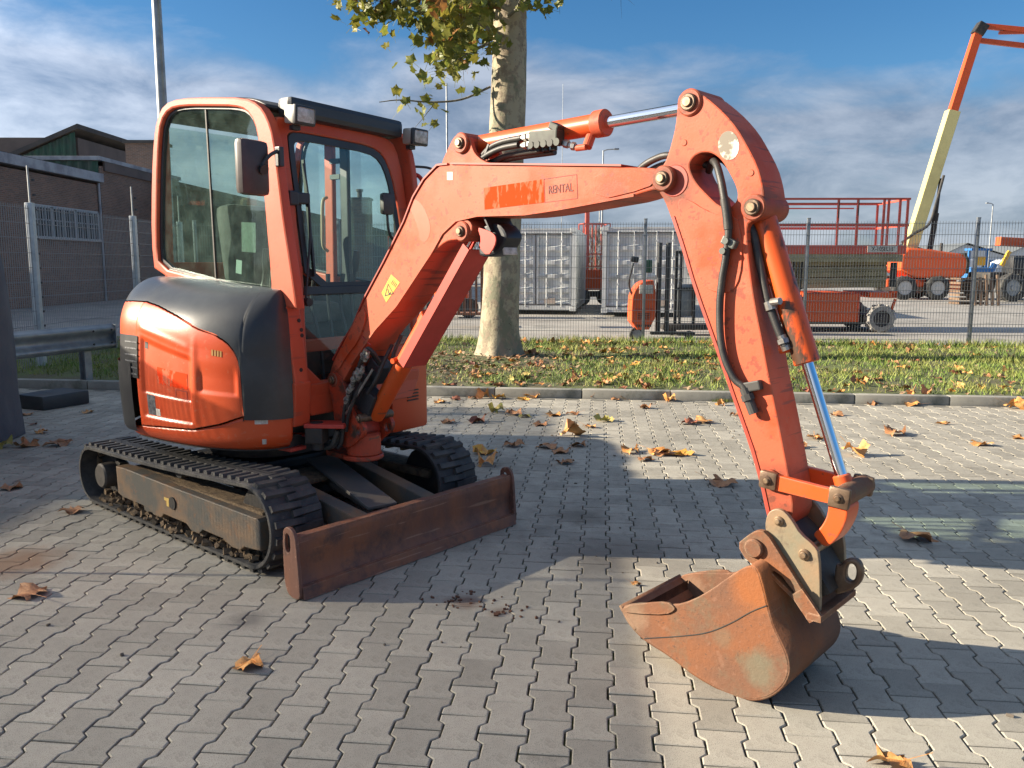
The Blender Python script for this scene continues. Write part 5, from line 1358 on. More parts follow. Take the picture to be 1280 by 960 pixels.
# ---- verge ----------------------------------------------------------------
V = []; F = []
nx_, ny_ = 90, 34
for j in range(ny_ + 1):
    for i in range(nx_ + 1):
        x = -14 + 40 * i / nx_; y = 9.552 + 7.0 * j / ny_
        z = .085 + (.030 * noise.noise(Vector((x * .9, y * .9, 0))) + .012 * noise.noise(Vector((x * 3, y * 3, 4)))) * min(1, j / 3)
        # mound at the tree
        dt = math.hypot(x - (-1.62), y - 12.85)
        z += .05 * math.exp(-dt * dt / .6)
        if j > ny_ - 5: z = z * (ny_ - j) / 5 + .006 * (1 - (ny_ - j) / 5)
        V.append((x, y, z))
for j in range(ny_):
    for i in range(nx_):
        a = j * (nx_ + 1) + i
        F.append((a, a + 1, a + nx_ + 2, a + nx_ + 1))
struct(ob('verge', pyd(V, F, 60), M_SOIL, None, FP))
def verge_z(u, v):
    i = (u + 14) / 40 * nx_; j = (v - 9.552) / 7.0 * ny_
    i0 = max(0, min(nx_ - 1, int(i))); j0 = max(0, min(ny_ - 1, int(j)))
    fi, fj = i - i0, j - j0
    g = lambda a, b: V[b * (nx_ + 1) + a][2]
    return (g(i0, j0) * (1 - fi) + g(i0 + 1, j0) * fi) * (1 - fj) + (g(i0, j0 + 1) * (1 - fi) + g(i0 + 1, j0 + 1) * fi) * fj
# grass
GV = []; GF = []
random.seed(21)
cnt = 0
while cnt < 90000:
    u = random.uniform(-9, 12); v = random.uniform(9.58, 16.0)
    d_ = noise.noise(Vector((u * .8, v * .8, 7))) * .5 + noise.noise(Vector((u * 2.6, v * 2.6, 2))) * .35 + .42
    d_ -= .75 * math.exp(-(math.hypot(u + 1.6, (v - 12.5) * .8) ** 2) / 1.0)
    d_ -= .35 * max(0, 1 - (v - 9.58) / .5)
    if v > 15.2: d_ += .2
    if random.random() > d_ * 1.5: 
        cnt += 1; continue
    h = random.uniform(.028, .070) * (1.0 + .8 * max(0, d_)) 
    if v > 15.3: h *= 1.5
    a = random.uniform(0, 6.28); w = random.uniform(.004, .0085)
    z = verge_z(u, v)
    lx, ly = random.gauss(0, .5) * h, random.gauss(0, .5) * h
    o_ = len(GV)
    GV += [(u - w * math.cos(a), v - w * math.sin(a), z - .005), (u + w * math.cos(a), v + w * math.sin(a), z - .005), (u + lx, v + ly, z + h)]
    GF.append((o_, o_ + 1, o_ + 2))
    cnt += 1
M_GRASS = mat('grass_blades', (.13, .22, .030), .7, vary=(.26, .27, .065), vscale=1.6, vpos=(.38, .62), dirt=(.32, .27, .12), dirt_pos=(.55, .68), dirt_scale=5)
gr = struct(ob('grass', pyd(GV, GF, 0), M_GRASS, None, FP), 'stuff')
tag(gr, 'short autumn grass with bare patches along the kerb', 'grass')
# moss tufts at the kerb foot
for (x_, r_) in ((1.35, .10), (5.38, .07), (1.52, .06)):
    tv = []; tf = []
    for q in range(160):
        a = random.uniform(0, 6.28); rr_ = r_ * random.random() ** .7
        h = random.uniform(.015, .05); o_ = len(tv)
        x, y = x_ + rr_ * math.cos(a), 9.40 - abs(rr_ * math.sin(a)) * .5
        tv += [(x - .004, y, -.004), (x + .004, y, -.004), (x + random.gauss(0, .012), y + random.gauss(0, .012), h)]; tf.append((o_, o_ + 1, o_ + 2))
    t_ = ob('weed_tuft', pyd(tv, tf, 0), M_GRASS, None, FP)
    tag(t_, {1.35: 'larger green weed tuft at the kerb foot between leaf piles', 1.52: 'smaller green weed tuft beside the leaf pile at the kerb', 5.38: 'green weed tuft at the kerb foot on the right'}[x_], 'weed')

# ---- leaves --------------------------------------------------------------------
def leaf_mesh(seed, name='leaf', curl=1.0):
    """five lobed plane leaf, about 1 m wide, crumpled"""
    rn = random.Random(seed)
    tips = [(-2.45, .62), (-1.55 + .0, .56), (-.95, .86), (-.47, .64), (0.0, .95), (.47, .64), (.95, .86), (1.55, .56), (2.45, .62)]
    out = []
    for k, (a, r) in enumerate(tips):
        a2 = a + rn.uniform(-.06, .06); r2 = r * rn.uniform(.85, 1.1)
        if k % 2 == 0:
            out += [(a2 - .22, r2 * .76), (a2 - .10, r2 * .82), (a2, r2), (a2 + .10, r2 * .84), (a2 + .22, r2 * .74)]
        else:
            out.append((a2, r2))
    ph = [rn.uniform(0, 6.28) for _ in range(4)]
    cr = rn.uniform(.28, .72) * curl
    ax = rn.uniform(-.6, .6)
    def zz(x, y, r):
        c, s = math.cos(ax), math.sin(ax)
        p = x * c + y * s
        return cr * (.50 * p * p + .16 * math.sin(6 * x + ph[0]) * r + .16 * math.sin(7 * y + ph[1]) * r + .20 * r * r * math.sin(3 * math.atan2(y, x) + ph[2]))
    V = [(0, -.15, 0)]
    m = len(out)
    for rad in (.5, 1.0):
        for a, r in out:
            x = math.sin(a) * r * rad * .5; y = (math.cos(a) * r * rad) * .5
            z = zz(x * 2, y * 2, rad)
            # rims fold inward as they rise
            V.append((x * (1 - .35 * cr * abs(z)), y * (1 - .2 * cr * abs(z)), z * .5))
    F = []
    for k in range(m - 1):
        F.append((0, 1 + k, 2 + k))
        F.append((1 + k, 1 + m + k, 2 + m + k, 2 + k))
    o_ = len(V)
    sx = rn.uniform(-.1, .1)
    V += [(-.012, -.12, 0), (.012, -.12, 0), (sx + .01, -.62, .14 * cr), (sx - .01, -.62, .14 * cr)]
    F.append((o_, o_ + 1, o_ + 2, o_ + 3))
    zmin = min(v[2] for v in V)
    V = [(x, y, z - zmin * .8) for x, y, z in V]
    return pyd(V, F, 50, name)
def leaf_mat(name, a, b, c):
    return mat(name, a, .62, vary=b, vscale=5, vpos=(.42, .60), dirt=c, dirt_pos=(.54, .68), dirt_scale=11, rnd=.22, bump=.004, bscale=25)
LM = [leaf_mat('brown_leaf', (.32, .14, .055), (.42, .21, .095), (.16, .065, .03)),
      leaf_mat('orange_leaf', (.56, .23, .055), (.62, .34, .12), (.32, .12, .04)),
      leaf_mat('yellow_leaf', (.60, .36, .05), (.58, .24, .05), (.34, .15, .04)),
      leaf_mat('dark_leaf', (.20, .07, .042), (.32, .11, .055), (.08, .03, .02)),
      leaf_mat('greenish_leaf', (.30, .30, .07), (.36, .26, .08), (.16, .10, .03))]
LV = []
for s in range(7):
    me = leaf_mesh(100 + s, curl=1.0 + .12 * s)
    LV.append(me)
LMESH = {}
def leaf_data(s, tone):
    if (s, tone) not in LMESH:
        me = LV[s].copy(); me.materials.clear(); me.materials.append(LM[tone]); me.name = 'leaf'
        LMESH[(s, tone)] = me
    return LMESH[(s, tone)]
random.seed(9)
for k, (x, y, sz, tone, lab) in enumerate(LEAVES):
    M_ = Matrix.Translation((x, y, .001)) @ Euler((random.gauss(0, .05), random.gauss(0, .05), random.uniform(0, 6.28))).to_matrix().to_4x4() @ Matrix.Scale(sz * (1.8 if y > 4.2 else 1.25), 4)
    o = ob('leaf', leaf_data(k % 7, tone), None, None, M_)
    tag(o, lab, 'leaf', 'leaves fallen on the paving')
# leaves on the verge: singles, then crumbs
random.seed(33)
vl = 0
while vl < 235:
    if vl < 200:
        u = random.uniform(-1.9, 8.6); v = 9.62 + 6.1 * random.random() ** 1.3
        if u > 3.5 and random.random() < .55: continue
    else:
        u = random.uniform(-6.2, -4.0); v = random.uniform(9.7, 11.5)
    if math.hypot(u + 1.6, v - 12.9) < .42: continue
    w = FP @ Vector((u, v, 0))
    tone = random.choices((0, 1, 2, 3, 4), (.40, .34, .07, .15, .04))[0]
    sz = random.uniform(.12, .21)
    M_ = FP @ Matrix.Translation((u, v, verge_z(u, v) + .015)) @ Euler((random.gauss(0, .2), random.gauss(0, .2), random.uniform(0, 6.28))).to_matrix().to_4x4() @ Matrix.Scale(sz * 1.2, 4)
    o = ob('leaf', leaf_data(vl % 7, tone), None, None, M_)
    tone_n = ('brown', 'orange brown', 'yellow', 'dark red', 'greenish')[tone]
    where = 'under the guard rail' if u < -3.5 else ('left of the plane tree' if u < -2.0 else ('at the foot of the plane tree' if u < -.9 else ('between tree and arm' if u < 2.3 else 'right of the raised arm')))
    rowt = 'near the kerb' if v < 11 else ('in the middle of the verge' if v < 13.6 else 'near the fence')
    tag(o, '%s leaf %s, %s' % (tone_n, where, rowt), 'leaf', '%s leaves on the verge %s, %s' % (tone_n, where, rowt))
    vl += 1
cv_, cf_ = [], []
for q in range(2600):
    u = random.uniform(-3, 9.5); v = 9.6 + 6.2 * random.random() ** 1.2
    if math.hypot(u + 1.6, v - 12.6) < 1.4 and random.random() < .0: continue
    if random.random() < .45: u = random.gauss(-1.5, 1.0); v = random.gauss(11.9, .9)
    if not 9.6 < v < 15.8: continue
    s = random.uniform(.012, .04); a = random.uniform(0, 6.28); z = verge_z(u, v) + random.uniform(.003, .03)
    o_ = len(cv_)
    for k in range(4):
        b = a + k * 1.57
        cv_.append((u + s * math.cos(b) * random.uniform(.6, 1.1), v + s * math.sin(b), z + random.uniform(-.5, .7) * s))
    cf_.append((o_, o_ + 1, o_ + 2, o_ + 3))
lt = struct(ob('leaf_litter', pyd(cv_, cf_, 0), mat('leaf_crumbs', (.22, .13, .07), .8, vary=(.34, .25, .16), vscale=9), None, FP), 'stuff')
tag(lt, 'broken leaf crumbs and bark bits scattered over the verge', 'leaf litter')
# flattened drift of leaves between the singles
dv = {t: ([], []) for t in range(5)}
for q in range(330):
    u = random.uniform(-2.6, 9.4); v = 9.62 + 6.2 * random.random() ** 1.25
    if u > 3.5 and random.random() < .5: continue
    if q % 3 == 0: v = random.uniform(15.0, 15.9); u = random.uniform(-2, 6.5)
    if math.hypot(u + 1.6, v - 12.9) < .42: continue
    t = random.choices((0, 1, 2, 3, 4), (.40, .36, .06, .14, .04))[0]
    M_ = Matrix.Translation((u, v, verge_z(u, v) + .008)) @ Euler((random.gauss(0, .3), random.gauss(0, .3), random.uniform(0, 6.28))).to_matrix().to_4x4() @ Matrix.Scale(random.uniform(.13, .24), 4)
    src = LV[q % 7]; VV, FF = dv[t]; o_ = len(VV)
    VV += [tuple(M_ @ p_.co) for p_ in src.vertices]; FF += [tuple(i + o_ for i in p_.vertices) for p_ in src.polygons]
for t in range(5):
    if dv[t][1]:
        o = struct(ob('leaf_litter', pyd(dv[t][0], dv[t][1], 50), LM[t], None, FP), 'stuff')
        tag(o, ('brown', 'orange brown', 'yellow', 'dark red', 'greenish')[t] + ' leaves lying thick in the grass of the verge', 'leaf litter')
# bits of soil in front of the blade
random.seed(2)
sv = []
for k in range(46):
    x, y = (-.25 + random.gauss(0, .07), 3.62 + random.gauss(0, .05)) if k < 26 else (-.02 + random.gauss(0, .06), 3.50 + random.gauss(0, .05))
    s = random.uniform(.003, .010)
    sv.append(boxv((x, y, s * .4), (s * 2, s * 1.4, s), (random.uniform(0, 60), 0, random.uniform(0, 180))))
so_ = struct(ob('soil_crumbs', pyd(*merge(*sv)), mat('soil_crumbs', (.11, .05, .03), .95), None), 'stuff')
tag(so_, 'brown soil crumbs on the paving in front of the blade', 'soil')

# ---- plane tree -------------------------------------------------------------------
M_BARK = mat('plane_bark', (.37, .32, .22), .85, vary=(.20, .195, .13), vscale=3.2, vpos=(.50, .56), vstretch=(1.4, 1.4, .6), bump=.012, bscale=14, dirt=(.26, .21, .15), dirt_pos=(.50, .56), dirt_scale=7, speck=(.10, .08, .06), speck_scale=22, speck_pos=(.66, .70))
M_BRANCH = mat('branch_bark', (.13, .12, .095), .85, vary=(.24, .22, .17), vscale=12)
TX, TY = -.20, 12.95
tree = thing('plane_tree', 'plane tree with pale flaking bark rising behind the boom', 'tree', Matrix.Translation((TX, TY, .08)))
def trunk_mesh():
    ctl = [(-.12, .46, 0, 0), (0, .40, 0, 0), (.15, .345, 0, 0), (.5, .305, .01, 0), (1.0, .285, .03, 0), (1.8, .275, .05, .02), (2.6, .272, .09, .03), (3.3, .268, .11, .05), (4.2, .262, .14, .08), (4.9, .25, .16, .1), (6.0, .215, .18, .1), (7.5, .16, .15, .15), (9.5, .09, .2, .2), (11.5, .03, .2, .1)]
    V = []; F = []; n = 36
    rows = smooth_path([(c[0], c[1], c[2], c[3]) for c in ctl], 90)
    for z, r, x, y in rows:
        for k in range(n):
            a = 2 * math.pi * k / n
            fl = 1 + max(0, (.45 - z)) * .32 * (math.cos(4 * a + .6) * .5 + math.cos(7 * a) * .3) + .045 * noise.noise(Vector((math.cos(a) * 1.3, math.sin(a) * 1.3, z * 1.1))) + .02 * noise.noise(Vector((math.cos(a) * 5, math.sin(a) * 5, z * 4)))
            V.append((x + r * fl * math.cos(a), y + r * fl * math.sin(a), z))
    for j in range(len(rows) - 1):
        for k in range(n):
            a = j * n + k; b = j * n + (k + 1) % n
            F.append((a, b, b + n, a + n))
    return pyd(V, F, 60)
trk = ob('trunk', trunk_mesh(), M_BARK, tree, WM[tree])
TW = WM[tree]
random.seed(77)
leaf_pts = []          # (pos, size)
def branch(p0, dirv, length, r0, depth, droop=.0, twigs=True):
    pts = [Vector(p0)]; d = Vector(dirv).normalized(); n = 6
    for k in range(n):
        d = (d + Vector((random.gauss(0, .10), random.gauss(0, .10), random.gauss(0, .08) - droop))).normalized()
        pts.append(pts[-1] + d * length / n)
    rs = [r0 * (1 - .75 * k / n) for k in range(n + 1)]
    parts = [tube(pts, rs, 6, sub=2)]
    if depth > 0:
        for k in range(2, n + 1):
            for s in range(2):
                dd = (d + Vector((random.gauss(0, .8), random.gauss(0, .8), random.gauss(0, .5)))).normalized()
                parts += branch(pts[k], dd, length * random.uniform(.30, .5), rs[k] * .6, depth - 1, droop)
    else:
        for k in range(1, n + 1):
            leaf_pts.append(pts[k])
    return parts
def limb(p0, dirv, length, r0, depth, droop):
    o = ob('branch', pyd(*merge(*branch(p0, dirv, length, r0, depth, droop)), smooth=60), M_BRANCH, tree, TW)
    return o
# low branches seen in the picture (reach left), then the crown above
limb((.05, -.15, 4.75), (-.9, -.9, .12), 1.65, .035, 2, .02)
limb((.02, -.20, 4.62), (-.75, -1.1, .15), 1.1, .025, 1, .03)
limb((.0, -.1, 5.2), (-.95, -.55, .10), 2.0, .045, 2, .03)
limb((.1, -.1, 5.0), (.6, -.8, .25), .8, .03, 1, .0)
limb((.25, 0, 5.3), (.9, .2, .25), .9, .04, 1, .0)
limb((.1, .2, 5.1), (-.5, .8, .2), 1.4, .04, 2, .0)
limb((-.02, -.1, 5.0), (-.3, -1, .3), .8, .03, 1, .0)
# long thin twig with few leaves on the left
tw_ = [(-.13, -.05, 4.05), (-.55, -.1, 3.86), (-1.0, -.2, 3.80), (-1.45, -.25, 3.82), (-1.75, -.3, 3.78)]
ob('branch', tube_me(tw_, [.018, .016, .013, .010, .006], 6), M_BRANCH, tree, TW)
for p in ((-1.0, -.2, 3.75), (-.9, -.2, 3.6), (-1.15, -.22, 3.55), (-1.3, -.25, 3.68), (-.95, -.2, 3.45), (-1.35, -.2, 3.30)): leaf_pts.append(Vector(p))
limb((-.95, -.2, 3.81), (-.5, -.2, -.9), .55, .008, 0, .0)
for k in range(15):
    a = k * 2.4; z = 5.5 + k * .38
    L_ = (2.9 - .12 * abs(z - 7.5)) * random.uniform(.75, 1.05) * (1 - max(0, z - 8) * .12)
    limb((.15, .1, z), (math.cos(a), math.sin(a), .35 + .04 * k), max(.8, L_), .07 * (1 - k / 22), 2, -.02)
M_TLEAF = [mat('green_tree_leaf', (.16, .20, .035), .5, vary=(.28, .26, .05), vscale=2.5, rnd=.25), mat('yellow_green_tree_leaf', (.30, .26, .045), .5, vary=(.18, .19, .03), vscale=3, rnd=.25), mat('brown_tree_leaf', (.34, .16, .04), .6, vary=(.16, .07, .02), vscale=3, rnd=.25)]
for m_ in M_TLEAF:      # leaves let some light through
    n2 = m_.node_tree; bs = n2.nodes['Principled BSDF']; ou = [x for x in n2.nodes if x.type == 'OUTPUT_MATERIAL'][0]
    tl = n2.nodes.new('ShaderNodeBsdfTranslucent'); ms = n2.nodes.new('ShaderNodeMixShader'); ms.inputs[0].default_value = .35
    n2.links.new(bs.inputs['Base Color'].links[0].from_socket, tl.inputs[0])
    n2.links.new(bs.outputs[0], ms.inputs[1]); n2.links.new(tl.outputs[0], ms.inputs[2]); n2.links.new(ms.outputs[0], ou.inputs[0])
tl_me = []
for t in range(3):
    for s in range(2):
        me = leaf_mesh(300 + s, 'tree_leaf', .8); me.materials.append(M_TLEAF[t]); tl_me.append(me)
for q_ in range(16): leaf_pts.append(Vector((random.uniform(-1.75, -.75), random.uniform(-.5, 0), random.uniform(3.45, 4.35))))
leaf_pts = [p for p in leaf_pts if p.z > 6.7 or -2.05 < p.x < 1.0 - .3 * max(0, 5.3 - p.z)]
allv = []
for p in leaf_pts:
    low = p.z < 6.2
    for q in range((1 if random.random() < .62 else 0) if low else 3):
        pp = p + Vector((random.gauss(0, .13), random.gauss(0, .13), random.gauss(0, .12) - .05))
        sz = random.uniform(.15, .26)
        rot = Euler((random.gauss(1.0, .7), random.gauss(0, .6), random.uniform(0, 6.28)))
        allv.append((pp, sz, rot, random.choices((0, 1, 2), (.70, .24, .06))[0]))
def cam_px(w):
    p = camM @ Vector(w)
    return (640 + 1042 * p.x / -p.z, 480 - 1042 * p.y / -p.z)
scored = []
for k, (pp, sz, rot, t) in enumerate(allv):
    x_, y_ = cam_px(TW @ pp)
    if -10 < y_ < 330 and y_ < 175: scored.append((-sz, k))
scored.sort()
singles = set(k for s_, k in scored[:298])
TV = {0: ([], []), 1: ([], []), 2: ([], [])}
base_l = [[tuple(v.co) for v in m_.vertices] for m_ in tl_me]
base_f = [[tuple(p.vertices) for p in m_.polygons] for m_ in tl_me]
# simpler leaf for the mass of the crown
sl = [(0, -.4, 0), (-.38, -.1, .10), (-.12, .05, .02), (-.40, .30, .05), (0, .62, .14), (.40, .30, .06), (.12, .05, 0), (.38, -.1, .12)]
sf = [(0, 1, 2, 6, 7), (2, 3, 4, 5, 6)]
for k, (pp, sz, rot, t) in enumerate(allv):
    M_ = Matrix.Translation(pp) @ rot.to_matrix().to_4x4() @ Matrix.Scale(sz * 1.05, 4)
    if k in singles:
        ob('tree_leaf', tl_me[t * 2 + k % 2], None, tree, TW @ M_)
    else:
        VV, FF = TV[t]; o_ = len(VV)
        y_ = cam_px(TW @ pp)[1]
        bl_, bf_ = (base_l[t * 2 + k % 2], base_f[t * 2 + k % 2]) if y_ > -40 else (sl, sf)
        VV += [tuple(M_ @ Vector(v)) for v in bl_]; FF += [tuple(i + o_ for i in f) for f in bf_]
for t, nm in ((0, 'foliage'), (1, 'foliage'), (2, 'foliage')):
    struct(ob(nm, pyd(TV[t][0], TV[t][1], 0), M_TLEAF[t], tree, TW), 'stuff')

# ================================================================== FENCES
M_GALV = mat('galvanised_steel', (.34, .36, .37), .45, metal=.55, vary=(.24, .26, .28), vscale=6, rvar=.1)
M_WIRE = mat('fence_wire', (.20, .215, .225), .5, metal=.4)
M_POSTW = mat('pale_fence_post', (.55, .58, .58), .55, metal=.2, vary=(.42, .45, .46), vscale=5)
M_WIREL = mat('pale_fence_wire', (.24, .25, .26), .5, metal=.3)
def mesh_panel(length, h=2.27, z0=.03, wire=.0036, step=.05, hs=.2, m=None):
    P = []
    n = int(length / step)
    for k in range(n + 1):
        x = k * length / n
        P.append(boxv((x, 0, z0 + h / 2), (wire * 1.5, wire * 1.5, h)))
    z = z0 + .03
    while z < z0 + h:
        for dy in (-.006, .006):
            P.append(boxv((length / 2, dy, z), (length, wire * 1.5, wire * 2.1)))
        z += hs
    me = pyd(*merge(*P), smooth=0); me.materials.append(m or M_WIRE)
    return me
FN = thing('mesh_fence', 'grey steel mesh fence running across behind the grass verge', 'fence', FP @ Matrix.Translation((0, 15.95, 0)))
FM = WM[FN]
us = [.80 + 2.94 * k for k in range(-3, 7)]
us[0] = -8.0
pm = pyd(*merge(boxv((0, 0, 1.17), (.060, .045, 2.36), None, .004), boxv((0, 0, 2.355), (.066, .050, .02), None, .004)), smooth=30); pm.materials.append(M_GALV)
mp = mesh_panel(2.94 - .02)
for k, u in enumerate(us):
    ob('fence_post', pm, None, FN, FM @ Matrix.Translation((u, 0, 0)))
    if k < len(us) - 1:
        if abs(us[k + 1] - u - 2.94) < .01:
            ob('mesh_panel', mp, None, FN, FM @ Matrix.Translation((u + .01, -.03, 0)))
        else:
            ob('mesh_panel', mesh_panel(us[k + 1] - u - .02), None, FN, FM @ Matrix.Translation((u + .01, -.03, 0)))
ys = [5.4, 8.55, 11.66, 14.8, 16.85]
SF = thing('mesh_fence', 'mesh fence with pale posts along the brick building on the left', 'fence', Matrix.Translation((-6.62, 0, 0)) @ Matrix.Rotation(R(90), 4, 'Z'))
SM = WM[SF]
for k, y in enumerate(ys):
    p_ = ob('fence_post', pyd(*boxv((0, 0, 1.17), (.085, .10, 2.34), None, .008), smooth=30), M_POSTW, SF, SM @ Matrix.Translation((y, 0, 0)))
    ob('extension_rod', cyl_me((.05, .02, 2.0), (.05, .02, 2.84), .014, 8), M_GALV, p_, SM @ Matrix.Translation((y, 0, 0)))
    ob('fence_clips', pyd(*merge(*[boxv((.075, -.03, .25 + q * .2), (.035, .035, .03), None, .004) for q in range(13)])), M_BLACK, p_, SM @ Matrix.Translation((y, 0, 0)))
    if k < len(ys) - 1:
        ob('mesh_panel', mesh_panel(ys[k + 1] - y - .1, m=M_WIREL), None, SF, SM @ Matrix.Translation((y + .05, 0, 0)))
# ---- guard rail ----------------------------------------------------------------
GA = Vector((-5.03, 10.46, 0)); GB = Vector((-6.02, 7.75, 0))
gd = (GB - GA).normalized(); ga = math.degrees(math.atan2(gd.y, gd.x))
GR = thing('guard_rail', 'galvanised guard rail with its post at the edge of the paving', 'guard rail', frame(GA.x, GA.y, ga))
GM = WM[GR]
wprof = [(0, .46), (.012, .475), (.055, .495), (.055, .53), (.01, .575), (.0, .61), (.01, .645), (.055, .69), (.055, .73), (.012, .755), (0, .77)]
wp_ = smooth_path(wprof, 34)
L_ = (GB - GA).length
Vr = [(x, d_, z) for x in (0, L_) for d_, z in wp_]
nn = len(wp_)
rl = ob('beam', pyd(Vr, [(i, i + 1, nn + i + 1, nn + i) for i in range(nn - 1)], 50), M_GALV, GR, GM)
s_ = rl.modifiers.new('t', 'SOLIDIFY'); s_.thickness = .005
ob('end_plate', pyd(*boxv((-.004, .02, .615), (.008, .09, .30), None, .002)), M_GALV, GR, GM)
ob('post', pyd(*merge(boxv((.34, -.055, .30), (.10, .006, .80)), boxv((.34, -.10, .30), (.006, .09, .80)), boxv((.34, -.145, .30), (.10, .006, .80)))), M_GALV, GR, GM)
ob('post', pyd(*boxv((2.34, -.06, .30), (.10, .10, .80))), M_GALV, GR, GM)
for x in (.06, .34):
    for z in (.54, .70): ob('bolt', cyl_me((x, .055, z), (x, .066, z), .013, 6), M_DARK, GR, GM)
bb = ob('rubber_block', pyd(*boxv((-4.93, 8.85, .075), (.42, .55, .15), (0, 0, -25), .02), smooth=30), M_BLACK)
tag(bb, 'black rubber block on the paving beside the tarpaulin', 'block')

# ---- tarpaulin covered machines in a row on the left ---------------------------
M_TARP = mat('blue_tarpaulin', (.060, .066, .085), .62, vary=(.085, .09, .105), vscale=2.0, bump=.010, bscale=5, rvar=.12)
def tarp(name, x0, x1, y0, y1, h, seed, label):
    rn = random.Random(seed)
    nu, nz_ = 96, 30
    V = []; F = []
    cx_, cy_ = (x0 + x1) / 2, (y0 + y1) / 2
    def outline(a):
        c, s = math.cos(a), math.sin(a)
        k = (abs(c) ** 5 + abs(s) ** 5) ** (-1 / 5)
        return c * k, s * k
    for j in range(nz_ + 1):
        t = j / nz_
        for i in range(nu):
            a = 2 * math.pi * i / nu
            ox, oy = outline(a)
            z = h * min(1, t / .82)
            sh = 1 - max(0, t - .82) / .18 * .985
            flare = .05 * (1 - t) ** 2 + .02 * math.sin(t * 5)
            wv = (.035 * noise.noise(Vector((a * 3.2, t * 1.2 + a, seed))) + .030 * noise.noise(Vector((a * 9, t * 3, seed + 3)))) * (1.4 - t)
            if t > .6 and t < .82: sh *= 1 - .04 * ((t - .6) / .22) ** 2
            if t > .82: z = h + .05 * math.sqrt(max(0, 1 - sh * sh)) + .03 * noise.noise(Vector((ox * 3, oy * 3, seed)))
            x = cx_ + ox * (x1 - x0) / 2 * (sh + flare + wv)
            y = cy_ + oy * (y1 - y0) / 2 * (sh + flare + wv)
            if t < .08: z += .03 * noise.noise(Vector((a * 8, 0, seed)))
            V.append((x, y, max(.003, z)))
    for j in range(nz_):
        for i in range(nu):
            a = j * nu + i; b = j * nu + (i + 1) % nu
            F.append((a, b, b + nu, a + nu))
    F.append(tuple(nz_ * nu + i for i in range(nu)))
    o = ob(name, pyd(V, F, 50), M_TARP)
    tag(o, label, 'tarpaulin')
    return o
T1 = tarp('tarpaulin_cover', -6.0, -4.36, 5.40, 7.50, 1.98, 4, 'dark blue tarpaulin wrapped round a machine at the left edge of the picture')
ob('orange_sticker', pyd(*boxv((-4.52, 7.10, 1.46), (.16, .02, .13), None, .003)), mat('orange_sticker', (.75, .25, .05), .5), T1)
ob('tie_strap', tube_me([(-4.52, 5.3, 1.05), (-4.42, 5.8, 1.03), (-4.42, 6.6, 1.0), (-4.50, 7.25, 1.02)], .012, 6), M_BLACK, T1)
# open slatted screens, added out of view to half-shade the left foreground
M_SHADE_SCREEN = mat('shade_screen_slats', (.22, .21, .19), .8, vary=(.16, .15, .14), vscale=3)
def screen(x, y0, y1, h, label, lean=0.0):
    t = thing('added_shade_screen', label, 'screen', Matrix.Translation((x, y0, 0)) @ Matrix.Rotation(R(90) - lean, 4, 'Z'))
    L = (y1 - y0); n = int(L / .018)
    ob('added_shade_slats', pyd(*merge(*[boxv((.009 + .018 * k, 0, h / 2 + .02), (.0118, .004, h - .04)) for k in range(n)])), M_SHADE_SCREEN, t, WM[t])['kind'] = 'stuff'
    for z in (.06,): ob('rail', pyd(*boxv((L / 2, -.03, z), (L, .02, .035))), M_SHADE_SCREEN, t, WM[t])
    for k in range(int(L / 2) + 1): ob('post', pyd(*boxv((min(L - .05, .05 + 2 * k), -.03, h / 2), (.025, .025, h))), M_SHADE_SCREEN, t, WM[t])
screen(-5.34, -4.0, 5.42, 2.0, 'long slatted screen added out of view to shade the left foreground', lean=R(4))
screen(-6.95, 7.2, 9.0, 2.75, 'short tall slatted screen added out of view to shade paving towards the kerb')

# ================================================================== BUILDINGS
M_BRICK = bpy.data.materials.new('brown_brick'); M_BRICK.use_nodes = True
def brick_setup(m, c1, c2, mortar, scale=1.0, bw=.22, bh=.065):
    n = m.node_tree; b = n.nodes['Principled BSDF']; b.inputs['Roughness'].default_value = .9
    tc = n.nodes.new('ShaderNodeTexCoord'); sp = n.nodes.new('ShaderNodeSeparateXYZ'); cb = n.nodes.new('ShaderNodeCombineXYZ')
    n.links.new(tc.outputs['Object'], sp.inputs[0])
    sm_ = n.nodes.new('ShaderNodeMath'); sm_.operation = 'ADD'
    n.links.new(sp.outputs[0], sm_.inputs[0]); n.links.new(sp.outputs[1], sm_.inputs[1])
    n.links.new(sm_.outputs[0], cb.inputs[0]); n.links.new(sp.outputs[2], cb.inputs[1])
    br = n.nodes.new('ShaderNodeTexBrick')
    br.inputs['Scale'].default_value = scale; br.inputs['Brick Width'].default_value = bw; br.inputs['Row Height'].default_value = bh
    br.inputs['Mortar Size'].default_value = .008; br.inputs['Mortar Smooth'].default_value = .3
    br.inputs['Color1'].default_value = (*c1, 1); br.inputs['Color2'].default_value = (*c2, 1); br.inputs['Mortar'].default_value = (*mortar, 1)
    n.links.new(cb.outputs[0], br.inputs['Vector'])
    ns = n.nodes.new('ShaderNodeTexNoise'); ns.inputs['Scale'].default_value = .8; ns.inputs['Detail'].default_value = 6
    n.links.new(tc.outputs['Object'], ns.inputs['Vector'])
    mr = n.nodes.new('ShaderNodeMapRange'); mr.inputs['To Min'].default_value = .7; mr.inputs['To Max'].default_value = 1.3
    n.links.new(ns.outputs[0], mr.inputs[0])
    hs = n.nodes.new('ShaderNodeHueSaturation'); n.links.new(mr.outputs[0], hs.inputs['Value']); n.links.new(br.outputs[0], hs.inputs['Color'])
    n.links.new(hs.outputs[0], b.inputs['Base Color'])
    bp = n.nodes.new('ShaderNodeBump'); bp.inputs['Distance'].default_value = .01; bp.invert = True
    n.links.new(br.outputs['Fac'], bp.inputs['Height']); n.links.new(bp.outputs[0], b.inputs['Normal'])
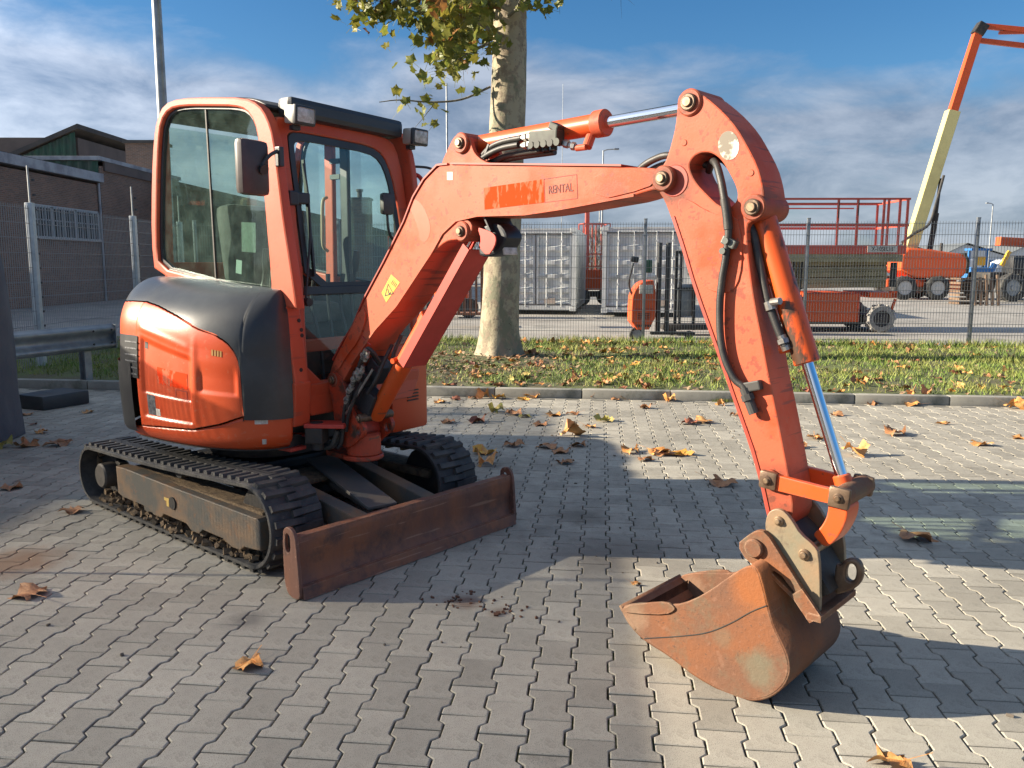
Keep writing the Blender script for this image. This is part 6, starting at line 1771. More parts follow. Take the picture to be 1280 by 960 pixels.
brick_setup(M_BRICK, (.25, .15, .10), (.17, .11, .08), (.26, .23, .20))
M_FASCIA = mat('weathered_white_fascia', (.36, .38, .40), .7, vary=(.22, .23, .25), vscale=1.5)
M_GREENC = mat('green_cladding', (.018, .075, .040), .5, vary=(.03, .055, .035), vscale=2)
M_ROOFD = mat('dark_roofing', (.055, .052, .05), .85, vary=(.085, .075, .065), vscale=1.2)
M_BROWNC = mat('brown_cladding', (.135, .105, .090), .8, vary=(.10, .08, .07), vscale=.8)
M_WFRAME = mat('white_window_frame', (.36, .38, .38), .6)
M_PANE = mat('dark_window_glass', (.030, .045, .050), .12, spec=.8)
def corr(x0, x1, y, z0, z1, n, amp=.035):
    """corrugated sheet in the x-z plane at y (top may slope: z1 = (left, right))"""
    V = []; F = []
    zl, zr = z1 if isinstance(z1, tuple) else (z1, z1)
    m = n * 4
    for k in range(m + 1):
        t = k / m; x = x0 + (x1 - x0) * t
        d_ = amp if (k % 4) in (1, 2) else 0
        V += [(x, y - d_, z0), (x, y - d_, zl + (zr - zl) * t)]
    for k in range(m): F.append((2 * k, 2 * k + 2, 2 * k + 3, 2 * k + 1))
    return pyd(V, F)
AW = I4
def bpart(nm, me, m, parent): return ob(nm, me, m, parent, AW)
A_ = thing('brick_building', 'low brown brick building with white fascia and barred window behind the left fence', 'building', Matrix.Translation((-16.65, 20, 0)))
bpart('wall', pyd(*boxv((-21.65, 19.1, 2.32), (10.0, 30.6, 4.64))), M_BRICK, A_)
bpart('fascia', pyd(*boxv((-21.6, 19.1, 4.92), (10.2, 30.8, .34), None, .01)), M_FASCIA, A_)
bpart('roof', pyd(*boxv((-21.65, 19.1, 5.13), (9.8, 30.4, .06))), M_ROOFD, A_)
wy0, wy1 = 29.4, 34.0
wf = bpart('window', pyd(*merge(boxv((-16.62, (wy0 + wy1) / 2, 3.52), (.10, wy1 - wy0, .10)), boxv((-16.62, (wy0 + wy1) / 2, 2.42), (.14, wy1 - wy0 + .2, .10)), *[boxv((-16.62, y, 2.97), (.10, .11, 1.1)) for y in (wy0, 30.6, 31.4, 32.2, 33.2, wy1)], boxv((-16.63, (wy0 + wy1) / 2, 3.05), (.07, wy1 - wy0, .05)))), M_WFRAME, A_)
bpart('window_bars', pyd(*merge(*[boxv((-16.56, wy0 + .18 * k, 2.97), (.03, .03, 1.1)) for k in range(1, 26)])), M_WFRAME, wf)
bpart('downpipe', cyl_me((-16.58, 34.2, 0), (-16.58, 34.2, 4.7), .05, 8), M_FASCIA, A_)
bpart('pane', pyd(*boxv((-16.66, (wy0 + wy1) / 2, 2.97), (.03, wy1 - wy0, 1.1))), M_PANE, wf)
B_ = thing('brick_building', 'taller brick building part with green corrugated end above the flat roof', 'building', Matrix.Translation((-16.65, 42, 0)))
bpart('wall', pyd(*boxv((-24.1, 38.5, 2.70), (14.9, 8.0, 5.42))), M_BRICK, B_)
bpart('cladding', corr(-31.3, -16.68, 34.47, 5.0, 5.60, 34, .06), M_GREENC, B_)
bpart('parapet_capping', pyd(*boxv((-24.1, 38.5, 5.70), (15.1, 8.3, .16), None, .01)), M_FASCIA, B_)
bpart('upper_fascia', pyd(*boxv((-16.61, 38.6, 5.44), (.08, 7.6, .40))), M_BROWNC, B_)
C_ = thing('gabled_hall', 'hall with a green gable and dark sloping roof behind the brick buildings', 'building', Matrix.Translation((-24.4, 55, 0)))
bpart('wall', pyd(*boxv((-29.4, 53.0, 4.25), (10.0, 9.5, 8.5))), M_BROWNC, C_)
bpart('gable', corr(-30.7, -24.45, 48.1, 5.0, (6.1, 8.80), 16, .06), M_GREENC, C_)
V = [(-34.4, 47.9, 4.8), (-24.2, 47.9, 8.95), (-24.2, 58.2, 8.95), (-34.4, 58.2, 4.8)]
V += [(x, y, z + .26) for x, y, z in V]
bpart('roof', pyd(V, [(0, 3, 2, 1), (4, 5, 6, 7), (0, 1, 5, 4), (1, 2, 6, 5), (2, 3, 7, 6), (3, 0, 4, 7)]), M_ROOFD, C_)
bpart('roof_vent', pyd(*merge(boxv((-27.0, 45.5, 6.20), (1.7, 1.5, .12)), boxv((-27.7, 45.5, 5.98), (.2, 1.3, .5)), boxv((-26.3, 45.5, 5.98), (.2, 1.3, .5)))), M_WFRAME, C_)
ch_ = thing('chimney', 'square brick chimney just left of the cab', 'chimney', Matrix.Translation((-18.3, 43.1, 0)))
bpart('stack', pyd(*boxv((-18.3, 43.1, 3.70), (1.6, 1.5, 7.4))), M_BRICK, ch_)
bpart('cap', pyd(*boxv((-18.3, 43.1, 7.46), (1.8, 1.7, .14))), M_ROOFD, ch_)
# shed and stack seen through the windscreen
D_ = thing('shed', 'dark sloping roofed shed seen through the windscreen', 'building', Matrix.Translation((-9, 42, 0)))
V = [(-16, 40, 0), (-7.2, 40, 0), (-7.2, 50, 0), (-16, 50, 0), (-16, 40, 5.2), (-7.2, 40, 3.2), (-7.2, 50, 3.2), (-16, 50, 5.2)]
bpart('wall', pyd(V, [(0, 1, 5, 4), (1, 2, 6, 5), (2, 3, 7, 6), (3, 0, 4, 7)]), M_BROWNC, D_)
V = [(-16.3, 39.7, 5.25), (-7.0, 39.7, 3.15), (-7.0, 50.3, 3.15), (-16.3, 50.3, 5.25)]
V += [(x, y, z + .2) for x, y, z in V]
bpart('roof', pyd(V, [(0, 3, 2, 1), (4, 5, 6, 7), (0, 1, 5, 4), (1, 2, 6, 5), (2, 3, 7, 6), (3, 0, 4, 7)]), M_ROOFD, D_)
E_ = thing('brick_stack', 'square brick stack with a small vent seen through the windscreen', 'chimney', Matrix.Translation((-6.9, 38.5, 0)))
bpart('stack', pyd(*boxv((-6.9, 38.5, 2.2), (.95, .95, 4.4))), M_BRICK, E_)
bpart('cap', pyd(*merge(boxv((-6.9, 38.5, 4.42), (1.05, 1.05, .08)), cyl((-6.9, 38.5, 4.45), (-6.9, 38.5, 4.75), .11, 12), cyl((-6.9, 38.5, 4.75), (-6.9, 38.5, 4.85), .16, 12))), M_ROOFD, E_)
P_ = thing('small_house', 'pale low building with red roof far behind the cab', 'building', Matrix.Translation((-7.6, 62, 0)))
bpart('wall', pyd(*boxv((-7.8, 64, 1.6), (4.0, 5, 3.2))), mat('cream_wall', (.46, .42, .34), .8), P_)
bpart('roof', pyd(*boxv((-7.8, 64, 3.3), (4.3, 5.3, .3))), mat('red_roof', (.30, .09, .05), .8), P_)

# street lamp behind the cab and thin masts
def lamp(x, y, h, r0, r1, label, arm=0.0, nm='street_lamp'):
    t = thing(nm, label, 'street lamp' if nm == 'street_lamp' else 'mast', Matrix.Translation((x, y, 0)))
    ob('pole', cyl_me((0, 0, 0), (0, 0, h), r0, 16, r2=r1), M_GALV, t, WM[t])
    if arm:
        ob('lamp_arm', tube_me([(0, 0, h - .05), (arm * .3, 0, h + .05), (arm, 0, h + .1)], r1 * .8, 8), M_GALV, t, WM[t])
        ob('lamp_head', pyd(*boxv((arm * 1.15, 0, h + .1), (abs(arm) * .45, .25, .12), None, .04), smooth=30), M_GALV, t, WM[t])
    return t
lamp(-6.12, 15.1, 10.5, .105, .055, 'tall grey lamp post rising behind the cab roof', arm=1.2)
lamp(6.35, 60, 9.4, .085, .05, 'thin far street lamp above the containers', arm=.8)
lamp(-3.5, 46, 11.0, .07, .045, 'thin mast left of the plane tree', nm='mast')
lamp(4.65, 80, 18, .05, .02, 'very thin antenna mast above the boom', nm='mast')
lamp(45.2, 80, 7.2, .09, .05, 'far white street lamp on the right behind the fence', arm=-.5)
lamp(7.2, 70, 7.0, .07, .05, 'second thin pole behind the containers', nm='mast')

# ================================================================== YARD MACHINES
M_WCON = mat('white_container_paint', (.58, .60, .60), .5, vary=(.46, .48, .48), vscale=2, dirt=(.34, .33, .30), dirt_pos=(.60, .74), dirt_scale=3)
M_MRED = mat('machine_orange_red', (.70, .095, .018), .45, vary=(.62, .11, .03), vscale=2)
M_RAIL = mat('faded_rail_red', (.58, .10, .065), .5)
M_BEIGE = mat('beige_scissor_steel', (.34, .30, .17), .6, vary=(.22, .19, .10), vscale=2)
M_TYRE = mat('tyre_rubber', (.025, .025, .027), .8, vary=(.07, .068, .062), vscale=5)
M_GTYRE = mat('grey_tyre_rubber', (.30, .29, .27), .85, vary=(.20, .19, .18), vscale=6)
M_RIM = mat('dark_rim', (.05, .045, .045), .6)
M_WRIM = mat('white_rim', (.58, .56, .52), .5)
M_YELB = mat('pale_yellow_boom', (.62, .55, .24), .5, vary=(.52, .46, .20), vscale=1)
M_BLUE = mat('blue_machine_paint', (.03, .16, .42), .5)
def container(x, y, label, seed):
    M0 = frame(x, y, -8.0)
    t = thing('container', label, 'container', M0, 'white shipping containers in the yard')
    Wd, H, L = 2.44, 2.59, 6.06
    def p(nm, vf, m=M_WCON, par=None, sm=0): return ob(nm, pyd(*vf, smooth=sm), m, par or t, M0)
    # side walls with vertical corrugation
    for sx in (0, Wd):
        V = []; F = []; n = 44
        for k in range(n * 4 + 1):
            yy = .1 + (L - .2) * k / (n * 4); o = .036 if k % 4 in (1, 2) else 0
            xx = sx + (o if sx == 0 else -o)
            V += [(xx, yy, .28), (xx, yy, H - .1)]
        for k in range(n * 4): F.append((2 * k, 2 * k + 2, 2 * k + 3, 2 * k + 1))
        p('side_wall', (V, F))
    p('roof', boxv((Wd / 2, L / 2, H - .03), (Wd, L, .05)))
    p('back_wall', boxv((Wd / 2, L - .04, H / 2 + .1), (Wd, .04, H - .2)))
    fr_ = []
    for cx_ in (.06, Wd - .06):
        fr_ += [boxv((cx_, .06, H / 2 + .08), (.12, .12, H - .16)), boxv((cx_, L / 2, H - .06), (.10, L, .12)), boxv((cx_, L / 2, .20), (.10, L, .14))]
    fr_ += [boxv((Wd / 2, .06, H - .09), (Wd - .24, .10, .12)), boxv((Wd / 2, .06, .21), (Wd - .24, .12, .15))]
    p('frame', merge(*fr_))
    p('corner_casting', merge(*[boxv((a, b, c), (.18, .18, .12), None, .008) for a in (.08, Wd - .08) for b in (.07, L - .07) for c in (.17, H - .05)]))
    p('header_seal', boxv((Wd / 2, .004, H - .165), (Wd - .26, .02, .025)), M_DARK)
    p('sill_seal', boxv((Wd / 2, .004, .30), (Wd - .26, .02, .025)), M_DARK)
    for k, (a, b) in enumerate(((.13, Wd / 2 - .01), (Wd / 2 + .01, Wd - .13))):
        # door leaf pressed into five fields
        V = []; F = []
        zs = [.31]
        z = .31
        nf = 5; fh = (H - .18 - .31) / nf
        for q in range(nf):
            zs += [z + fh * .12, z + fh * .26, z + fh * .72, z + fh * .88]; z += fh
        zs.append(H - .18)
        ds = [0] + [0, .05, .05, 0] * nf + [0]
        for zz, dd in zip(zs, ds): V += [(a + .06, .05 + dd, zz), (b - .06, .05 + dd, zz)]
        for q in range(len(zs) - 1): F.append((2 * q, 2 * q + 1, 2 * q + 3, 2 * q + 2))
        dr = p('door', (V, F))
        p('door_frame', merge(boxv((a + .035, .045, (H + .13) / 2), (.07, .05, H - .50)), boxv((b - .035, .045, (H + .13) / 2), (.07, .05, H - .50))), par=dr)
        for q, fx_ in enumerate((.30, .72)):
            xx = a + (b - a) * fx_
            p('lock_rod', cyl((xx, .005, .24), (xx, .005, H - .12), .018, 8), M_WCON, dr, 40)
            p('rod_handle', merge(boxv((xx - .12, -.01, 1.15 + .08 * q), (.30, .02, .03)), boxv((xx, -.005, 1.18), (.07, .04, .08))), M_GALV, dr)
            p('rod_bracket', merge(*[boxv((xx, .0, zz), (.08, .03, .05)) for zz in (.5, .95, 1.7, 2.2)]), M_WCON, dr)
    p('seam_gasket', boxv((Wd / 2, .03, (H + .13) / 2), (.03, .03, H - .5)), M_DARK)
    p('number_plate', boxv((Wd * .68, .0, .42), (.34, .02, .16)), mat('container_plate%d' % seed, (.40, .33, .28), .6))
    return t
container(-.50, 25.7, 'white shipping container with doors right behind the tree trunk', 1)
container(2.62, 24.5, 'white shipping container between tree and raised arm, behind the stacker truck', 2)

def wheel_on(parent, M0, c, r, w, tyre=M_TYRE, rim=M_RIM, lugs=0):
    """wheel with its axle along local y, outer side at -y"""
    V, F = [], []
    prof = [(-w / 2, r * .60), (-w / 2, r * .90), (-w / 2 + .03, r * .985), (w / 2 - .03, r * .985), (w / 2, r * .9), (w / 2, r * .6)]
    n = 28
    for k in range(n):
        a = 2 * math.pi * k / n
        for y, rr_ in prof: V.append((c[0] + rr_ * math.cos(a), c[1] + y, c[2] + rr_ * math.sin(a)))
    m = len(prof)
    for k in range(n):
        j = (k + 1) % n
        for q in range(m - 1): F.append((k * m + q, k * m + q + 1, j * m + q + 1, j * m + q))
    parts = [(V, F)]
    for k in range(lugs):
        a = 2 * math.pi * k / lugs
        parts.append(boxv((c[0] + r * .985 * math.cos(a), c[1] + (w * .22 if k % 2 else -w * .22), c[2] + r * .985 * math.sin(a)), (.05, w * .5, .05), (0, -math.degrees(a) + 90, 0)))
    o = ob('wheel', pyd(*merge(*parts), smooth=40), tyre, parent, M0)
    ob('rim', pyd(*merge(cyl((c[0], c[1] - w * .36, c[2]), (c[0], c[1] + w * .3, c[2]), r * .61, 24), cyl((c[0], c[1] - w * .44, c[2]), (c[0], c[1] - w * .3, c[2]), r * .20, 12)), smooth=40), rim, o, M0)
    return o
# stacker trucks behind the fence
def stacker(x, y, label, full=True):
    M0 = frame(x, y, 0)
    t = thing('pallet_stacker', label, 'stacker', M0)
    p = lambda nm, vf, m, par=None, sm=30: ob(nm, pyd(*vf, smooth=sm), m, par or t, M0)
    if full:
        body = [(-.25, .20), (.24, .20), (.24, 1.20), (.02, 1.20), (-.12, 1.12), (-.22, .95), (-.25, .80)]
        me = plate(body, -.30, .30, bevel=.02, smooth=1)
        b = ob('body', me, M_MRED, t, M0)
        p('display_panel', boxv((.04, -.305, 1.02), (.28, .02, .18), None, .004), M_WHITESTK, b)
        p('grille', merge(*[boxv((.0, -.303, .42 + .035 * k), (.26, .012, .012)) for k in range(4)]), M_DARK, b)
        p('black_lettering', merge(*[boxv((-.13 + .045 * k, -.303, .28), (.03, .010, .045)) for k in range(7)]), M_INKBLK, b)
        p('battery_lid', boxv((.0, -.302, .62), (.38, .012, .02)), M_DARKRED, b)
        p('tiller', merge(tube([(-.20, -.1, .85), (-.30, -.2, 1.15), (-.22, -.2, 1.55)], .022, 8), boxv((-.20, -.2, 1.62), (.16, .12, .12), (0, 10, 0), .03)), M_BLACK, t)
        p('green_box', boxv((.10, -.1, 1.48), (.14, .12, .26), None, .01), mat('green_box', (.02, .10, .05), .5), t)
        for dx in (.34, .52):
            p('mast', merge(cyl((dx, -.02, .1), (dx, -.02, 1.93), .052, 14), cyl((dx, -.02, 1.90), (dx, -.02, 1.96), .058, 14)), mat('mast_grey', (.06, .062, .066), .35, metal=.3) if 'mast_grey' not in bpy.data.materials else bpy.data.materials['mast_grey'], t)
        wheel_on(t, M0, (-.12, -.22, .10), .16, .07, M_TYRE, M_GALV)
        wheel_on(t, M0, (.95, -.22, .09), .09, .07, M_TYRE, M_RIM)
        p('fork', boxv((.62, -.15, .12), (.90, .16, .06), None, .01), M_DARK, t)
    else:
        p('mast', merge(boxv((0, 0, .95), (.06, .10, 1.7)), boxv((.10, 0, .95), (.04, .10, 1.7)), boxv((.40, 0, .95), (.05, .10, 1.7)), boxv((.21, 0, 1.78), (.46, .08, .06)), boxv((.21, 0, 1.0), (.42, .08, .05))), M_DARK, t)
        p('carriage', boxv((.22, .12, .75), (.34, .12, .7), None, .02), M_GALV, t)
        p('chassis', boxv((.35, .0, .18), (1.3, .5, .12), None, .02), M_DARK, t)
        p('body', boxv((.80, .25, 1.15), (.45, .5, .55), None, .04), M_MRED, t)
        for dx in (-.1, .8): wheel_on(t, M0, (dx, -.2, .10), .10, .08)
    return t
stacker(2.68, 17.3, 'orange pallet stacker with two grey mast tubes behind the fence')
stacker(3.55, 18.2, 'black masted stacker truck right of the orange one', False)

# small lift between the containers
def mini_lift(x, y, s, label, nm='mast_lift', hh=2.3):
    M0 = frame(x, y, 8) @ Matrix.Scale(s, 4)
    t = thing(nm, label, 'lift', M0)
    p = lambda n_, vf, m, sm=0: ob(n_, pyd(*vf, smooth=sm), m, t, M0)
    p('base', boxv((0, 0, .95), (1.0, .8, .75), None, .04), M_MRED)
    rails = []
    for z in (1.45, 1.9, hh):
        rails += [bar((-.5, -.4, z), (.5, -.4, z), .035, .035), bar((-.5, .4, z), (.5, .4, z), .035, .035), bar((-.5, -.4, z), (-.5, .4, z), .035, .035), bar((.5, -.4, z), (.5, .4, z), .035, .035)]
    for xx in (-.5, -.17, .17, .5):
        for yy in (-.4, .4): rails.append(bar((xx, yy, 1.3), (xx, yy, hh), .035, .035))
    p('railing', merge(*rails), M_RAIL)
    p('control_box', boxv((.3, -.42, hh - .25), (.3, .12, .25), None, .02), M_WHITESTK)
    p('mast', boxv((-.25, .1, (hh + .9) / 2), (.14, .14, hh)), M_RAIL)
    p('chassis', boxv((0, 0, .42), (1.3, .7, .2)), M_DARK)
    for xx in (-.5, .5):
        for yy in (-.35, .35): wheel_on(t, M0, (xx, yy, .3), .3, .16)
    return t
mini_lift(3.05, 31.5, 1.0, 'small orange lift with red railing between the two containers', hh=3.0)
mini_lift(-1.75, 24.0, .95, 'orange lift with railing seen left of the tree trunk', 'scissor_lift', hh=2.2)
mini_lift(-3.6, 28.0, 1.0, 'orange lift farther left, seen between boom and lift cylinder', 'scissor_lift', hh=2.4)
gt = thing('slatted_crate', 'brown slatted crate standing left of the tree trunk behind the fence', 'crate', frame(-1.15, 20.5, 0))
M_SLAT = mat('brown_slats', (.20, .085, .045), .8)
for z_ in (.32, 1.42): ob('frame', pyd(*boxv((0, 0, z_), (.9, .6, .05))), M_SLAT, gt, WM[gt])
sl_me = pyd(*boxv((0, 0, .87), (.06, .03, 1.05))); sl_me.materials.append(M_SLAT)
for k in range(7): ob('slat', sl_me, None, gt, WM[gt] @ Matrix.Translation((-.42 + .14 * k, -.28, 0)))

# ---- big scissor lift -------------------------------------------------------
SL = frame(5.55, 19.1, -2.0)
sl_t = thing('scissor_lift', 'large orange scissor lift with red platform rails behind the fence', 'scissor lift', SL)
p = lambda nm, vf, m, par=None, sm=0: ob(nm, pyd(*vf, smooth=sm), m, par or sl_t, SL)
L_ = 3.32; D2 = 1.75
pf = p('platform', merge(boxv((L_ / 2, D2 / 2, 1.86), (L_, D2, .20), None, .01)), M_RAIL)
p('platform_beam', merge(boxv((L_ / 2, .04, 1.67), (L_ - .15, .10, .17)), boxv((L_ / 2, D2 - .04, 1.67), (L_ - .15, .10, .17))), M_BEIGE)
rails = []
for y in (.02, D2 - .02):
    rails += [bar((0, y, 2.98), (L_, y, 2.98), .045, .045), bar((0, y, 2.88), (L_ - .6, y, 2.88), .03, .03), bar((0, y, 2.40), (L_, y, 2.40), .04, .06)]
    for x in ((.03, 1.76, 2.19, 2.77, 2.87, 3.12, L_ - .03) if y < 1 else (.03, L_ - .03)): rails.append(bar((x, y, 1.95), (x, y, 2.98), .045, .045))
for z in (2.98, 2.40):
    rails += [bar((0, 0, z), (0, D2, z), .045, .045), bar((L_, 0, z), (L_, D2, z), .045, .045)]
p('guard_rails', merge(*rails), M_RAIL, pf)
p('model_plate', boxv((2.78, -.006, 1.87), (.66, .008, .14)), M_WHITESTK, pf)
me = side_text('X-10SEL16', .135, 2.78, 1.87, -.0125, squash=.80)
ob('plate_lettering', me, M_INKBLK, pf, SL)
p('hanging_strap', merge(boxv((1.76, 0, 2.74), (.02, .02, .36)), boxv((2.20, 0, 2.78), (.02, .02, .34))), M_DARK, pf)
for k in range(5):
    z = 1.03 + .125 * k
    for y in (.18, D2 - .18):
        p('scissor_arm', bar((.25, y, z - .02 * (k % 2)), (L_ - .35, y, z + .05 - .02 * (k % 2)), .07, .125), M_BEIGE)
p('scissor_core', merge(*[boxv((1.65, y, 1.30), (2.75, .03, .60)) for y in (.35, D2 - .35)]), M_BEIGE)
p('cross_tubes', merge(*[cyl((x, .15, z), (x, D2 - .15, z), .04, 8) for x in (.4, 2.9) for z in (1.05, 1.3, 1.55)]), M_DARK)
p('cable_bundle', merge(*[bar((.80 + .09 * k, .02, .50), (.84 + .09 * k, .02, 1.60), .03, .03) for k in range(3)], boxv((3.08, .05, 1.3), (.14, .06, .55))), M_DARK)
bs = p('base', merge(boxv((1.72, D2 / 2, .56), (1.25, D2, .66), None, .015), boxv((2.88, D2 / 2, .84), (.60, D2, .12), None, .01), boxv((.55, D2 / 2, .56), (.80, D2, .60), None, .015)), M_MRED)
p('chassis', boxv((1.6, D2 / 2, .27), (3.1, D2 * .7, .22)), M_DARK)
p('panel_edge', merge(boxv((1.72, -.006, .88), (1.25, .012, .03)), boxv((1.10, -.006, .56), (.03, .012, .64)), boxv((2.34, -.006, .56), (.03, .012, .64))), M_DARKRED, bs)
p('outrigger', merge(bar((.95, -.02, .3), (.70, -.02, 1.05), .05, .05), bar((.55, -.02, .85), (1.05, -.02, 1.0), .04, .04)), M_DARK)
p('end_step', merge(bar((3.16, .05, .75), (3.05, .05, .35), .05, .05), boxv((3.12, .1, .86), (.12, .2, .14))), M_MRED)
for x in (2.83, .25):
    for y in (.02, D2 - .1): wheel_on(sl_t, SL, (x, y, .31), .31, .24, M_GTYRE, M_RIM, 22)

# ---- boom lift -------------------------------------------------------------------
BLF = frame(18.4, 38.0, -4)
bl_t = thing('boom_lift', 'orange boom lift with pale yellow and orange telescopic boom raised into the sky', 'boom lift', BLF)
p = lambda nm, me, m, par=None: ob(nm, me, m, par or bl_t, BLF)
hd = p('hood', plate([(-1.25, .95), (1.25, .95), (1.55, 1.1), (1.60, 1.65), (1.45, 2.0), (.6, 2.10), (-.1, 2.22), (-1.25, 2.28)], -1.1, 1.1, bevel=.08, smooth=1), M_MRED)
p('hood_edge', plate([(1.50, 1.15), (1.62, 1.15), (1.66, 1.65), (1.48, 2.05), (1.38, 2.02), (1.54, 1.65)], -1.13, 1.13, bevel=.01, smooth=0), M_DARK, hd)
p('chassis', pyd(*merge(boxv((-.2, 0, .72), (3.0, 1.6, .35), None, .05), boxv((.9, -.9, .55), (.95, .3, .45), None, .03))), M_MRED)
for x in (-1.05, .35):
    for y in (-1.05, 1.05): wheel_on(bl_t, BLF, (x, y, .52), .52, .38, M_TYRE, M_WRIM, 18)
P0 = Vector((-.62, -.3, 2.2)); P1 = Vector((.80, -.3, 8.15)); P2 = Vector((1.58, -.3, 11.33)); P3 = Vector((4.6, -.3, 10.75))
bm_ = p('lower_boom', pyd(*bar(P0, P1, .50, .50, .02)), M_YELB)
p('upper_boom', pyd(*bar(P1 - (P1 - P0).normalized() * .3, P2, .34, .34, .015)), M_BRIGHT)
p('boom_tip', pyd(*merge(boxv(P2 + Vector((.1, 0, .2)), (.45, .45, .5), (0, 30, 0), .05))), M_DARK)
p('jib', pyd(*merge(bar(P2 + Vector((.1, 0, .35)), P3 + Vector((0, 0, .6)), .16, .22, .01), bar(P2 + Vector((.1, 0, -.25)), P3 + Vector((0, 0, -.05)), .16, .20, .01), bar(P2 + Vector((.9, 0, .05)), P2 + Vector((2.4, 0, .05)), .12, .12), bar(P2 + Vector((2.2, 0, -.5)), P2 + Vector((2.2, 0, .0)), .1, .12))), M_BRIGHT)
p('basket', pyd(*merge(*[bar((4.7, y, z), (6.3, y, z), .05, .05) for y in (-.9, .5) for z in (10.4, 10.9, 11.45)], *[bar((x, y, 10.4), (x, y, 11.45), .05, .05) for x in (4.7, 5.5, 6.3) for y in (-.9, .5)], boxv((5.5, -.2, 10.38), (1.65, 1.45, .06)))), M_RAIL)
p('lift_cylinder', pyd(*merge(cyl((.25, -.3, 2.1), (.42, -.3, 3.8), .12, 12), cyl((.42, -.3, 3.8), (.50, -.3, 5.3), .07, 10))), M_DARK)
p('cable_tray', tube_me([(-1.1, -.62, 2.5), (-.6, -.64, 2.9), (.0, -.64, 3.3), (.25, -.62, 4.2), (.50, -.6, 5.4)], .06, 8), M_DARK)
p('exhaust', cyl_me((.95, .2, 2.0), (.95, .2, 2.5), .07, 10), M_DARK)

# ---- telehandler at the right ------------------------------------------------------
TH = frame(20.6, 36.5, 6)
th = thing('telehandler', 'black telehandler with orange boom at the right picture edge behind the fence', 'telehandler', TH)
p = lambda nm, me, m, par=None: ob(nm, me, m, par or th, TH)
p('chassis', pyd(*boxv((1.6, 0, .95), (4.0, 1.5, .55), None, .08), smooth=30), M_DARK)
p('bonnet', pyd(*boxv((1.3, -.75, 1.5), (1.9, .8, .85), None, .15), smooth=30), M_BLACK)
cb = p('cab', pyd(*merge(bar((2.4, -.9, 1.2), (2.5, -.9, 2.6), .08, .08), bar((3.5, -.9, 1.2), (3.4, -.9, 2.6), .08, .08), boxv((2.95, -.5, 2.62), (1.1, .9, .08)), boxv((2.95, -.5, 1.35), (1.2, .9, .5)))), M_BLACK)
p('cab_window', pyd(*boxv((2.95, -.92, 2.05), (.9, .02, 1.0))), M_PANE, cb)
p('boom', pyd(*merge(bar((.6, .3, 2.55), (5.0, .3, 2.35), .35, .38, .03))), M_MRED)
p('hazard_posts', pyd(*merge(bar((1.35, -1.2, 1.2), (1.35, -1.2, 2.3), .09, .09), bar((1.95, -1.2, 1.2), (1.95, -1.2, 2.3), .09, .09))), mat('hazard_stripes', (.55, .52, .35), .6, vary=(.03, .03, .03), vscale=9, vpos=(.48, .52)))
p('yellow_guard', pyd(*bar((-.15, -1.1, 1.5), (.15, -1.1, 2.1), .1, .15)), M_YELLOW)
for x in (.35, 2.1):
    for y in (-1.1, 1.1): wheel_on(th, TH, (x + (.1 if x > 1 else 0), y, .58 if x < 1 else .66), .58 if x < 1 else .66, .42, M_TYRE, M_GALV, 20)
# blue machine, pallets
bmach = thing('blue_lift', 'blue machine with white and yellow marks behind the orange boom lift', 'lift', frame(26.0, 48.0, 0))
BM = WM[bmach]
ob('frame', pyd(*merge(bar((0, 0, .4), (0, 0, 2.4), .12, .12), bar((1.0, 0, .4), (1.0, 0, 2.4), .12, .12), boxv((.5, 0, 2.4), (1.2, .8, .12)), boxv((.5, .1, .9), (1.1, .9, 1.0), None, .05), bar((1.0, 0, .5), (1.5, 0, 1.6), .25, .25))), M_BLUE, bmach, BM)
ob('yellow_panel', pyd(*boxv((.45, -.42, 1.75), (.5, .06, .5))), M_YELLOW, bmach, BM)
for k in range(4): wheel_on(bmach, BM, ((0, 1.0)[k % 2], (-.4, .4)[k // 2], .35), .35, .25)
pal = thing('pallet_stack', 'stack of brown pallets beside the boom lift', 'pallets', frame(17.9, 33.0, 0))
for k in range(7):
    ob('pallet', pyd(*merge(boxv((0, 0, .08 + .155 * k), (1.0, .8, .025)), boxv((0, 0, .02 + .155 * k), (1.0, .8, .02)), *[boxv((dx, 0, .05 + .155 * k), (.12, .8, .07)) for dx in (-.43, 0, .43)])), mat('pallet_wood', (.17, .11, .07), .85, rnd=.2) if 'pallet_wood' not in bpy.data.materials else bpy.data.materials['pallet_wood'], pal, WM[pal])
pl2 = thing('wooden_posts', 'upright brown timbers leaning in front of the pallets', 'timber', frame(17.6, 31.8, 0))
for k in range(5): ob('post', pyd(*bar((.22 * k, 0, 0), (.22 * k + .05, .3, 1.15 - .1 * (k % 2)), .09, .09)), bpy.data.materials['pallet_wood'], pl2, WM[pl2])
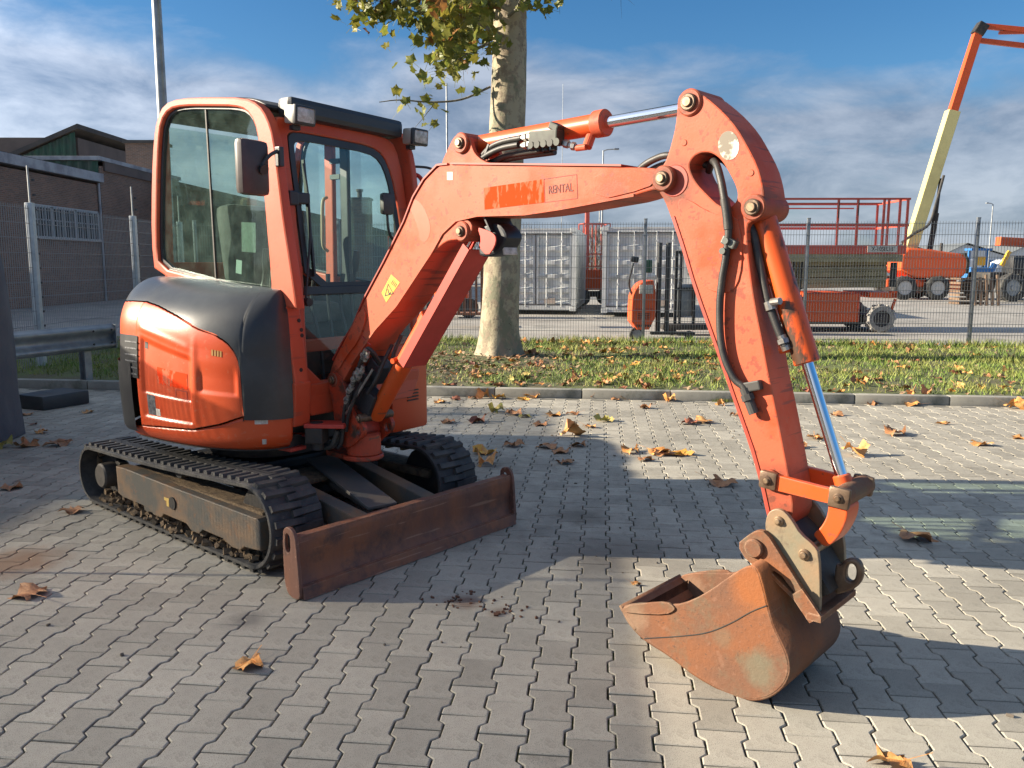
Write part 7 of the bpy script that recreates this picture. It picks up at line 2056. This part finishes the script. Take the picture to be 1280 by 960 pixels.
# far white halls with sawtooth gables
M_WHALL = mat('white_hall_wall', (.60, .62, .64), .7)
M_HROOF = mat('grey_hall_roof', (.12, .135, .145), .8)
for k in range(5):
    hx = 53 + 9.2 * k
    hl = thing('white_hall', 'far white hall, number %s of the row counted from the left' % ('one', 'two', 'three', 'four', 'five')[k], 'hall', frame(hx, 122, 0))
    HM = WM[hl]
    V = [(0, 0, 0), (9, 0, 0), (9, 0, 2.9), (3.2, 0, 4.5), (0, 0, 2.9)]
    V += [(x + 3, 25, z) for x, y, z in V]
    ob('wall', pyd(V, [(0, 1, 2, 3, 4), (5, 9, 8, 7, 6), (0, 5, 6, 1), (1, 6, 7, 2), (0, 4, 9, 5)]), M_WHALL, hl, HM)
    V = [(3.4, -.3, 4.7), (9.3, -.3, 3.0), (12.3, 25, 3.0), (6.4, 25, 4.7), (-.4, -.3, 2.85), (2.6, 25, 2.85)]
    ob('roof', pyd(V, [(0, 1, 2, 3), (4, 0, 3, 5)]), M_HROOF, hl, HM)
    ob('lettering_band', pyd(*boxv((4.5, -.06, 1.9), (7.0, .08, .7))), M_BLUE, hl, HM)
# far white vans in front of the halls
for k, (x, y, l) in enumerate(((47.5, 92, 'white van parked far behind the fence, left of the pair'), (53.0, 93, 'white van parked far behind the fence, right of the pair'))):
    v_ = thing('van', l, 'van', frame(x, y, 0))
    ob('body', plate([(0, .35), (4.9, .35), (5.0, 1.0), (4.2, 1.25), (3.6, 2.1), (0, 2.15)], -.95, .95, bevel=.08, smooth=1), M_WHALL, v_, WM[v_])
    ob('window', pyd(*boxv((3.7, -.96, 1.55), (.9, .03, .5))), M_PANE, v_, WM[v_])
    for dx in (.9, 4.0):
        for dy in (-.9, .9): wheel_on(v_, WM[v_], (dx, dy, .34), .34, .22)

# ---- bare trees behind the containers ---------------------------------------------
M_TWIG = mat('bare_twigs', (.14, .10, .075), .9, vary=(.20, .16, .12), vscale=.6)
random.seed(41)
for k, (x, y) in enumerate(((-3.5, 58), (1.2, 60), (5.6, 57), (9.5, 61), (14, 59), (-14, 70), (-22, 66), (-15.5, 57), (-19, 60))):
    t = thing('bare_tree', ('bushy bare tree behind the left container', 'bare tree behind the left container roof', 'bare tree in the gap between the containers', 'bare tree behind the right container', 'bare tree hidden behind the raised arm', 'bare tree far behind the cab', 'bare tree far left behind the halls', 'bare tree far off, seen through the cab side window, right one', 'bare tree far off, seen through the cab side window, left one')[k], 'tree', frame(x, y, 0))
    ob('trunk', cyl_me((0, 0, -.05), (0, 0, 2.5), .14, 8, r2=.07), M_TWIG, t, WM[t])
    V = []; F = []
    for q in range(1500):
        z0 = random.uniform(.4, 3.6); a = random.uniform(0, 6.28); rr_ = random.uniform(0, 2.6) * (1 - abs(z0 - 1.8) / 4)
        b = Vector((rr_ * math.cos(a), rr_ * math.sin(a), z0))
        d_ = Vector((random.gauss(0, .4) + b.x * .15, random.gauss(0, .4), random.uniform(.5, 1.2))).normalized() * random.uniform(.4, 1.1)
        s = Vector((d_.y, -d_.x, 0)).normalized() * .018
        o_ = len(V); V += [b - s, b + s, b + d_]; F.append((o_, o_ + 1, o_ + 2))
    struct(ob('crown', pyd(V, F, 0), M_TWIG, t, WM[t]), 'stuff')
# low far hedge line
V = []; F = []
for q in range(9000):
    x = random.uniform(-60, 110); y = random.uniform(128, 134) ; z0 = random.uniform(-.05, 2.4)
    a = random.uniform(0, 6.28); s = random.uniform(.15, .45)
    o_ = len(V)
    V += [(x, y, z0), (x + s * math.cos(a), y + s * .3, z0 + s * math.sin(a)), (x + s * math.sin(a), y, z0 + s)]
    F.append((o_, o_ + 1, o_ + 2))
hd_ = struct(ob('far_hedge', pyd(V, F, 0), mat('far_hedge', (.06, .065, .035), .95, vary=(.10, .085, .055), vscale=.3)), 'stuff')
tag(hd_, 'dark hedge line far away at the horizon', 'hedge')
# small stones and twigs on the pavement
random.seed(61)
sv = []
for k in range(70):
    u = random.uniform(-4, 4.5); v = random.uniform(2.2, 9.2); s = random.uniform(.004, .011)
    w = FP @ Vector((u, v, 0))
    sv.append(boxv((w.x, w.y, s * .4), (s * random.uniform(1, 2.4), s, s), (random.uniform(0, 60), 0, random.uniform(0, 180)), 0))
gb = struct(ob('grit', pyd(*merge(*sv)), mat('grit', (.12, .10, .08), .9)), 'stuff')
tag(gb, 'scattered grit and leaf crumbs on the pavers', 'grit')
